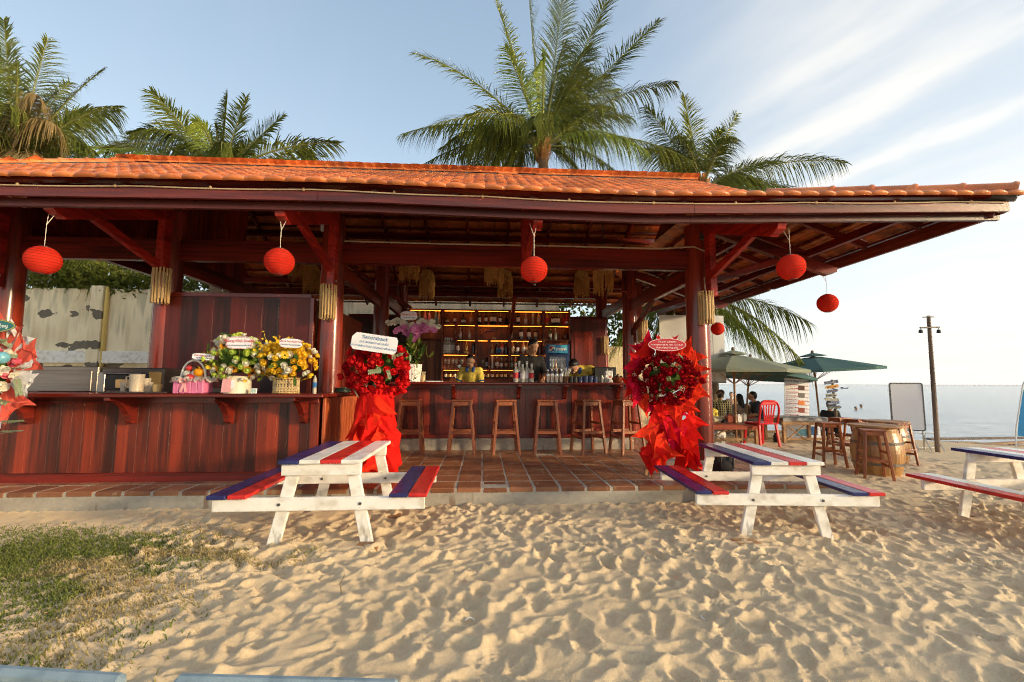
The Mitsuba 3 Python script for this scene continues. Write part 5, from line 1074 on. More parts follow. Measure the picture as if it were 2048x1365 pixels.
for leg in (-1, 1):
    for i in range(24):
        t = (i + .5) / 24; xx_ = c[0] + leg * (.05 + .17 * t ** 1.2) + rng.normal(0, .045) + .02; z_ = c[2] - .20 - t * (c[2] - .46) 
        part(FT, 'wrapping_paper', PS[('paper_red', 'paper_crimson', 'paper_red', 'paper_orange_red')[(i + (leg > 0)) % 4]][i % 4], None, M=mov(xx_, c[1] + rng.normal(0, .05) - .03, max(z_, .27)) @ rot((0, 0, 1), rng.normal(0, 50)) @ rot((0, 1, 0), rng.normal(leg * 8, 26)) @ scl(rng.uniform(.55, .85)))
    part(FT, 'stand_leg', beam((c[0] + leg * .24, c[1] + .02, .015), (c[0] + leg * .04, c[1] + .03, c[2]), .035, .035, .003, up=(0, 1, 0)), 'bench_wood')
o = atY(1334, 690, 4.85); ov_ = Point(0, 0).buffer(1, 32)
from shapely import affinity
card(FT, affinity.scale(ov_, .215, .073), o, (1, 0, .0), (('YAOURT KENMIKA', .017, 0, .024, 'ink_white'), ('Mừng RESTAURANT BAR - SEA STAR', .0145, 0, -.008, 'ink_white'), ('Khai trương hồng phát', .017, 0, -.040, 'ink_white')), mat('sign_red', (.42, .01, .02), .4), 'ink_white')

# the arrangement cut off by the left edge
FU = thing('flower_stand', 'flower stand cut off by the left edge with coral papers and a teal oval sign', 'flower stand', 'grand opening flower stands')
c = atY(-40, 745, 4.25)
bunch(FU, c, (.26, .2, .24), 160, (('rose', 'petal_pink', 'rose', 3, 1.1, .02), ('rose', 'petal_white', 'rose', 2, 1.0, .02), ('sprig', 'leaf_grey', 'leaf_sprig', 1.6, 1.1, .08), ('orchid', 'petal_white', 'lily', 1.5, 1.2, .04)), 37, -.9)
for i in range(22):
    a = i / 22 * 2 * PI; rr = .2 + .05 * rng.random()
    part(FU, 'wrapping_paper', PS[('paper_white', 'paper_coral', 'paper_coral')[i % 3]][i % 4], None, M=mov(c[0] + rr * math.cos(a), c[1] + .04, c[2] + rr * math.sin(a)) @ rot((0, -1, 0), math.degrees(a) + 90 + rng.normal(0, 10)) @ scl(rng.uniform(.6, .85)))
part(FU, 'balloon', ball(.05, 3, atY(4, 716, 4.02)), 'glass_blue', True)
for px, py, r_ in ((10, 740, 10), (6, 848, -20), (2, 868, 5)): part(FU, 'leaf_sprig', fply('sprig', 'leaf_grey'), None, M=mov(atY(px - 14, py, 4.1)) @ rot((0, 0, 1), -70) @ rot((0, 1, 0), r_) @ scl(1.1))
for dx in (-.2, .2): part(FU, 'stand_leg', beam((c[0] + dx, c[1] + .05, -.2), (c[0] + dx * .3, c[1] + .05, c[2] + .4), .03, .03, .003, up=(0, 1, 0)), 'bench_wood')
o = atY(-24, 652, 4.15)
card(FU, affinity.scale(ov_, .225, .062), o, (1, 0, 0), (('Chúc mừng hồng', .03, 0, -.015, 'ink_white'),), mat('sign_teal', (.02, .13, .13), .4), 'petal_yellow')

# cream pot of white, lime and yellow flowers
def on_counter(px, y): q = atY(px, 788, y); return np.array([q[0], q[1], CT])
FB = thing('flower_pot', 'cream pot of white, lime and sunflower blooms with a pink bow on the counter', 'flower pot')
b = on_counter(474, 4.68)
part(FB, 'pot', lathe([(0, 0), (.115, 0), (.12, .01), (.12, .15), (.125, .165), (.118, .17), (.11, .15), (0, .14)], 30), mat('cream_pot', (.68, .60, .46), .4), 40, M=mov(b))
bunch(FB, b + (-.01, 0, .345), (.235, .19, .20), 270, (('rose', 'petal_white', 'white_rose', 3, .95, .02), ('rose', 'petal_lime', 'lime_rose', 4, .8, .02), ('daisy', 'petal_orange', 'sunflower', 1.6, 1.1, .03), ('sprig', 'leaf_green', 'leaf_sprig', 1, .7, .05), ('blossom', 'petal_yellow', 'small_blossom', 1, 1.3, .06)), 41, -.85)
mat('ribbon_pink', (.75, .35, .36), .35)
for a in (-35, 35): part(FB, 'ribbon_loop', xf(petal(.07, .075, .9, .3), rot((0, 0, 1), a)), 'ribbon_pink', True, M=frame(b + (-.03, -.125, .17), (1, 0, 0), (0, 0, 1), (0, -1, 0)))
for dx in (-.02, .012): part(FB, 'ribbon_tail', (np.array([[-.02, 0, 0], [.02, 0, 0], [.025, -.006, -.08], [-.025, -.01, -.08], [.02, .0, -.15], [-.035, -.002, -.155]]), np.array([[0, 1, 2], [0, 2, 3], [3, 2, 4], [3, 4, 5]])), 'ribbon_pink', True, M=mov(b + (-.03 + dx, -.128, .165)))
part(FB, 'tag', box(.035, .004, .08, 0), 'white_card', M=mov(b + (.02, -.126, .09)))
card(FB, cloud_poly(.235, .115), atY(479, 686, 4.44), (1, 0, 0), (('Phòng Kinh Doanh', .024, 0, .006, 'ink_red'), ('Chúc mừng khai trương hồng phát', .010, 0, -.03, 'ink_navy')), border='ink_red')
part(FB, 'card_stick', tube([atY(479, 692, 4.46), atY(479, 735, 4.60)], .003, 4), 'bamboo')
# cane basket of yellow orchids and roses
FC = thing('flower_basket', 'cane basket of yellow orchid sprays and roses at the right end of the counter', 'flower basket')
b = on_counter(572, 4.70)
def _cane(p, n, uv):
    h = smoothstep(0.18, 0.30, dr.sqrt(dr.square(uv.x * 22 - dr.floor(uv.x * 22) - .5) + dr.square(uv.y * 7 - dr.floor(uv.y * 7) - .5)))
    return mix((.09, .05, .02), (.62, .46, .24), h)
cv, cf = lathe([(.115, 0.0), (.118, .15)], 48); cuv = np.stack([np.tile(np.arange(48) / 24.0, 2) % 2 / 1.0, np.repeat([0, 1], 48)], -1)
mat('cane', (.60, .44, .22), .6)
part(FC, 'basket', lathe([(0, 0), (.112, 0), (.113, .15), (0, .14)], 30), mat('cane_dark', (.10, .055, .02), .8), 40, M=mov(b))
cw = []
for i in range(26):
    a = i * 2 * PI / 26; cw.append(tube([(.117 * math.cos(a), .117 * math.sin(a), 0), (.119 * math.cos(a), .119 * math.sin(a), .155)], .004, 4, False))
    for s in (-1, 1):
        cw.append(tube([(.118 * math.cos(a + s * t * .55), .118 * math.sin(a + s * t * .55), .025 + .125 * t) for t in np.linspace(0, 1, 5)], .003, 4, False))
for h in (.03, .055, .08, .105, .13): cw.append(tube([(.119 * math.cos(a), .119 * math.sin(a), h) for a in np.linspace(0, 2 * PI, 33)], .0035, 4, False))
part(FC, 'cane_weave', join(cw), 'cane', True, M=mov(b), kind='stuff')
for h in (.012, .15): part(FC, 'rim', tube([(.121 * math.cos(a), .121 * math.sin(a), h) for a in np.linspace(0, 2 * PI, 33)], .008, 5), 'bamboo', True, M=mov(b))
bunch(FC, b + (0, 0, .31), (.24, .18, .16), 190, (('rose', 'petal_yellow', 'yellow_rose', 4, .95, .02), ('rose', 'petal_white', 'white_rose', 2, 1.0, .02), ('daisy', 'petal_yellow', 'yellow_daisy', 1.5, 1.0, .03), ('leaf', 'leaf_green', 'leaf', 1.2, 1.2, .03)), 53, -.85)
for i in range(26):
    a = rng.uniform(-.2, PI + .2); L = rng.uniform(.10, .27); s0 = b + (rng.normal(0, .08), rng.normal(-.03, .05), .38); tip = s0 + (math.cos(a) * L * .9, rng.normal(-.05, .05), abs(math.sin(a)) * L * .85)
    part(FC, 'orchid_spray', join([tube([s0, (s0 + tip) / 2 + (0, 0, .015), tip], .0018, 4, False)] + [xf(BLOS, facing(s0 + (tip - s0) * t + rng.normal(0, .014, 3), rng.normal(0, .5, 3) + (0, -1, .3), rng.uniform(0, 360), rng.uniform(.7, 1.15))) for t in np.linspace(.2, 1, 9)]), 'petal_yellow')
card(FC, cloud_poly(.205, .085), atY(582, 687, 4.46), (1, 0, -.05), (('Cảm ơn Quý Ngân Hàng', .014, 0, .010, 'ink_red'), ('Chúc Khai Trương hồng phát', .010, 0, -.02, 'ink_navy')))
part(FC, 'card_stick', tube([atY(582, 692, 4.48), atY(580, 740, 4.60)], .003, 4), 'bamboo')
# pink gift basket
FD = thing('gift_basket', 'pink gift basket with white organza ruffle, arched handle and fruit on the counter', 'gift basket')
b = on_counter(387, 4.64); mat('pink_box', (.62, .16, .30), .5)
for i in range(5): part(FD, 'pink_slat', box(.052, .02, .125, .004, (-.112 + .056 * i, -.085, .064)), 'pink_box', M=mov(b))
part(FD, 'basket', box(.27, .16, .12, .01, (0, 0, .062)), 'pink_box', M=mov(b))
t = np.linspace(0, PI, 22); part(FD, 'handle', tube(np.stack([.115 * np.cos(t), t * 0 - .02, .11 + .21 * np.sin(t) ** .8], -1), .010, 7), mat('organza_solid', (.70, .66, .58), .6), True, M=mov(b))
thin('organza', (.80, .74, .64), .7)
rv = []
for i in range(61):
    a = i / 60 * 2 * PI; 
    for rr, zz in ((.09, .125), (.15 + .03 * math.sin(i * 1.9), .14 + .028 * math.sin(i * 1.3)), (.19 + .03 * math.sin(i * 1.5), .125 + .03 * math.cos(i * 2.1))): rv.append((rr * math.cos(a), rr * .7 * math.sin(a), zz))
part(FD, 'organza_ruffle', (np.array(rv), tri(np.array([[i * 3 + j, i * 3 + j + 1, i * 3 + j + 4, i * 3 + j + 3] for i in range(60) for j in range(2)]))), 'organza', True, M=mov(b))
for i, (dx, dz, r_, m_, n_) in enumerate(((.05, .205, .045, 'petal_orange', 'orange'), (-.02, .15, .04, 'glass_red', 'apple'), (-.06, .19, .036, 'glass_pale', 'candy_bag'), (.06, .15, .036, 'glass_tan', 'pear'), (0, .24, .03, 'glass_brown', 'plum'), (-.045, .245, .03, 'glass_red', 'apple'), (.01, .195, .035, 'paper_white', 'candy_bag'))): single(n_, ball((r_, r_ * .9, r_ * .92), 2), m_, ('orange on top of the pink gift basket', 'red apple at the front of the pink gift basket', 'clear wrapped sweet bag at the left in the pink gift basket', 'tan pear at the right in the pink gift basket', 'dark plum high in the pink gift basket', 'red apple high at the left in the pink gift basket', 'white wrapped sweet bag in the middle of the pink gift basket')[i], n_.replace('_', ' '), smooth=True, M=mov(b + (dx, rng.normal(0, .015) - .02, dz)))
for a in (-50, 50): part(FD, 'bow_loop', xf(petal(.05, .06, .9, .3), rot((0, 0, 1), a)), 'ribbon_pink', True, M=frame(b + (-.03, -.1, .105), (1, 0, 0), (0, 0, 1), (0, -1, 0)))
for dx in (-.03, .02): part(FD, 'bow_tail', beam(b + (-.03, -.103, .1), b + (-.03 + dx, -.105, .015), .004, .022, 0, up=(1, 0, 0)), 'ribbon_pink')
part(FD, 'handle_bow', xf(fuzz_mesh(.03, 14, 5), mov(b + (.01, -.03, .31))), 'organza')
card(FD, cloud_poly(.20, .06, 8), atY(407, 714, 4.50), (1, 0, -.06), (('Chúc mừng gia đình', .013, 0, .005, 'ink_red'), ('Khai trương hồng phát', .010, .01, -.016, 'ink_navy')))
part(FD, 'card_stick', tube([atY(413, 718, 4.61), atY(411, 760, 4.63)], .003, 4), 'white_plastic')

# orchid pot on the bar
FO = thing('orchid_pot', 'white fluted pot of magenta and white orchids with trailing ivy on the bar', 'flower pot')
q = atY(822, 757, 6.85); b = np.array([q[0], q[1], BT])
a = np.linspace(0, 2 * PI, 49)[:-1]; rr = .155 + .004 * np.cos(a * 24)
pv = np.vstack([np.stack([r_ * np.cos(a), r_ * np.sin(a), a * 0 + z], -1) for r_, z in ((rr * .9, 0), (rr, .26), (rr * .96, .26), (rr * .9, .2))]); ii, jj = np.meshgrid(np.arange(3), np.arange(48), indexing='ij'); j2 = (jj + 1) % 48
pk = part(FO, 'pot', (pv, tri(np.stack([ii * 48 + jj, ii * 48 + j2, (ii + 1) * 48 + j2, (ii + 1) * 48 + jj], -1).reshape(-1, 4))), 'white_plastic', 40, M=mov(b))
part(FO, 'soil', lathe([(0, .2), (.14, .2)], 20), 'seed_brown', M=mov(b))
for i in range(90):
    an = rng.uniform(0, 2 * PI); part(FO, 'leaf', fply('leaf', ('leaf_green', 'leaf_lime', 'leaf_green')[i % 3]), None, M=mov(b + (rng.normal(0, .10), rng.normal(-.02, .06), .26 + rng.random() * .30)) @ rot((0, 0, 1), math.degrees(an)) @ rot((1, 0, 0), rng.uniform(-30, 60)) @ scl(rng.uniform(1.2, 2.3)))
for i in range(40): part(FO, 'ivy_leaf', fply('leaf', 'leaf_lime'), None, M=mov(b + (.08 + rng.normal(0, .025), -.14 + rng.normal(0, .02), .30 - .33 * i / 40)) @ rot((0, 0, 1), rng.uniform(0, 360)) @ rot((1, 0, 0), rng.uniform(-60, 20)) @ scl(rng.uniform(.45, .75)))
def spray(dx, dy, h, reach, n, m_, s):
    t = np.linspace(0, 1, 12); P = np.stack([b[0] + dx * t * .5 + reach * np.clip(t - .35, 0, 1) ** 1.4 * 1.7, b[1] + dy * t, b[2] + .25 + h * np.sin(t * 2.05) / math.sin(PI / 2)], -1)
    part(FO, 'flower_stem', tube(P, .004, 5), 'leaf_green', True)
    for k in range(n):
        u = .40 + .6 * k / n; p = np.array([np.interp(u, t, P[:, i]) for i in range(3)])
        part(FO, 'orchid_flower', fply('orchid', m_), None, M=facing(p + rng.normal(0, .02, 3), (rng.normal(0, .35), -1, .25 + rng.normal(0, .25)), rng.uniform(-20, 20), s * (1.1 - .35 * k / n)))
for dx, dy, h, reach, n, m_ in ((-.05, -.05, .62, -.36, 9, 'petal_white'), (.02, -.08, .60, .40, 11, 'petal_white'), (-.05, -.12, .52, -.20, 10, 'petal_magenta'), (.02, -.14, .50, .06, 10, 'petal_magenta'), (.05, -.12, .53, .22, 10, 'petal_magenta'), (.0, -.06, .57, -.02, 8, 'petal_white'), (.06, -.1, .50, .34, 9, 'petal_magenta')): spray(dx, dy, h * 1.05, reach * 1.15, n + 3, m_, 1.45)
card(FO, cloud_poly(.24, .13), atY(818, 632, 6.8), (1, 0, 0), (('Vợ Chồng Văn Phương', .022, 0, .008, 'ink_red'), ('Chúc mừng khai trương', .012, 0, -.032, 'ink_navy')))
part(FO, 'card_stick', tube([atY(818, 640, 6.81), b + (0, 0, .25)], .004, 4), 'bamboo')
# ------------------------------------------------------------------ palms and other green
thin('palm_leaf', lambda p, n, uv: mix((0.052, 0.072, 0.013), (0.165, 0.180, 0.040), noise(p.x * 2.3, p.y * 2.3, p.z * 2.3)), 0.35, 0.42)
thin('palm_leaf_bright', lambda p, n, uv: mix((0.11, 0.16, 0.025), (0.22, 0.27, 0.05), noise(p.x * 2.3, p.y * 2.3, p.z * 2.3)), 0.4, 0.42)
thin('palm_leaf_dry', lambda p, n, uv: mix((0.20, 0.13, 0.05), (0.36, 0.26, 0.12), noise(p.x * 2.3, p.y * 2.3, p.z * 2.3)), 0.25, 0.7)
mat('palm_rib', (0.20, 0.20, 0.05), 0.45); mat('palm_rib_dry', (0.32, 0.21, 0.09), 0.7)
mat('palm_trunk', lambda p, n, uv: mix((0.10, 0.065, 0.04), (0.30, 0.21, 0.13), fbm(p.x * 4, p.y * 4, p.z * 14, 3)), 0.9)
mat('palm_boot', lambda p, n, uv: mix((0.18, 0.07, 0.02), (0.45, 0.20, 0.06), fbm(p.x * 9, p.y * 9, p.z * 20, 3)), 0.8)
def frond(B, T, arch, seed, ll=0.75, hang=0.45, n=64, w=0.027, side=0.0):
    """a feather leaf from B to T: rib and leaflets in one mesh each"""
    g = np.random.default_rng(seed); B, T = np.asarray(B, float), np.asarray(T, float)
    C = (B + T) / 2 + np.array([0, 0, arch]) + np.array([side, 0, 0])
    t = np.linspace(0, 1, 22)[:, None]; P = (1 - t) ** 2 * B + 2 * t * (1 - t) * C + t ** 2 * T
    roll = math.radians(g.uniform(45, 78) * (1 if g.random() < .5 else -1)) * (1 if hang < .75 else .35)
    rib = tube(P, 0.030 * (1 - 0.92 * t[:, 0]) + 0.003, 5, False)
    V, Fs = [], []
    for s in (-1, 1):
        for i in range(n):
            u = 0.14 + 0.86 * ((i + g.uniform(0, .7)) / n); k = u * 21; i0 = min(int(k), 20); f = k - i0
            p = P[i0] * (1 - f) + P[i0 + 1] * f; d = P[i0 + 1] - P[i0]; d /= np.linalg.norm(d)
            sv = np.cross(d, (0, 0, 1)); sv /= max(np.linalg.norm(sv), 1e-6); nv = np.cross(sv, d); sv, nv = sv * math.cos(roll) + nv * math.sin(roll), nv * math.cos(roll) - sv * math.sin(roll)
            L = ll * (math.sin(PI * (0.10 + 0.84 * u)) ** 0.55) * g.uniform(.85, 1.1) * (1 - .35 * u)
            if g.random() < .07: L *= g.uniform(.3, .7)
            fw = 0.35 + 0.75 * u + g.normal(0, .10)
            dir_ = s * sv * math.cos(fw) + d * math.sin(fw) + nv * (0.28 + g.normal(0, .07)); dir_ /= np.linalg.norm(dir_)
            dn = np.array([0, 0, -1.0]); h = (hang * .9 + .14) * g.uniform(.6, 1.4); tw = np.cross(dir_, d + nv * .4); tw /= max(np.linalg.norm(tw), 1e-6); ww = w * g.uniform(.8, 1.2)
            ax = np.cross(tw, dir_); q = []
            for a, wk in ((0, .55), (.3, 1), (.65, .75), (1, .08)):
                c = p + dir_ * L * a * (1 - .25 * h * a) + dn * L * h * a ** 1.8
                q.append(c - ax * ww * wk / 2); q.append(c + ax * ww * wk / 2)
            o = len(V) * 8; V.append(q)
            for m_ in range(3): Fs += [[o + 2 * m_, o + 2 * m_ + 1, o + 2 * m_ + 3], [o + 2 * m_, o + 2 * m_ + 3, o + 2 * m_ + 2]]
    return rib, (np.array(V).reshape(-1, 3), np.array(Fs))
def palm(label, crown, fronds, seed, trunk=None, r=0.16, group='palms behind the bar', ll=1.15, extra=9, reach=2.9):
    """fronds: (tip pixel x, y, how much nearer (+) the tip is, arch, hang, kind)"""
    k = thing('palm_tree', label, 'palm', group); cx, cy, Y = crown; c = atY(cx, cy, Y); g = np.random.default_rng(seed)
    if trunk is not None:
        P = np.array(trunk(c)); tk = part(k, 'trunk', tube(P, np.linspace(r * 1.25, r * .85, len(P)), 12), 'palm_trunk', 50)
        P0 = np.array([[np.interp(u, np.linspace(0, 1, len(P)), P[:, i]) for i in range(3)] for u in np.linspace(.05, .97, 40)])
        part(k, 'trunk_rings', join([tube([p_ - (0, 0, .012), p_ + (0, 0, .012)], r * (1.27 - .4 * i / 40), 12, False) for i, p_ in enumerate(P0)]), 'palm_trunk', True)
    boots = []
    for i in range(16):
        a = i * 2.4; d = np.array([math.cos(a), math.sin(a), 0]); z0 = -.55 + .035 * i
        boots.append(beam(c + d * r * .75 + (0, 0, z0), c + d * (r * 1.5) + (0, 0, z0 + .34), .16, .035, .008, up=tuple(d)))
    part(k, 'leaf_bases', join(boots), 'palm_boot')
    more = []
    for i in range(extra):      # the rest of the crown, between and behind the ones that stand out
        a = i * 2.399963 + seed; e = math.radians(-25 + 95 * ((i * 0.618) % 1)); Lf = reach * g.uniform(.75, 1.0)
        more.append((c + Lf * np.array([math.cos(a) * math.cos(e), math.sin(a) * math.cos(e), math.sin(e) * .8]), None, None, .25 + .8 * math.cos(e), .25 + .6 * math.cos(e) * g.uniform(.6, 1.2), 'g'))
    for i, (tx, ty, dy, arch, hang, kd) in enumerate(list(fronds) + more):
        T = atY(tx, ty, Y - dy) if ty is not None else tx; L = np.linalg.norm(T - c); mt, rb = {'g': ('palm_leaf', 'palm_rib'), 'b': ('palm_leaf_bright', 'palm_rib'), 'd': ('palm_leaf_dry', 'palm_rib_dry')}[kd]
        d0 = (T - c) / max(L, .1); rib, lv = frond(c + d0 * r * .6 + (0, 0, -.05 + g.normal(0, .06)), T, arch, seed * 100 + i, ll * min(1.1, .5 + .2 * L), hang, 52 + int(10 * L))
        fk = part(k, 'frond', lv, mt, label='dry straw coloured frond' if kd == 'd' else None); part(fk, 'rib', rib, rb, True)
    return k
straight = lambda lean=(0, 0): (lambda c: [c + (lean[0] * u, lean[1] * u, (-.2 - c[2]) * u) for u in np.linspace(1, 0, 9)])
palm('tall coconut palm with a full crown right behind the middle of the roof', (1085, 292, 13.0), [
    (832, 108, .6, .9, .30, 'g'), (806, 268, .8, .95, .95, 'g'), (838, 335, .3, .9, 1.0, 'g'), (915, 350, -1.5, .6, .8, 'g'), (985, -20, .4, .1, .18, 'g'), (1052, -70, -.8, 0, .15, 'g'), (1135, -75, -.5, 0, .15, 'g'), (1232, -40, .4, .2, .2, 'g'), (1318, 42, .2, .35, .22, 'g'),
    (1352, 165, .8, .9, .9, 'g'), (1376, 318, .8, .95, 1.0, 'g'), (1240, 352, -1.2, .7, .8, 'g'), (1088, 118, 2.6, 1.7, .5, 'b'), (1180, 95, 1.0, .8, .35, 'g'), (1290, 300, 1.3, 1.0, 1.0, 'b'), (1010, 95, .8, .4, .3, 'b'), (940, 290, 1.4, 1.1, 1.0, 'g'), (1000, 350, -1.6, .7, .6, 'g'), (1160, 352, -1.6, .8, .6, 'g'), (1262, 235, -.6, .8, .6, 'g')], 11, straight((.3, .2)), .17, extra=20, reach=3.5)
palm('coconut palm at the left edge of the picture with some dry hanging fronds', (28, 330, 11.8), [
    (-40, 60, .4, .2, .3, 'g'), (8, 40, -.3, .1, .25, 'g'), (95, 78, .3, .1, .3, 'g'), (208, 140, .2, .5, .5, 'g'), (236, 215, .6, .7, .6, 'g'), (185, 300, .8, .8, .8, 'g'), (-60, 150, 1.0, .4, .5, 'g'), (75, 190, 1.6, .9, 1.0, 'd'), (20, 215, 1.8, 1.1, 1.0, 'g'), (110, 250, 1.5, .9, 1.1, 'd'), (140, 165, -.4, .4, .5, 'g'), (35, 130, 1.0, .4, .5, 'g'), (60, 330, 1.4, .8, .9, 'd'), (-80, 260, .5, .6, .6, 'g'), (165, 230, -.8, .5, .6, 'g')], 12, straight((-.3, .1)), .17)
palm('small young coconut palm behind the left part of the roof', (440, 352, 11.6), [
    (302, 182, .4, .25, .35, 'g'), (212, 300, .2, .9, .5, 'g'), (262, 268, .0, .9, .4, 'g'), (455, 190, -.3, .0, .2, 'g'), (492, 195, -.2, .05, .2, 'g'), (566, 232, .3, .2, .25, 'g'), (676, 288, .2, .5, .4, 'g'), (390, 245, 1.0, .7, .4, 'b'), (430, 250, .6, .3, .3, 'g'), (590, 320, .4, .4, .4, 'g'), (520, 280, -.4, .2, .3, 'g'), (350, 250, -.4, .5, .4, 'g'), (100, 305, .2, .8, .5, 'b')], 13, straight((.1, .1)), .13, ll=.95, extra=6, reach=1.9)
palm('coconut palm behind the right end of the roof ridge', (1405, 372, 13.6), [
    (1292, 215, .2, .25, .3, 'g'), (1368, 195, .0, .05, .22, 'g'), (1340, 240, .6, .3, .4, 'g'), (1474, 228, .3, .15, .28, 'g'), (1556, 322, .3, .45, .4, 'g'), (1690, 326, .4, .75, .55, 'g'), (1440, 260, -.3, .1, .3, 'g'), (1290, 300, .5, .5, .6, 'g'), (1510, 370, .2, .4, .6, 'g'), (1600, 385, -.4, .6, .6, 'g'), (1330, 320, -.6, .5, .5, 'g')], 14, straight((.2, .2)), .15, extra=7, reach=2.3)
palm('coconut palm with a leaning trunk seen under the right eaves', (1372, 598, 12.6), [
    (1616, 645, .8, .75, .9, 'g'), (1614, 735, .9, 1.1, .95, 'g'), (1520, 690, .4, .7, .8, 'b'), (1545, 722, -.3, .8, .8, 'g'), (1290, 730, .5, .9, .9, 'g'), (1225, 690, .6, .7, .9, 'b'), (1260, 640, .2, .5, .7, 'g'), (1300, 560, 0, .3, .4, 'g'), (1450, 530, 0, .3, .4, 'g'), (1400, 700, 1.0, .9, .9, 'g'), (1330, 640, 1.2, .7, .9, 'g')], 15, lambda c: [c + (-2.3 * u ** 1.3, -.6 * u, (-.2 - c[2]) * u) for u in np.linspace(1, 0, 10)], .2, extra=5, reach=2.3)
palm('low palm drooping over the garden wall, seen through the left opening', (150, 470, 13.2), [
    (310, 575, .8, .9, 1.0, 'g'), (250, 585, .9, .7, 1.0, 'g'), (130, 590, .9, .6, 1.0, 'g'), (60, 560, .7, .7, .9, 'g'), (350, 540, .5, .7, .8, 'g'), (200, 560, 1.2, .8, 1.0, 'g'), (290, 520, .1, .5, .8, 'g')], 16, straight((0, .2)), .14, extra=6, reach=2.0)
def leaf_cloud(n, c, r, seed, L=.11):
    g = np.random.default_rng(seed); c, r = np.asarray(c), np.asarray(r); V, Fs = [], []
    for i in range(n):
        v = g.normal(size=3); v /= np.linalg.norm(v); p = c + v * r * g.uniform(.35, 1.0) ** .6
        d = g.normal(size=3) + (0, 0, .4); d /= np.linalg.norm(d); s = np.cross(d, g.normal(size=3)); s /= np.linalg.norm(s); l = L * g.uniform(.6, 1.3)
        o = len(V); V += [p, p + d * l * .5 + s * l * .24, p + d * l, p + d * l * .5 - s * l * .24]; Fs += [[o, o + 1, o + 2], [o, o + 2, o + 3]]
    return np.array(V), np.array(Fs)
bs = thing('leafy_bush', 'dark broad leaved shrub top between two palms above the left part of the roof', 'bush'); q = atY(598, 322, 12.4)
part(bs, 'crown', join(leaf_cloud(130, q, (.62, .4, .35), 3, .22), leaf_cloud(60, q + (.1, 0, .28), (.22, .2, .22), 4, .2)), 'palm_leaf'); part(bs, 'stem', tube([(q[0], q[1], -.2), q], .05, 7), 'palm_trunk', True)
hx = atY(170, 575, 12.2)
vn = thing('wall_creeper', 'leafy green creeper tumbling over the top of the garden wall', 'creeper', kind='stuff')
put(vn, mikit.ply(join([leaf_cloud(420, (x, 12.0, 3.42 + rng.uniform(-.1, .25)), (.55, .3, .36), 60 + i, .12) for i, x in enumerate(np.arange(-14.5, -5.2, .6))] + [leaf_cloud(260, (x, 12.4, 3.9), (.9, .3, .6), 90 + i, .14) for i, x in enumerate(np.arange(-14.5, -5.2, .9))]), 'palm_leaf'))
gb = thing('leafy_bush', 'green bush seen through the gap beyond the right end of the bar', 'bush'); q = atY(1240, 660, 13.4)
part(gb, 'crown', leaf_cloud(900, q, (1.1, .5, .75), 8, .16), 'palm_leaf'); part(gb, 'stem', tube([(q[0], q[1], -.2), q], .06, 7), 'palm_trunk', True)

gc = thing('leafy_bush', 'green bush behind the top of the back wall, right of the bottle shelf', 'bush'); q = atY(1168, 628, 13.0)
part(gc, 'crown', leaf_cloud(700, q, (1.2, .5, .6), 9, .16), 'palm_leaf'); part(gc, 'stem', tube([(q[0], q[1], -.2), q], .05, 7), 'palm_trunk', True)
# ------------------------------------------------------------------ grass creeping into the sand at the left
def grass(n, seed):
    g = np.random.default_rng(seed); px = g.uniform(-5.0, -0.5, n * 4); py = g.uniform(1.3, 4.2, n * 4)
    s = px + 0.30 * (py - 2.5)
    dens = sstep(-1.25, -2.5, s) * (0.30 + 0.70 * sstep(.36, .58, meshkit.fbm(np.stack([px * 1.1, py * 2.2, px * 0 + 2], -1), 3, 77))) * sstep(4.1, 3.2, py)
    dens = np.maximum(dens, .9 * np.exp(-((py - 3.05 + .12 * px) / .12) ** 2) * sstep(-.95, -1.5, px) * sstep(.3, .6, meshkit.fbm(np.stack([px * 2.1, py * 4.2, px * 0 + 9], -1), 2, 5)))
    keep = g.random(n * 4) < dens; px, py = px[keep][:n], py[keep][:n]; m = len(px)
    z = np.array([sand_z(a, b) for a, b in zip(px, py)]) - .004
    L = g.uniform(.014, .040, m); a = g.uniform(0, 2 * PI, m); ln = g.uniform(.3, 1.1, m); w = g.uniform(.0025, .0045, m)
    d = np.stack([np.cos(a), np.sin(a)], 1); s_ = np.stack([-np.sin(a), np.cos(a)], 1)
    base = np.stack([px, py, z], 1); V = np.zeros((m, 5, 3))
    V[:, 0, :2], V[:, 1, :2] = base[:, :2] - s_ * w[:, None], base[:, :2] + s_ * w[:, None]; V[:, 0, 2] = V[:, 1, 2] = z
    mid = base[:, :2] + d * (L * ln * .4)[:, None]; V[:, 2, :2], V[:, 3, :2] = mid - s_ * (w * .8)[:, None], mid + s_ * (w * .8)[:, None]; V[:, 2, 2] = V[:, 3, 2] = z + L * .6
    V[:, 4, :2] = base[:, :2] + d * (L * ln)[:, None]; V[:, 4, 2] = z + L * (1.05 - .45 * ln)
    o = np.arange(m)[:, None] * 5
    return V.reshape(-1, 3), np.vstack([o + [0, 1, 3], o + [0, 3, 2], o + [2, 3, 4]])
thin('grass_blade', lambda p, n, uv: mix(mix((0.13, 0.16, 0.035), (0.25, 0.27, 0.075), noise(p.x * 40, p.y * 40, 1.0)), (0.42, 0.33, 0.15), smoothstep(.42, .62, fbm(p.x * 1.6, p.y * 2.6, 3.0, 3))), .35, .6)
single('grass_patch', grass(76000, 4), 'grass_blade', 'short green grass creeping over the sand at the lower left', 'grass', kind='stuff')
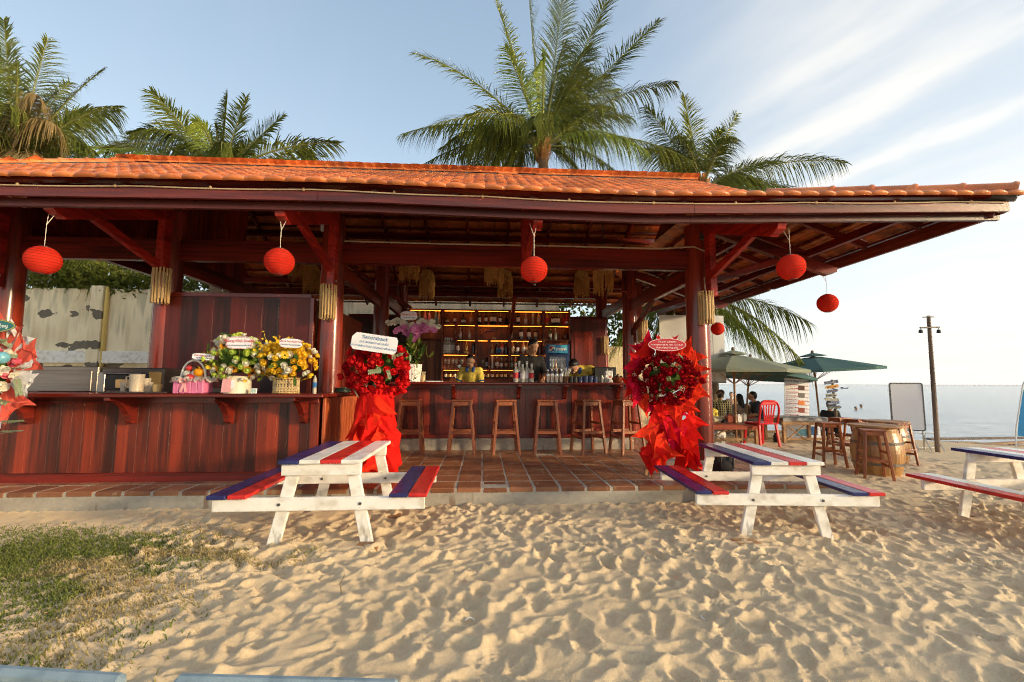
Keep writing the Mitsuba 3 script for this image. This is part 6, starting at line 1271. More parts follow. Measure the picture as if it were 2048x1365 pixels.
# litter on the sand
twig = lambda L, s: tube([(0, 0, .004), (L * .5, .012 * s, .012), (L, 0, .003)], [.004, .0035, .002], 5)
for i, (px, py, L, a, m_, lab) in enumerate(((88, 1232, .26, 25, 'bamboo', 'long dry yellow straw lying on the grass'), (683, 1196, .09, 80, 'palm_trunk', 'short dark twig standing in the sand right of the grass'), (395, 1143, .08, -50, 'palm_trunk', 'dark twig at the edge of the grass'), (930, 1240, .05, 10, 'white_plastic', 'small pale stub lying on the sand'), (268, 1173, .05, 20, 'palm_boot', 'brown dead leaf scrap on the grass'), (1410, 1240, .05, 85, 'white_plastic', 'tiny white sliver in the sand, lower right'))):
    p = ground(px, py); single('twig' if i < 3 else 'litter', twig(L, 1 if i % 2 else -1), m_, lab, 'twig' if i < 3 else 'litter', smooth=True, M=mov(p[0], p[1], sand_z(p[0], p[1]) + .006) @ rot((0, 0, 1), a) @ (rot((0, 1, 0), -70) if i == 1 else np.eye(4)))
# ------------------------------------------------------------------ people
def hulls(bones, J, grow=0.0):
    out = []
    for a, b, ra, rb in bones:
        p, q = np.asarray(J[a] if isinstance(a, str) else a, float), np.asarray(J[b] if isinstance(b, str) else b, float)
        s = [m3.Manifold.sphere(r + grow, 16).translate(tuple(c)) for c, r in ((p, ra), (q, rb))]
        out.append(m3.Manifold.batch_hull(s))
    return out
def smooth_union(ms, edge=0.03, it=8):
    m = m3.Manifold.batch_boolean(ms, m3.OpType.Add).refine_to_length(edge); g = m.to_mesh()
    t = trimesh.Trimesh(g.vert_properties[:, :3], g.tri_verts, process=True)
    trimesh.smoothing.filter_taubin(t, 0.5, -0.52, it)
    return np.asarray(t.vertices), np.asarray(t.faces)
STAND = dict(hip=(0, 0, .93), waist=(0, 0, 1.06), chest=(0, .01, 1.26), neck=(0, 0, 1.43), head=(0, .03, 1.57),
             shR=(.165, 0, 1.38), elR=(.22, -.02, 1.10), wrR=(.23, .08, .87), shL=(-.165, 0, 1.38), elL=(-.22, -.02, 1.10), wrL=(-.23, .08, .87),
             hpR=(.09, 0, .90), knR=(.10, .03, .49), anR=(.10, -.02, .09), hpL=(-.09, 0, .90), knL=(-.10, .03, .49), anL=(-.10, -.02, .09))
SIT = dict(hip=(0, 0, .47), waist=(0, .01, .60), chest=(0, .03, .80), neck=(0, .03, .97), head=(0, .06, 1.11), shR=(.165, .02, .92), elR=(.22, .06, .65), wrR=(.17, .27, .56), shL=(-.165, .02, .92), elL=(-.22, .06, .65), wrL=(-.17, .27, .56),
           hpR=(.09, .03, .46), knR=(.12, .43, .46), anR=(.12, .42, .07), hpL=(-.09, .03, .46), knL=(-.12, .43, .46), anL=(-.12, .42, .07))
mat('skin', (0.47, 0.25, 0.145), 0.5); mat('hair_black', (0.012, 0.010, 0.010), 0.45); mat('lip', (0.30, 0.10, 0.08), 0.5); mat('eye_dark', (0.02, 0.015, 0.012), 0.3); mat('eye_white', (0.7, 0.68, 0.64), 0.3)
def person(label, pos, face, pose=None, base=STAND, s=1.0, look=(0, 0), shirt='black_cloth', sleeve=0.9, trousers='navy_mug', shorts=False, hair='short', collar=None, cap=None, shoes='black', topless=False, fine=False):
    """face: heading in degrees, 180 looks at the camera; look: (turn, nod) of the head in degrees"""
    J = {**base, **(pose or {})}; J = {k: np.asarray(v, float) for k, v in J.items()}
    M = mov(pos) @ rot((0, 0, 1), face) @ scl(s); k = thing('person', label, 'person'); e = .022 if fine else .03
    H = mov(J['head']) @ rot((0, 0, 1), look[0]) @ rot((1, 0, 0), -look[1]); h = lambda x, y, z: (H @ np.array([x, y, z, 1.0]))[:3]
    bones = [('hip', 'waist', .125, .115), ('waist', 'chest', .115, .13), ('chest', 'neck', .12, .055), ('neck', 'head', .052, .055), ('shR', 'chest', .06, .10), ('shL', 'chest', .06, .10), ('hip', 'hpR', .12, .09), ('hip', 'hpL', .12, .09)]
    for S_ in 'RL':
        bones += [('sh' + S_, 'el' + S_, .053, .040), ('el' + S_, 'wr' + S_, .039, .026), ('hp' + S_, 'kn' + S_, .088, .058), ('kn' + S_, 'an' + S_, .055, .038)]
        an = J['an' + S_]; kn = J['kn' + S_]; fd = np.array([0, 1.0, 0]); bones += [(an - (0, .03, .05), an + fd * .15 - (0, 0, .06), .032, .024)]
        # hand: a palm, four fingers of different lengths and a thumb, a little curled
        wr, el = J['wr' + S_], J['el' + S_]; d = (wr - el) / np.linalg.norm(wr - el); sx_ = 1 if S_ == 'R' else -1
        side = np.cross(d, (0, 0, 1)); side = side / np.linalg.norm(side) if np.linalg.norm(side) > .2 else np.array([0, 1.0, 0]); dn = np.cross(side, d); dn = dn * (-1 if dn[2] > 0 else 1)
        if abs(d[2]) > .8: side, dn = np.array([0, 1.0, 0]), np.array([-sx_ * 1.0, 0, 0])
        bones += [(wr, wr + d * .075 + side * .018, .024, .017), (wr, wr + d * .075 - side * .022, .024, .016)]
        for j, fl_ in enumerate((.066, .076, .070, .054)):
            r0 = wr + d * .085 + side * (.027 - .018 * j); m_ = r0 + d * fl_ * .55 + dn * .012; bones += [(r0, m_, .0095, .0085), (m_, m_ + d * fl_ * .32 + dn * .026, .0085, .007)]
        th = wr + d * .03 + side * .028; bones += [(th, th + d * .035 + side * .022 + dn * .01, .012, .010), (th + d * .035 + side * .022 + dn * .01, th + d * .066 + side * .024 + dn * .018, .010, .008)]
    hb = [(h(0, -.018, .035), h(0, .022, .045), .082, .076), (h(0, -.018, .035), h(0, .045, -.02), .078, .055), (h(0, .045, -.02), h(0, .062, -.075), .055, .030), (h(0, .03, .0), h(0, .03, -.06), .062, .045),
          (h(0, .085, .015), h(0, .105, -.018), .010, .016), (h(.03, .078, -.03), h(-.03, .078, -.03), .014, .014), (h(0, .078, -.048), h(0, .082, -.05), .018, .017), (h(.074, -.005, .01), h(.078, -.012, -.025), .016, .012), (h(-.074, -.005, .01), h(-.078, -.012, -.025), .016, .012)]
    part(k, 'body', smooth_union(hulls(bones + hb, J), e, 6), 'skin', True, M=M)
    for sx_ in (-1, 1):
        ey = part(k, 'eye', ball((.012, .006, .007), 1, (0, 0, 0)), 'eye_white', True, M=M @ H @ mov(sx_ * .030, .086, .012)); part(ey, 'pupil', ball(.0055, 1), 'eye_dark', True, M=M @ H @ mov(sx_ * .030, .0905, .011))
        part(k, 'eyebrow', ball((.018, .005, .004), 1), 'hair_black', True, M=M @ H @ mov(sx_ * .031, .088, .034))
    part(k, 'mouth', ball((.022, .006, .006), 1), 'lip', True, M=M @ H @ mov(0, .094, -.050))
    hs = [(h(0, -.035, .052), h(0, -.004, .072), .087, .074), (h(0, -.035, .055), h(0, -.045, -.015), .086, .070), (h(.040, -.01, .06), h(.052, -.012, .025), .045, .032), (h(-.040, -.01, .06), h(-.052, -.012, .025), .045, .032)]
    if hair == 'long': hs += [(h(0, -.06, .0), h(0, -.10, -.22), .075, .055), (h(.05, -.03, .0), h(.05, -.05, -.16), .04, .03), (h(-.05, -.03, .0), h(-.05, -.05, -.16), .04, .03)]
    if hair == 'tied': hs += [(h(0, -.09, .03), h(0, -.135, .01), .04, .045)]
    if not cap: part(k, 'hair', smooth_union(hulls(hs, J), .025, 4), 'hair_black', True, M=M)
    else:
        part(k, 'cap', smooth_union(hulls([(h(0, -.02, .055), h(0, .01, .07), .094, .088), (h(0, -.10, .045), h(.0, -.165, .03), .05, .045)], J), .025, 3), cap, True, M=M); part(k, 'hair', smooth_union(hulls([(h(0, -.03, .01), h(0, -.05, -.05), .085, .06)], J), .03, 3), 'hair_black', True, M=M)
    if not topless:
        cl = [('hip', 'waist', .125, .12), ('waist', 'chest', .125, .135), ('chest', 'neck', .125, .045), ('shR', 'chest', .062, .11), ('shL', 'chest', .062, .11)]
        for S_ in 'RL':
            sl = J['sh' + S_] + (J['el' + S_] - J['sh' + S_]) * min(sleeve, 1.0); cl += [('sh' + S_, sl, .060, .056)]
            if sleeve > 1: cl += [('el' + S_, J['el' + S_] + (J['wr' + S_] - J['el' + S_]) * (sleeve - 1), .050, .040)]
        sk = part(k, 'shirt', smooth_union(hulls(cl, J, .012), .03, 5), shirt, True, M=M)
        if collar:
            n_ = J['neck']; part(sk, 'collar', smooth_union(hulls([(n_ + (.06, .03, -.0), n_ + (.06, .11, -.07), .026, .026), (n_ + (-.06, .03, -.0), n_ + (-.06, .11, -.07), .026, .026), (n_ + (.055, .0, .0), n_ + (0, -.055, .015), .022, .022), (n_ + (-.055, 0, 0), n_ + (0, -.055, .015), .022, .022)], J), .02, 2), collar, True, M=M)
            for S_ in 'RL':
                sl = J['sh' + S_] + (J['el' + S_] - J['sh' + S_]) * sleeve; d = (J['el' + S_] - J['sh' + S_]); d /= np.linalg.norm(d)
                part(sk, 'sleeve_hem', tube([sl - d * .012, sl + d * .014], .066, 14, False), collar, True, M=M)
    tr = [('hip', 'hpR', .128, .098), ('hip', 'hpL', .128, .098)]
    for S_ in 'RL':
        tr += [('hp' + S_, 'kn' + S_, .095, .068)]
        if not shorts: tr += [('kn' + S_, 'an' + S_, .066, .055)]
    part(k, 'shorts' if shorts else 'trousers', smooth_union(hulls(tr, J, .010), .035, 5), trousers, True, M=M)
    return k
mat('shirt_yellow', lambda p, n, uv: mix((0.60, 0.42, 0.05), (0.78, 0.60, 0.12), fbm(p.x * 16, p.y * 16, p.z * 16, 2)), 0.8); mat('collar_blue', (0.02, 0.07, 0.25), 0.7)
q = atY(944, 740, 7.75)
person('woman in a yellow shirt with blue collar leaning over behind the bar', (q[0], 7.78, 0.01), 170, dict(chest=(0, .07, 1.26), neck=(0, .12, 1.42), head=(.0, .17, 1.53), shR=(.16, .10, 1.37), elR=(.25, .12, 1.12), wrR=(.27, .30, .98), shL=(-.16, .10, 1.37), elL=(-.21, .14, 1.10), wrL=(-.12, .34, 1.02)), s=.885, look=(10, 30), shirt='shirt_yellow', sleeve=.75, collar='collar_blue', hair='tied', fine=True)
q = atY(1062, 720, 7.85)
person('bartender in a black shirt looking down behind the bottles on the bar', (q[0], 7.88, 0.01), 195, dict(neck=(0, .05, 1.44), head=(0, .10, 1.57), chest=(0, .03, 1.26), elR=(.27, .02, 1.14), wrR=(.34, .26, 1.06), elL=(-.23, .05, 1.12), wrL=(-.10, .30, 1.04)), s=1.03, look=(15, 32), shirt='black_cloth', sleeve=.85, fine=True)
q = atY(1168, 740, 7.65)
person('bartender in a yellow shirt bent far over cups at the right end of the bar', (q[0] + .12, 7.85, 0.01), 158, dict(waist=(0, .04, 1.05), chest=(.08, .24, 1.20), neck=(.13, .36, 1.27), head=(.16, .47, 1.30), shR=(.23, .30, 1.26), elR=(.34, .42, 1.05), wrR=(.14, .62, 1.06), shL=(-.08, .28, 1.27), elL=(-.26, .42, 1.14), wrL=(-.02, .60, 1.07)), s=.98, look=(-20, 62), shirt='shirt_yellow', sleeve=.8, collar='collar_blue', fine=True)
def _plaid(p, n, uv):
    a, b = cell_rand(p.x / .055, 1, 1), cell_rand(p.z / .06, 2, 2); s = dr.abs(dr.sin(p.x * 57)) , dr.abs(dr.sin(p.z * 52))
    return mix(mix((.02, .025, .03), (.55, .45, .20), smoothstep(.75, .95, s[0])), (.45, .38, .22), smoothstep(.75, .95, s[1]) * .8)
mat('plaid', _plaid, .85); mat('tan_cloth', (.34, .25, .19), .85); mat('navy_cloth', (.035, .04, .055), .85); mat('white_cloth', (.66, .66, .68), .85); mat('cap_brown', (.12, .07, .05), .8); mat('grey_cloth', (.12, .16, .20), .85)
def beach(px, Y): q = atY(px, 800, Y); return np.array([q[0], Y, float(zb(q[0], Y))])
p = beach(1440, 11.6); person('person in a black and yellow plaid shirt and backwards cap, sitting, seen from behind', p + (0, 0, -.06), -25, dict(head=(.03, .10, 1.10), neck=(.01, .05, .97)), SIT, 1.0, (-35, 8), 'plaid', 1.7, 'navy_cloth', cap='cap_brown')
p = beach(1481, 11.7); person('woman with long dark hair in a tan top, sitting, seen from behind', p + (0, 0, -.13), 8, dict(wrL=(-.26, .02, .50), elL=(-.26, .0, .72), wrR=(.30, .02, .52), elR=(.26, .0, .74)), SIT, .98, (5, 5), 'tan_cloth', .8, 'navy_cloth', hair='long')
p = beach(1517, 11.5); person('man in a dark short sleeved shirt sitting on the beach bench, turned left', p + (0, 0, -.06), 60, dict(chest=(0, .06, .79), neck=(0, .10, .95), head=(0, .14, 1.09), wrL=(-.12, .34, .58), wrR=(.14, .34, .58)), SIT, 1.0, (10, 5), 'navy_cloth', .8, 'tan_cloth')
p = beach(1463, 19.0); person('shirtless man in dark shorts standing in the shallow water', (p[0], p[1], -1.02), 150, dict(elR=(.30, .02, 1.16), wrR=(.36, .16, 1.25)), STAND, 1.0, (0, 0), topless=True, trousers='navy_cloth', shorts=True)
p = beach(1497, 14.0); person('child in a white top sitting beyond the benches', (p[0], p[1], -.86), 160, None, SIT, .85, (0, 5), 'white_cloth', .8, 'navy_cloth')
p = beach(1506, 13.2); person('person in a grey blue top sitting behind the dark shirted man', (p[0], p[1], -.62), 30, None, SIT, .9, (0, 10), 'grey_cloth', .8, 'navy_cloth')
p = beach(1658, 12.2); person('man in black sitting on the sand behind the massage bed, beside the arrow signpost', p + (0, 0, -.22), 150, None, SIT, .95, (10, 25), 'black_cloth', .8, 'black_cloth', cap='cap_brown')
for px, Y, z, lab in ((1711, 30, -2.18, 'left of two bathers'), (1722, 33, -2.16, 'right of two bathers')): 
    q = atY(px, 812, Y); person(lab + ' with head and shoulders out of the sea', (q[0], Y, z), 180, None, STAND, 1.0, topless=True, trousers='navy_cloth', shorts=True)
for px, Y, lab in ((1529, 12.4, 'dark haired person lying behind the long red bench, left one'), (1566, 12.6, 'dark haired person lying behind the long red bench, beside the massage sign')):
    p = beach(px, Y); person(lab, p + (0, 0, .05), 90, dict(hip=(0, -.9, .3), waist=(0, -.75, .3), chest=(0, -.5, .32), neck=(0, -.3, .34), head=(0, -.17, .38), shR=(.16, -.35, .32), elR=(.2, -.6, .3), wrR=(.2, -.8, .3), shL=(-.16, -.35, .32), elL=(-.2, -.6, .3), wrL=(-.2, -.8, .3), hpR=(.09, -.95, .3), knR=(.1, -1.35, .3), anR=(.1, -1.75, .28), hpL=(-.09, -.95, .3), knL=(-.1, -1.35, .3), anL=(-.1, -1.75, .28)), STAND, 1.0, (0, -60), 'grey_cloth', .8, 'navy_cloth')
# ------------------------------------------------------------------ on the beach at the right
mat('umbrella_green', (0.055, 0.115, 0.115), 0.55); mat('umbrella_pale', (0.20, 0.25, 0.20), 0.6)
thin('canopy_green', (0.10, 0.17, 0.16), .35, .6); thin('canopy_pale', (0.30, 0.33, 0.25), .4, .6)
def umbrella(label, base_px, apex_px, R, mt, sides=8, spin=0, drop=.42, Yo=None):
    p = ground(*base_px); b = np.array([p[0], p[1], p[2] - .1]); a = atY(*apex_px, p[1]); k = thing('beach_umbrella', label, 'umbrella', 'green beach umbrellas'); d = a - b; L = np.linalg.norm(d); z = d / L; x = np.cross((0, 1, 0), z); x /= np.linalg.norm(x); y = np.cross(z, x)
    M = frame(a, x, y, z) @ rot((0, 0, 1), spin)
    part(k, 'pole', tube([b, a + z * .02], .024, 8), 'bench_wood', True); part(k, 'finial', ball((.04, .04, .05), 1, a + z * .05), 'pole_wood', True)
    for i in range(sides):
        a0, a1 = 2 * PI * i / sides, 2 * PI * (i + 1) / sides; V = []
        for t in np.linspace(.12, 1, 6):
            for s in np.linspace(0, 1, 5):
                an = a0 + (a1 - a0) * s; e = math.cos((a1 - a0) / 2) / math.cos(an - (a0 + a1) / 2); sagd = .03 * math.sin(PI * s) * t
                V.append((R * t * math.cos(an) * e, R * t * math.sin(an) * e, -.06 - (drop - .06) * t ** 1.08 - sagd))
        f = [[r * 5 + c, r * 5 + c + 1, r * 5 + c + 6, r * 5 + c + 5] for r in range(5) for c in range(4)]
        V2 = np.array(V); pn = part(k, 'canopy_panel', (V2, tri(np.array(f))), mt, True, M=M)
        part(k, 'rib', tube([(0, 0, -.08), (R * math.cos(a0) * .99, R * math.sin(a0) * .99, -drop - .015)], .010, 5), 'bench_wood', True, M=M)
        part(k, 'valance', (np.array([[R * math.cos(a0), R * math.sin(a0), -drop], [R * math.cos(a1), R * math.sin(a1), -drop], [R * math.cos(a1), R * math.sin(a1), -drop - .07], [R * math.cos(a0), R * math.sin(a0), -drop - .07]]), np.array([[0, 1, 2], [0, 2, 3]])), mt, M=M)
        part(k, 'strut', tube([(0, 0, -.75), (R * .5 * math.cos(a0), R * .5 * math.sin(a0), -.06 - (drop - .06) * .5)], .008, 5), 'bench_wood', True, M=M)
    part(k, 'vent_cap', lathe([(.0, .03), (R * .2, -.055), (R * .205, -.075)], sides), mt, M=M)
umbrella('grey green beach umbrella with a pale top, left one beside the white blind', (1473, 885), (1466, 703), 1.48, 'canopy_pale', 8, 10, .44)
umbrella('dark green beach umbrella tilted, standing in the middle behind the others', (1489, 874), (1500, 716), 1.5, 'canopy_green', 8, 0, .42)
umbrella('dark green beach umbrella with a leaning pole, right one in front of the sea', (1643, 872), (1625, 708), 1.62, 'canopy_green', 8, 14, .44)

# massage price board
sb = thing('price_board', 'tall white massage price board with red lines and four small photos', 'signboard'); g0 = ground(1597, 880); Yb = g0[1]
tl, tr_, bl_ = atY(1572, 757, Yb), atY(1621, 760, Yb), atY(1569, 878, Yb); xd = (tr_ - tl) / np.linalg.norm(tr_ - tl); W_b, H_b = np.linalg.norm(tr_ - tl), np.linalg.norm(tl - bl_); Mb = to_frame(bl_, xd, (0, 0, 1))
pb = part(sb, 'panel', box(W_b, H_b, .012, .002, (W_b / 2, H_b / 2, -.007)), 'white_card', M=Mb)
part(pb, 'heading', lettering('MASSAGE BEAUTY CORNER', .046), 'ink_navy', M=Mb @ mov(W_b / 2, H_b - .085, 0) @ scl(W_b * .92 / .62 * .98 if False else 1, 1, 1))
_names = ['FULL BODY MASSAGE 60 MINUTES', 'FULL BODY MASSAGE 90 MINUTES', 'HOT STONE MASSAGE 60 MINUTES', 'FOOT MASSAGE 30 MINUTES', 'FOOT MASSAGE 60 MINUTES', 'BACK MASSAGE 30 MINUTES', 'BACK MASSAGE 60 MINUTES', 'HAND MASSAGE 30 MINUTES', 'EAR MASSAGE 15 MINUTES', 'OIL MASSAGE BODY SCRUB 60 MINUTES', 'ALOE MASSAGE BODY CARE 60 MINUTES']
for i, t in enumerate(_names):
    y = H_b - .16 - i * .094
    v, f = lettering(t, .024); v = v - [v[:, 0].min(), 0, 0]
    part(pb, 'lettering', (v, f), 'ink_red', M=Mb @ mov(.03, y, .0005) @ scl(min(1.0, .34 / v[:, 0].max()), 1, 1)); part(pb, 'small_print', box(.26, .010, .001, 0, (.16, y - .026, .0005)), 'concrete', M=Mb)
    v, f = lettering(('250.000', '350.000', '400.000', '150.000', '250.000', '200.000', '300.000', '150.000', '100.000', '350.000', '350.000')[i], .021); part(pb, 'price', (v, f), 'ink_red', M=Mb @ mov(W_b - .055, y - .02, .0005))
for i, m_ in enumerate(('glass_brown', 'dark_steel', 'star_orange', 'red_wood')): part(pb, 'photo', box(.17, .12, .001, 0, (W_b - .20, H_b - .22 - i * .185, .0008)), m_, M=Mb)
for u in (.04, W_b - .04): part(sb, 'stand_leg', tube([(Mb @ [u, 0, -.03, 1])[:3] - (0, 0, .1), (Mb @ [u, H_b, -.03, 1])[:3]], .012, 6), 'steel', True)
bs2 = thing('lower_board', 'low board with blue and white pictures leaning behind the massage bed', 'board'); q = atY(1607, 862, Yb - .25)
part(bs2, 'panel', box(.85, .015, .34, .002, (q[0], q[1], q[2])), 'white_card', label=None); part(bs2, 'picture', box(.2, .004, .2, 0, (q[0] + .25, q[1] - .011, q[2])), 'ink_blue'); part(bs2, 'picture', box(.3, .004, .16, 0, (q[0] - .05, q[1] - .011, q[2] - .04)), 'glass_blue')
# arrow signpost
sp_ = thing('arrow_signpost', 'driftwood post with seven painted arrow boards pointing both ways', 'signpost'); b = ground(1674, 874); Ys = b[1]; tp = atY(1664, 760, Ys)
part(sp_, 'post', tube([b - (0, 0, .1), (b + tp) / 2 + (.02, 0, 0), tp], [.045, .04, .028], 8), 'pole_wood', True)
mat('arrow_blue', lambda p, n, uv: mix((.03, .05, .16), (.12, .17, .32), fbm(p.x * 12, 1.0, p.z * 30, 2)), .7); mat('arrow_grey', lambda p, n, uv: mix((.20, .21, .20), (.42, .42, .38), fbm(p.x * 12, 1.0, p.z * 30, 2)), .8); mat('arrow_orange', (.62, .30, .06), .7); mat('arrow_dark', (.06, .10, .13), .7)
for x0, x1, y, tilt, dr2, m_, txt, tm_ in ((1646.7, 1676.8, 765, 8, 0, 'arrow_blue', 'xxxxxx xxxxx', 'ink_white'), (1647.5, 1677.5, 774, 8, -1, 'arrow_orange', 'xxxx xxx', 'ink_navy'), (1652, 1677.8, 782, 8, 1, 'arrow_blue', 'xxxx xxx', 'lab_cream'), (1650.6, 1676, 791, 4, 1, 'arrow_grey', 'xxxx xxx', 'ink_navy'), (1645.5, 1678.6, 799.5, -4, -1, 'arrow_grey', '', 'ink_navy'), (1650.6, 1679.4, 806.5, 8, -1, 'arrow_blue', 'xxxxxx xxxxx', 'ink_white'), (1654.5, 1684.5, 815, 2, 1, 'arrow_dark', 'xxxxxx xxxxx', 'lab_cream')):
    c = atY((x0 + x1) / 2, y, Ys - .06); w2 = (x1 - x0) / 910 * depth(c) / 2 / 1.05; h2 = .043
    P = [(-w2, -h2), (w2, -h2), (w2, h2), (-w2, h2)] if dr2 == 0 else [(-w2, -h2), (w2 - .07, -h2), (w2, 0), (w2 - .07, h2), (-w2, h2)] if dr2 > 0 else [(-w2, 0), (-w2 + .07, -h2), (w2, -h2), (w2, h2), (-w2 + .07, h2)]
    Ma = to_frame(c, (1, 0, math.tan(math.radians(tilt))), (0, 0, 1)); ak = part(sp_, 'arrow_board', extr(Polygon(P), .02), m_, M=Ma)
    if txt:      # the words are too worn and small to read in the photograph: brush strokes stand for them
        g_ = np.random.default_rng(len(txt)); n_c = len(txt); st_ = [tube([((i + .2) / n_c * w2 * 1.35 - w2 * .72, -.012 - .012 * g_.random(), .021), ((i + .5) / n_c * w2 * 1.35 - w2 * .72, .010 + .012 * g_.random(), .0215), ((i + .8) / n_c * w2 * 1.35 - w2 * .72, -.010 - .01 * g_.random(), .021)], .0045, 4, False) for i in range(n_c) if txt[i] != ' ']
        part(ak, 'brush_marks', join(st_), tm_, M=Ma)
# massage beds and benches
def bed(label, pxa, pxb, pyb, top_px, w, mt_top, cushion=None):
    """a four legged wooden bed; pxa..pxb front edge, pyb where the front legs stand, top_px the top edge"""
    a, b = ground(pxa, pyb), ground(pxb, pyb); b = atY(pxb, pyb, a[1]); k = thing('massage_bed', label, 'massage bed'); zt2 = float(atY(pxa, top_px, a[1])[2]); zg = a[2]; L = b[0] - a[0]
    for sx_ in (.03, .5, .97) if L > 1.6 else (.04, .96):
        for dy in (.03, w - .03): part(k, 'leg', box(.07, .07, zt2 - zg + .05, .005, (a[0] + L * sx_, a[1] + dy, (zt2 + zg) / 2 - .06)), 'bench_wood')
    for dy in (.03, w - .03): part(k, 'rail', box(L, .05, .08, .005, (a[0] + L / 2, a[1] + dy - .011, zt2 - .055)), mt_top)
    for s in (0, 1): part(k, 'cross_brace', beam((a[0] + L * .06, a[1] + .01, zg + (.08 if s else zt2 - zg - .1)), (a[0] + L * .46, a[1] + .012 + .02 * s, zg + (zt2 - zg - .1 if s else .08)), .02, .03, .003, up=(0, 1, 0)), 'bench_wood')
    part(k, 'low_rail', box(L * .95, .04, .05, .005, (a[0] + L / 2, a[1] + .035, zg + .10)), 'bench_wood')
    for i in range(int(w / .1)): part(k, 'slat', box(L, .09, .022, .003, (a[0] + L / 2, a[1] + .05 + i * .1, zt2 - .003)), mt_top)
    if cushion:
        xs2 = np.linspace(0, L, 30); ys2 = np.linspace(-.02, w + .02, 7); X, Y_ = np.meshgrid(xs2, ys2); Z = zt2 + .055 + .012 * meshkit.noise(np.stack([X * 9 + Y_ * 4, Y_ * 3, X * 0], -1), 3) + .006 * np.sin(X * 40 + Y_ * 20)
        V = np.stack([a[0] + X, a[1] + Y_, Z], -1); fr = V[0].copy(); fr[:, 2] = zt2 + .0 - .03 * meshkit.noise(np.stack([xs2 * 6, xs2 * 0, xs2 * 0], -1), 5); fr[:, 1] -= .012
        V = np.vstack([fr[None], V]).reshape(-1, 3); part(k, 'cushion', (V, tri(np.array([[r * 30 + c, r * 30 + c + 1, (r + 1) * 30 + c + 1, (r + 1) * 30 + c] for r in range(7) for c in range(29)]))), cushion, True)
    return a, L, zt2
mat('bed_cloth', lambda p, n, uv: mix((.10, .09, .085), (.36, .32, .28), smoothstep(.35, .6, fbm(p.x * 7, p.y * 5, p.z * 9, 3))), .85)
bed('bamboo massage bed with a rumpled grey cover beside the price board', 1567, 1668, 888, 842, .75, 'bench_wood', 'bed_cloth')
bed('low table of red brown planks behind the right column with things on it', 1400, 1520, 890, 851, .6, 'red_wood')
bed('long red bench beyond the low table, beach people sitting on it', 1395, 1596, 872, 834, .45, 'red_wood')
qx = ground(1437, 878); 
single('seat_cushion', box(.5, .45, .13, .05, atY(1436, 840, 10.4)), 'lab_cream', 'beige seat cushion on the low table beside the column', 'cushion')
for i, (px, py, sz_, m_, lab, n_) in enumerate(((1459, 838, (.16, .12, .15), 'red_wood', 'brown cardboard box on the low table', 'cardboard_box'), (1477, 838, (.1, .1, .16), 'white_plastic', 'white bottle crate on the low table, left of the parasol pole', 'bottle_crate'), (1488, 836, (.09, .09, .17), 'steel', 'steel flask on the low table', 'flask'), (1450, 846, (.16, .14, .09), 'black_cloth', 'black bag on the low table', 'bag'), (1499, 844, (.2, .15, .07), 'black', 'flat black case on the low table near the red chair', 'case'), (1553, 878, (.13, .1, .2), 'black_cloth', 'black rucksack lying under the massage bed', 'rucksack'))):
    q = atY(px, py, 10.15); k = thing(n_, lab, n_.replace('_', ' '))
    part(k, 'body', box(*sz_, .03 if 'bag' in n_ or 'ruck' in n_ else .01, q), m_); part(k, 'top', box(sz_[0] * .6, sz_[1] * .6, .03, .01, q + (0, 0, sz_[2] / 2 + .013)), m_)
single('yellow_bag', join(ball((.16, .12, .12), 2), ball((.1, .1, .1), 1, (.1, 0, .05))), mat('bag_yellow', (.6, .45, .05), .6), 'yellow plastic bag under the low table', 'bag', smooth=True, M=mov(ground(1492, 868)) @ mov(0, 0, .1))
pv_, pf_ = ball(1, 4); n_ = meshkit.fbm(pv_ * 2.2, 3, 5) - .5; pv_ = pv_ * (1 + .5 * n_[:, None]) * (.20, .16, .20); pv_ = pv_ + (meshkit.noise(pv_ * 24, 3)[:, None] - .5) * .05
single('plastic_sack', (pv_, pf_), mat('sack_white', (.62, .58, .52), .4), 'crumpled whitish plastic sack on the sand right of the column', 'sack', M=mov(ground(1439, 890)) @ mov(0, .1, .14))
single('plastic_sack', (np.asarray(pv_) * .7, pf_), 'bag_yellow', 'crumpled yellow plastic sack behind the plaid shirted person', 'sack', M=mov(atY(1425, 828, 11.2)))
# red plastic chair
rc = thing('plastic_chair', 'bright red plastic chair standing on the sand facing the sea', 'chair'); p = ground(1530, 893); Mc = mov(p[0], p[1] + .1, p[2]) @ rot((0, 0, 1), 8) @ scl(1.06); mat('plastic_red', (.62, .012, .02), .28)
for sx_ in (-1, 1):
    part(rc, 'leg', beam((sx_ * .22, -.22, 0), (sx_ * .19, -.17, .44), .05, .04, .008, up=(0, 1, 0)), 'plastic_red', M=Mc); part(rc, 'leg', beam((sx_ * .22, .24, 0), (sx_ * .19, .19, .44), .05, .04, .008, up=(0, 1, 0)), 'plastic_red', M=Mc)
part(rc, 'seat', box(.44, .44, .03, .012, (0, 0, .45)), 'plastic_red', M=Mc)
a = np.linspace(0, PI, 17); part(rc, 'back_frame', tube(np.vstack([[(.215, -.19, .46)], np.stack([.215 * np.sign(np.cos(a)) * np.abs(np.cos(a)) ** .5, a * 0 - .245, .70 + .20 * np.sin(a) ** .7], -1), [(-.215, -.19, .46)]]), .022, 7), 'plastic_red', True, M=Mc)
for i in range(5): part(rc, 'back_slat', beam(((i - 2) * .040, -.20, .46), ((i - 2) * .066, -.245, .88 - .012 * (i - 2) ** 2), .034, .012, .004, up=(0, 1, 0)), 'plastic_red', M=Mc)
part(rc, 'back_top', box(.34, .02, .08, .008, (0, -.245, .86)), 'plastic_red', M=Mc)
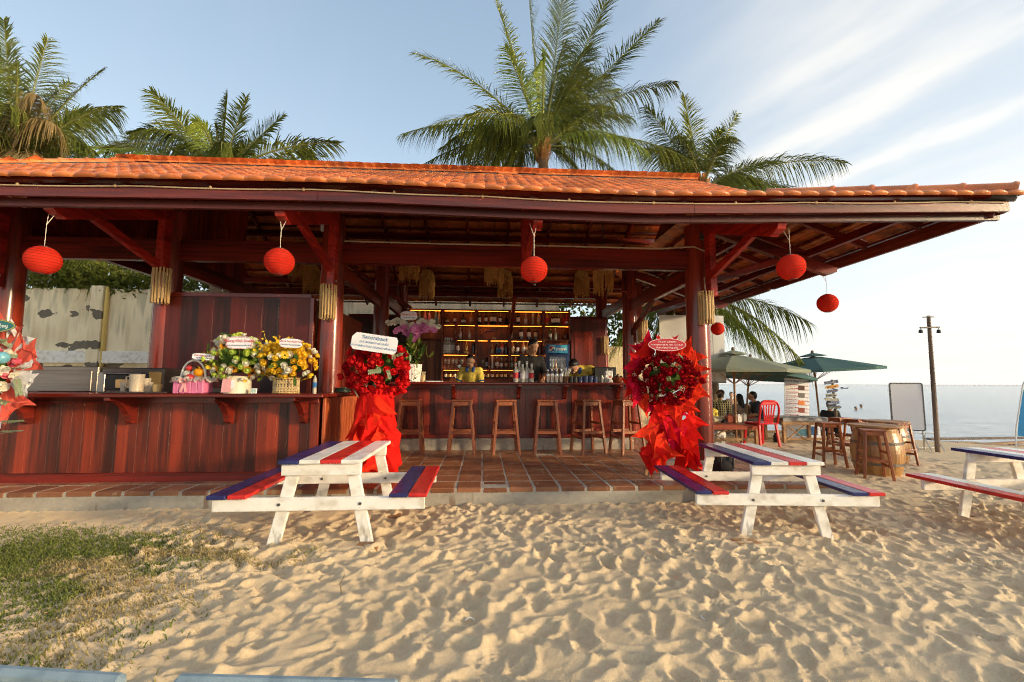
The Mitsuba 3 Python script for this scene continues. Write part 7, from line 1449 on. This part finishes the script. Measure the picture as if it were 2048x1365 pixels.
# white notice board on its steel stand
wbd = thing('white_board', 'blank white notice board with rounded steel frame standing at the waterside', 'notice board'); p = ground(1816, 897); Yw = p[1]; A_, B_ = atY(1794, 862, Yw), atY(1834, 766, Yw); cx_, cz_, w_, h_ = (A_[0] + B_[0]) / 2, (A_[2] + B_[2]) / 2, B_[0] - A_[0], B_[2] - A_[2]
w_ = w_ * 1.1; Mw = mov(cx_, Yw, cz_) @ rot((0, 0, 1), -22)
part(wbd, 'panel', box(w_ - .03, .02, h_ - .03, .004, (0, 0, 0)), 'white_card', M=Mw)
rr = Polygon([(-w_ / 2 + .05, -h_ / 2 + .05), (w_ / 2 - .05, -h_ / 2 + .05), (w_ / 2 - .05, h_ / 2 - .05), (-w_ / 2 + .05, h_ / 2 - .05)]).buffer(.05)
part(wbd, 'frame', extr(rr.difference(rr.buffer(-.022)), .04), 'dark_steel', M=Mw @ to_frame((0, .02, 0), (1, 0, 0), (0, 0, 1)))
part(wbd, 'backing', extr(rr.buffer(-.01), .006), 'concrete', M=Mw @ to_frame((0, .03, 0), (1, 0, 0), (0, 0, 1)))
for u in (-.42, .42):
    part(wbd, 'stand_leg', tube([(u * w_, .02, -h_ / 2), (u * w_, .02, p[2] - .05 - cz_)], .012, 6), 'steel', True, M=Mw)
rk = thing('steel_rack', 'low bent steel tube rack on the sand beside the white board', 'rack'); q = ground(1845, 902)
for i in range(3):
    dx = (-.28, 0, .28)[i]; part(rk, 'hoop', tube([(q[0] + dx - .1, q[1] + .15, q[2] - .05), (q[0] + dx - .1, q[1] + .1, q[2] + .33), (q[0] + dx - .07, q[1] + .1, q[2] + .36), (q[0] + dx + .10, q[1] + .1, q[2] + .36), (q[0] + dx + .13, q[1] + .1, q[2] + .33), (q[0] + dx + .13, q[1] - .1, q[2] - .03)], .010, 6), 'steel', True)
part(rk, 'base_bar', tube([(q[0] - .45, q[1] + .12, q[2] + .05), (q[0] + .45, q[1] + .12, q[2] + .05)], .010, 6), 'steel', True)
# utility pole
up_ = thing('utility_pole', 'leaning bamboo utility pole with two cross arms and hanging insulators', 'pole'); b = ground(1876, 906); Yu = b[1]; t_ = atY(1857, 632, Yu); n_ = 14
part(up_, 'shaft', tube([b + (t_ - b) * u + (0, 0, -.1 * (u == 0)) for u in np.linspace(0, 1, n_)], np.linspace(.046, .032, n_), 10), 'pole_wood', True)
for u in np.linspace(.05, .95, 9): part(up_, 'node', tube([b + (t_ - b) * (u - .004), b + (t_ - b) * (u + .004)], .050 - .015 * u, 10), 'pole_wood', True)
for (xa, xb, y, r_) in ((1846, 1868, 635, .012), (1840, 1879, 656, .016)): part(up_, 'cross_arm', tube([atY(xa, y, Yu - .06), atY(xb, y - 1, Yu - .06)], r_, 6), 'dark_steel', True)
for xa in (1841.5, 1877.5): part(up_, 'insulator', join(tube([atY(xa, 656, Yu - .06), atY(xa, 661, Yu - .06)], .006, 5), tube([atY(xa, 660, Yu - .06), atY(xa, 666, Yu - .06)], [.03, .038], 8)), 'black', True)
# feather banner at the right edge
fb = thing('feather_banner', 'blue feather banner cut off by the right edge of the picture', 'banner'); b = ground(2032, 912); Yf = b[1]
part(fb, 'pole', tube([b - (0, 0, .1), atY(2032, 860, Yf), atY(2046, 770, Yf), atY(2080, 700, Yf)], .014, 6), 'white_plastic', True)
thin('banner_blue', (.05, .20, .42), .5); P = [atY(*a_, Yf) for a_ in ((2035, 872), (2036, 840), (2042, 800), (2050, 765), (2066, 730), (2085, 700), (2130, 720), (2125, 800), (2110, 880))]
V = np.array([P[0], P[8], P[1], P[7], P[2], P[7] + (0, .02, .1), P[3], P[6] + (0, .02, -.3), P[4], P[6], P[5], P[6] + (0, 0, .02)]); V[:, 1] += .04 * np.sin(np.arange(12) * 1.7); part(fb, 'cloth', (V, tri(np.array([[2 * i, 2 * i + 1, 2 * i + 3, 2 * i + 2] for i in range(5)]))), 'banner_blue', True)
# planks and floats at the waterline
for i, (px, py, L, a_, m_) in enumerate(((1880, 893, 2.4, 3, 'bench_wood'), (1960, 884, 3.2, -2, 'pole_wood'), (2030, 893, 2.6, 5, 'bench_wood'), (1925, 899, 1.8, -8, 'pole_wood'), (2005, 902, 2.0, 4, 'bench_wood'))):
    q = atZ(px, py, -.69); single('drift_plank', box(L, .2, .05, .008), m_, ('brown plank at the waterline just right of the utility pole', 'long grey plank farthest out at the waterline', 'brown plank at the waterline by the right edge', 'grey plank nearest the camera in the waterline wreckage', 'brown plank in the waterline wreckage left of the blue banner')[i], 'plank', M=mov(q[0], q[1], max(q[2], SEA_Z) + .10) @ rot((0, 0, 1), a_) @ rot((0, 1, 0), rng.normal(0, 1.5)))
for i, px in enumerate((1892, 1915, 1938, 1962, 1990, 2018)):
    q = atZ(px, 900 - i, -.70); single('float_drum', lathe([(0, 0), (.10, .01), (.12, .06), (.12, .2), (.10, .25), (0, .26)], 14), 'black', f'black float under the waterline planks, {ORD[i]} from the left', 'float', smooth=40, M=mov(q[0], q[1], max(q[2], SEA_Z) - .04) @ rot((1, 0, 0), 80))
bo_ = thing('fishing_boat', 'tiny dark fishing boat on the horizon right of the signpost', 'boat'); q = atZ(1687, 772.2, SEA_Z); Db = 210.0; q = EYE + ray(1687, 773) / 1.0 * Db; q = np.array([q[0], q[1], SEA_Z])
part(bo_, 'hull', extr(Polygon([(-1.7, .35), (-1.3, -.1), (1.2, -.1), (1.8, .55), (1.4, .35), (-1.2, .25)]), .9), 'navy_cloth', M=to_frame(q, (1, 0, 0), (0, 0, 1))); part(bo_, 'cabin', box(.7, .6, .45, .03, q + (-.5, .4, .5)), 'navy_cloth')
# rucksack on the floor by the right column
bp = thing('backpack', 'black backpack sitting on the tiled floor edge behind the right picnic table', 'backpack'); q = atZ(1454, 950, 0.015); v_, f_ = ball(1, 3); v_ = np.sign(v_) * np.abs(v_) ** .75 * (.13, .09, .135)
part(bp, 'body', (v_, f_), 'black_cloth', True, M=mov(q[0], q[1] + .1, .135)); part(bp, 'front_pocket', ball((.09, .05, .07), 2, (q[0], q[1] + .02, .10)), 'black_cloth', True)
for dx in (-.06, .06): part(bp, 'strap', tube([(q[0] + dx, q[1] + .03, .26), (q[0] + dx * 1.2, q[1] - .02, .19), (q[0] + dx * 1.1, q[1] - .01, .08)], .012, 5), 'black', True)
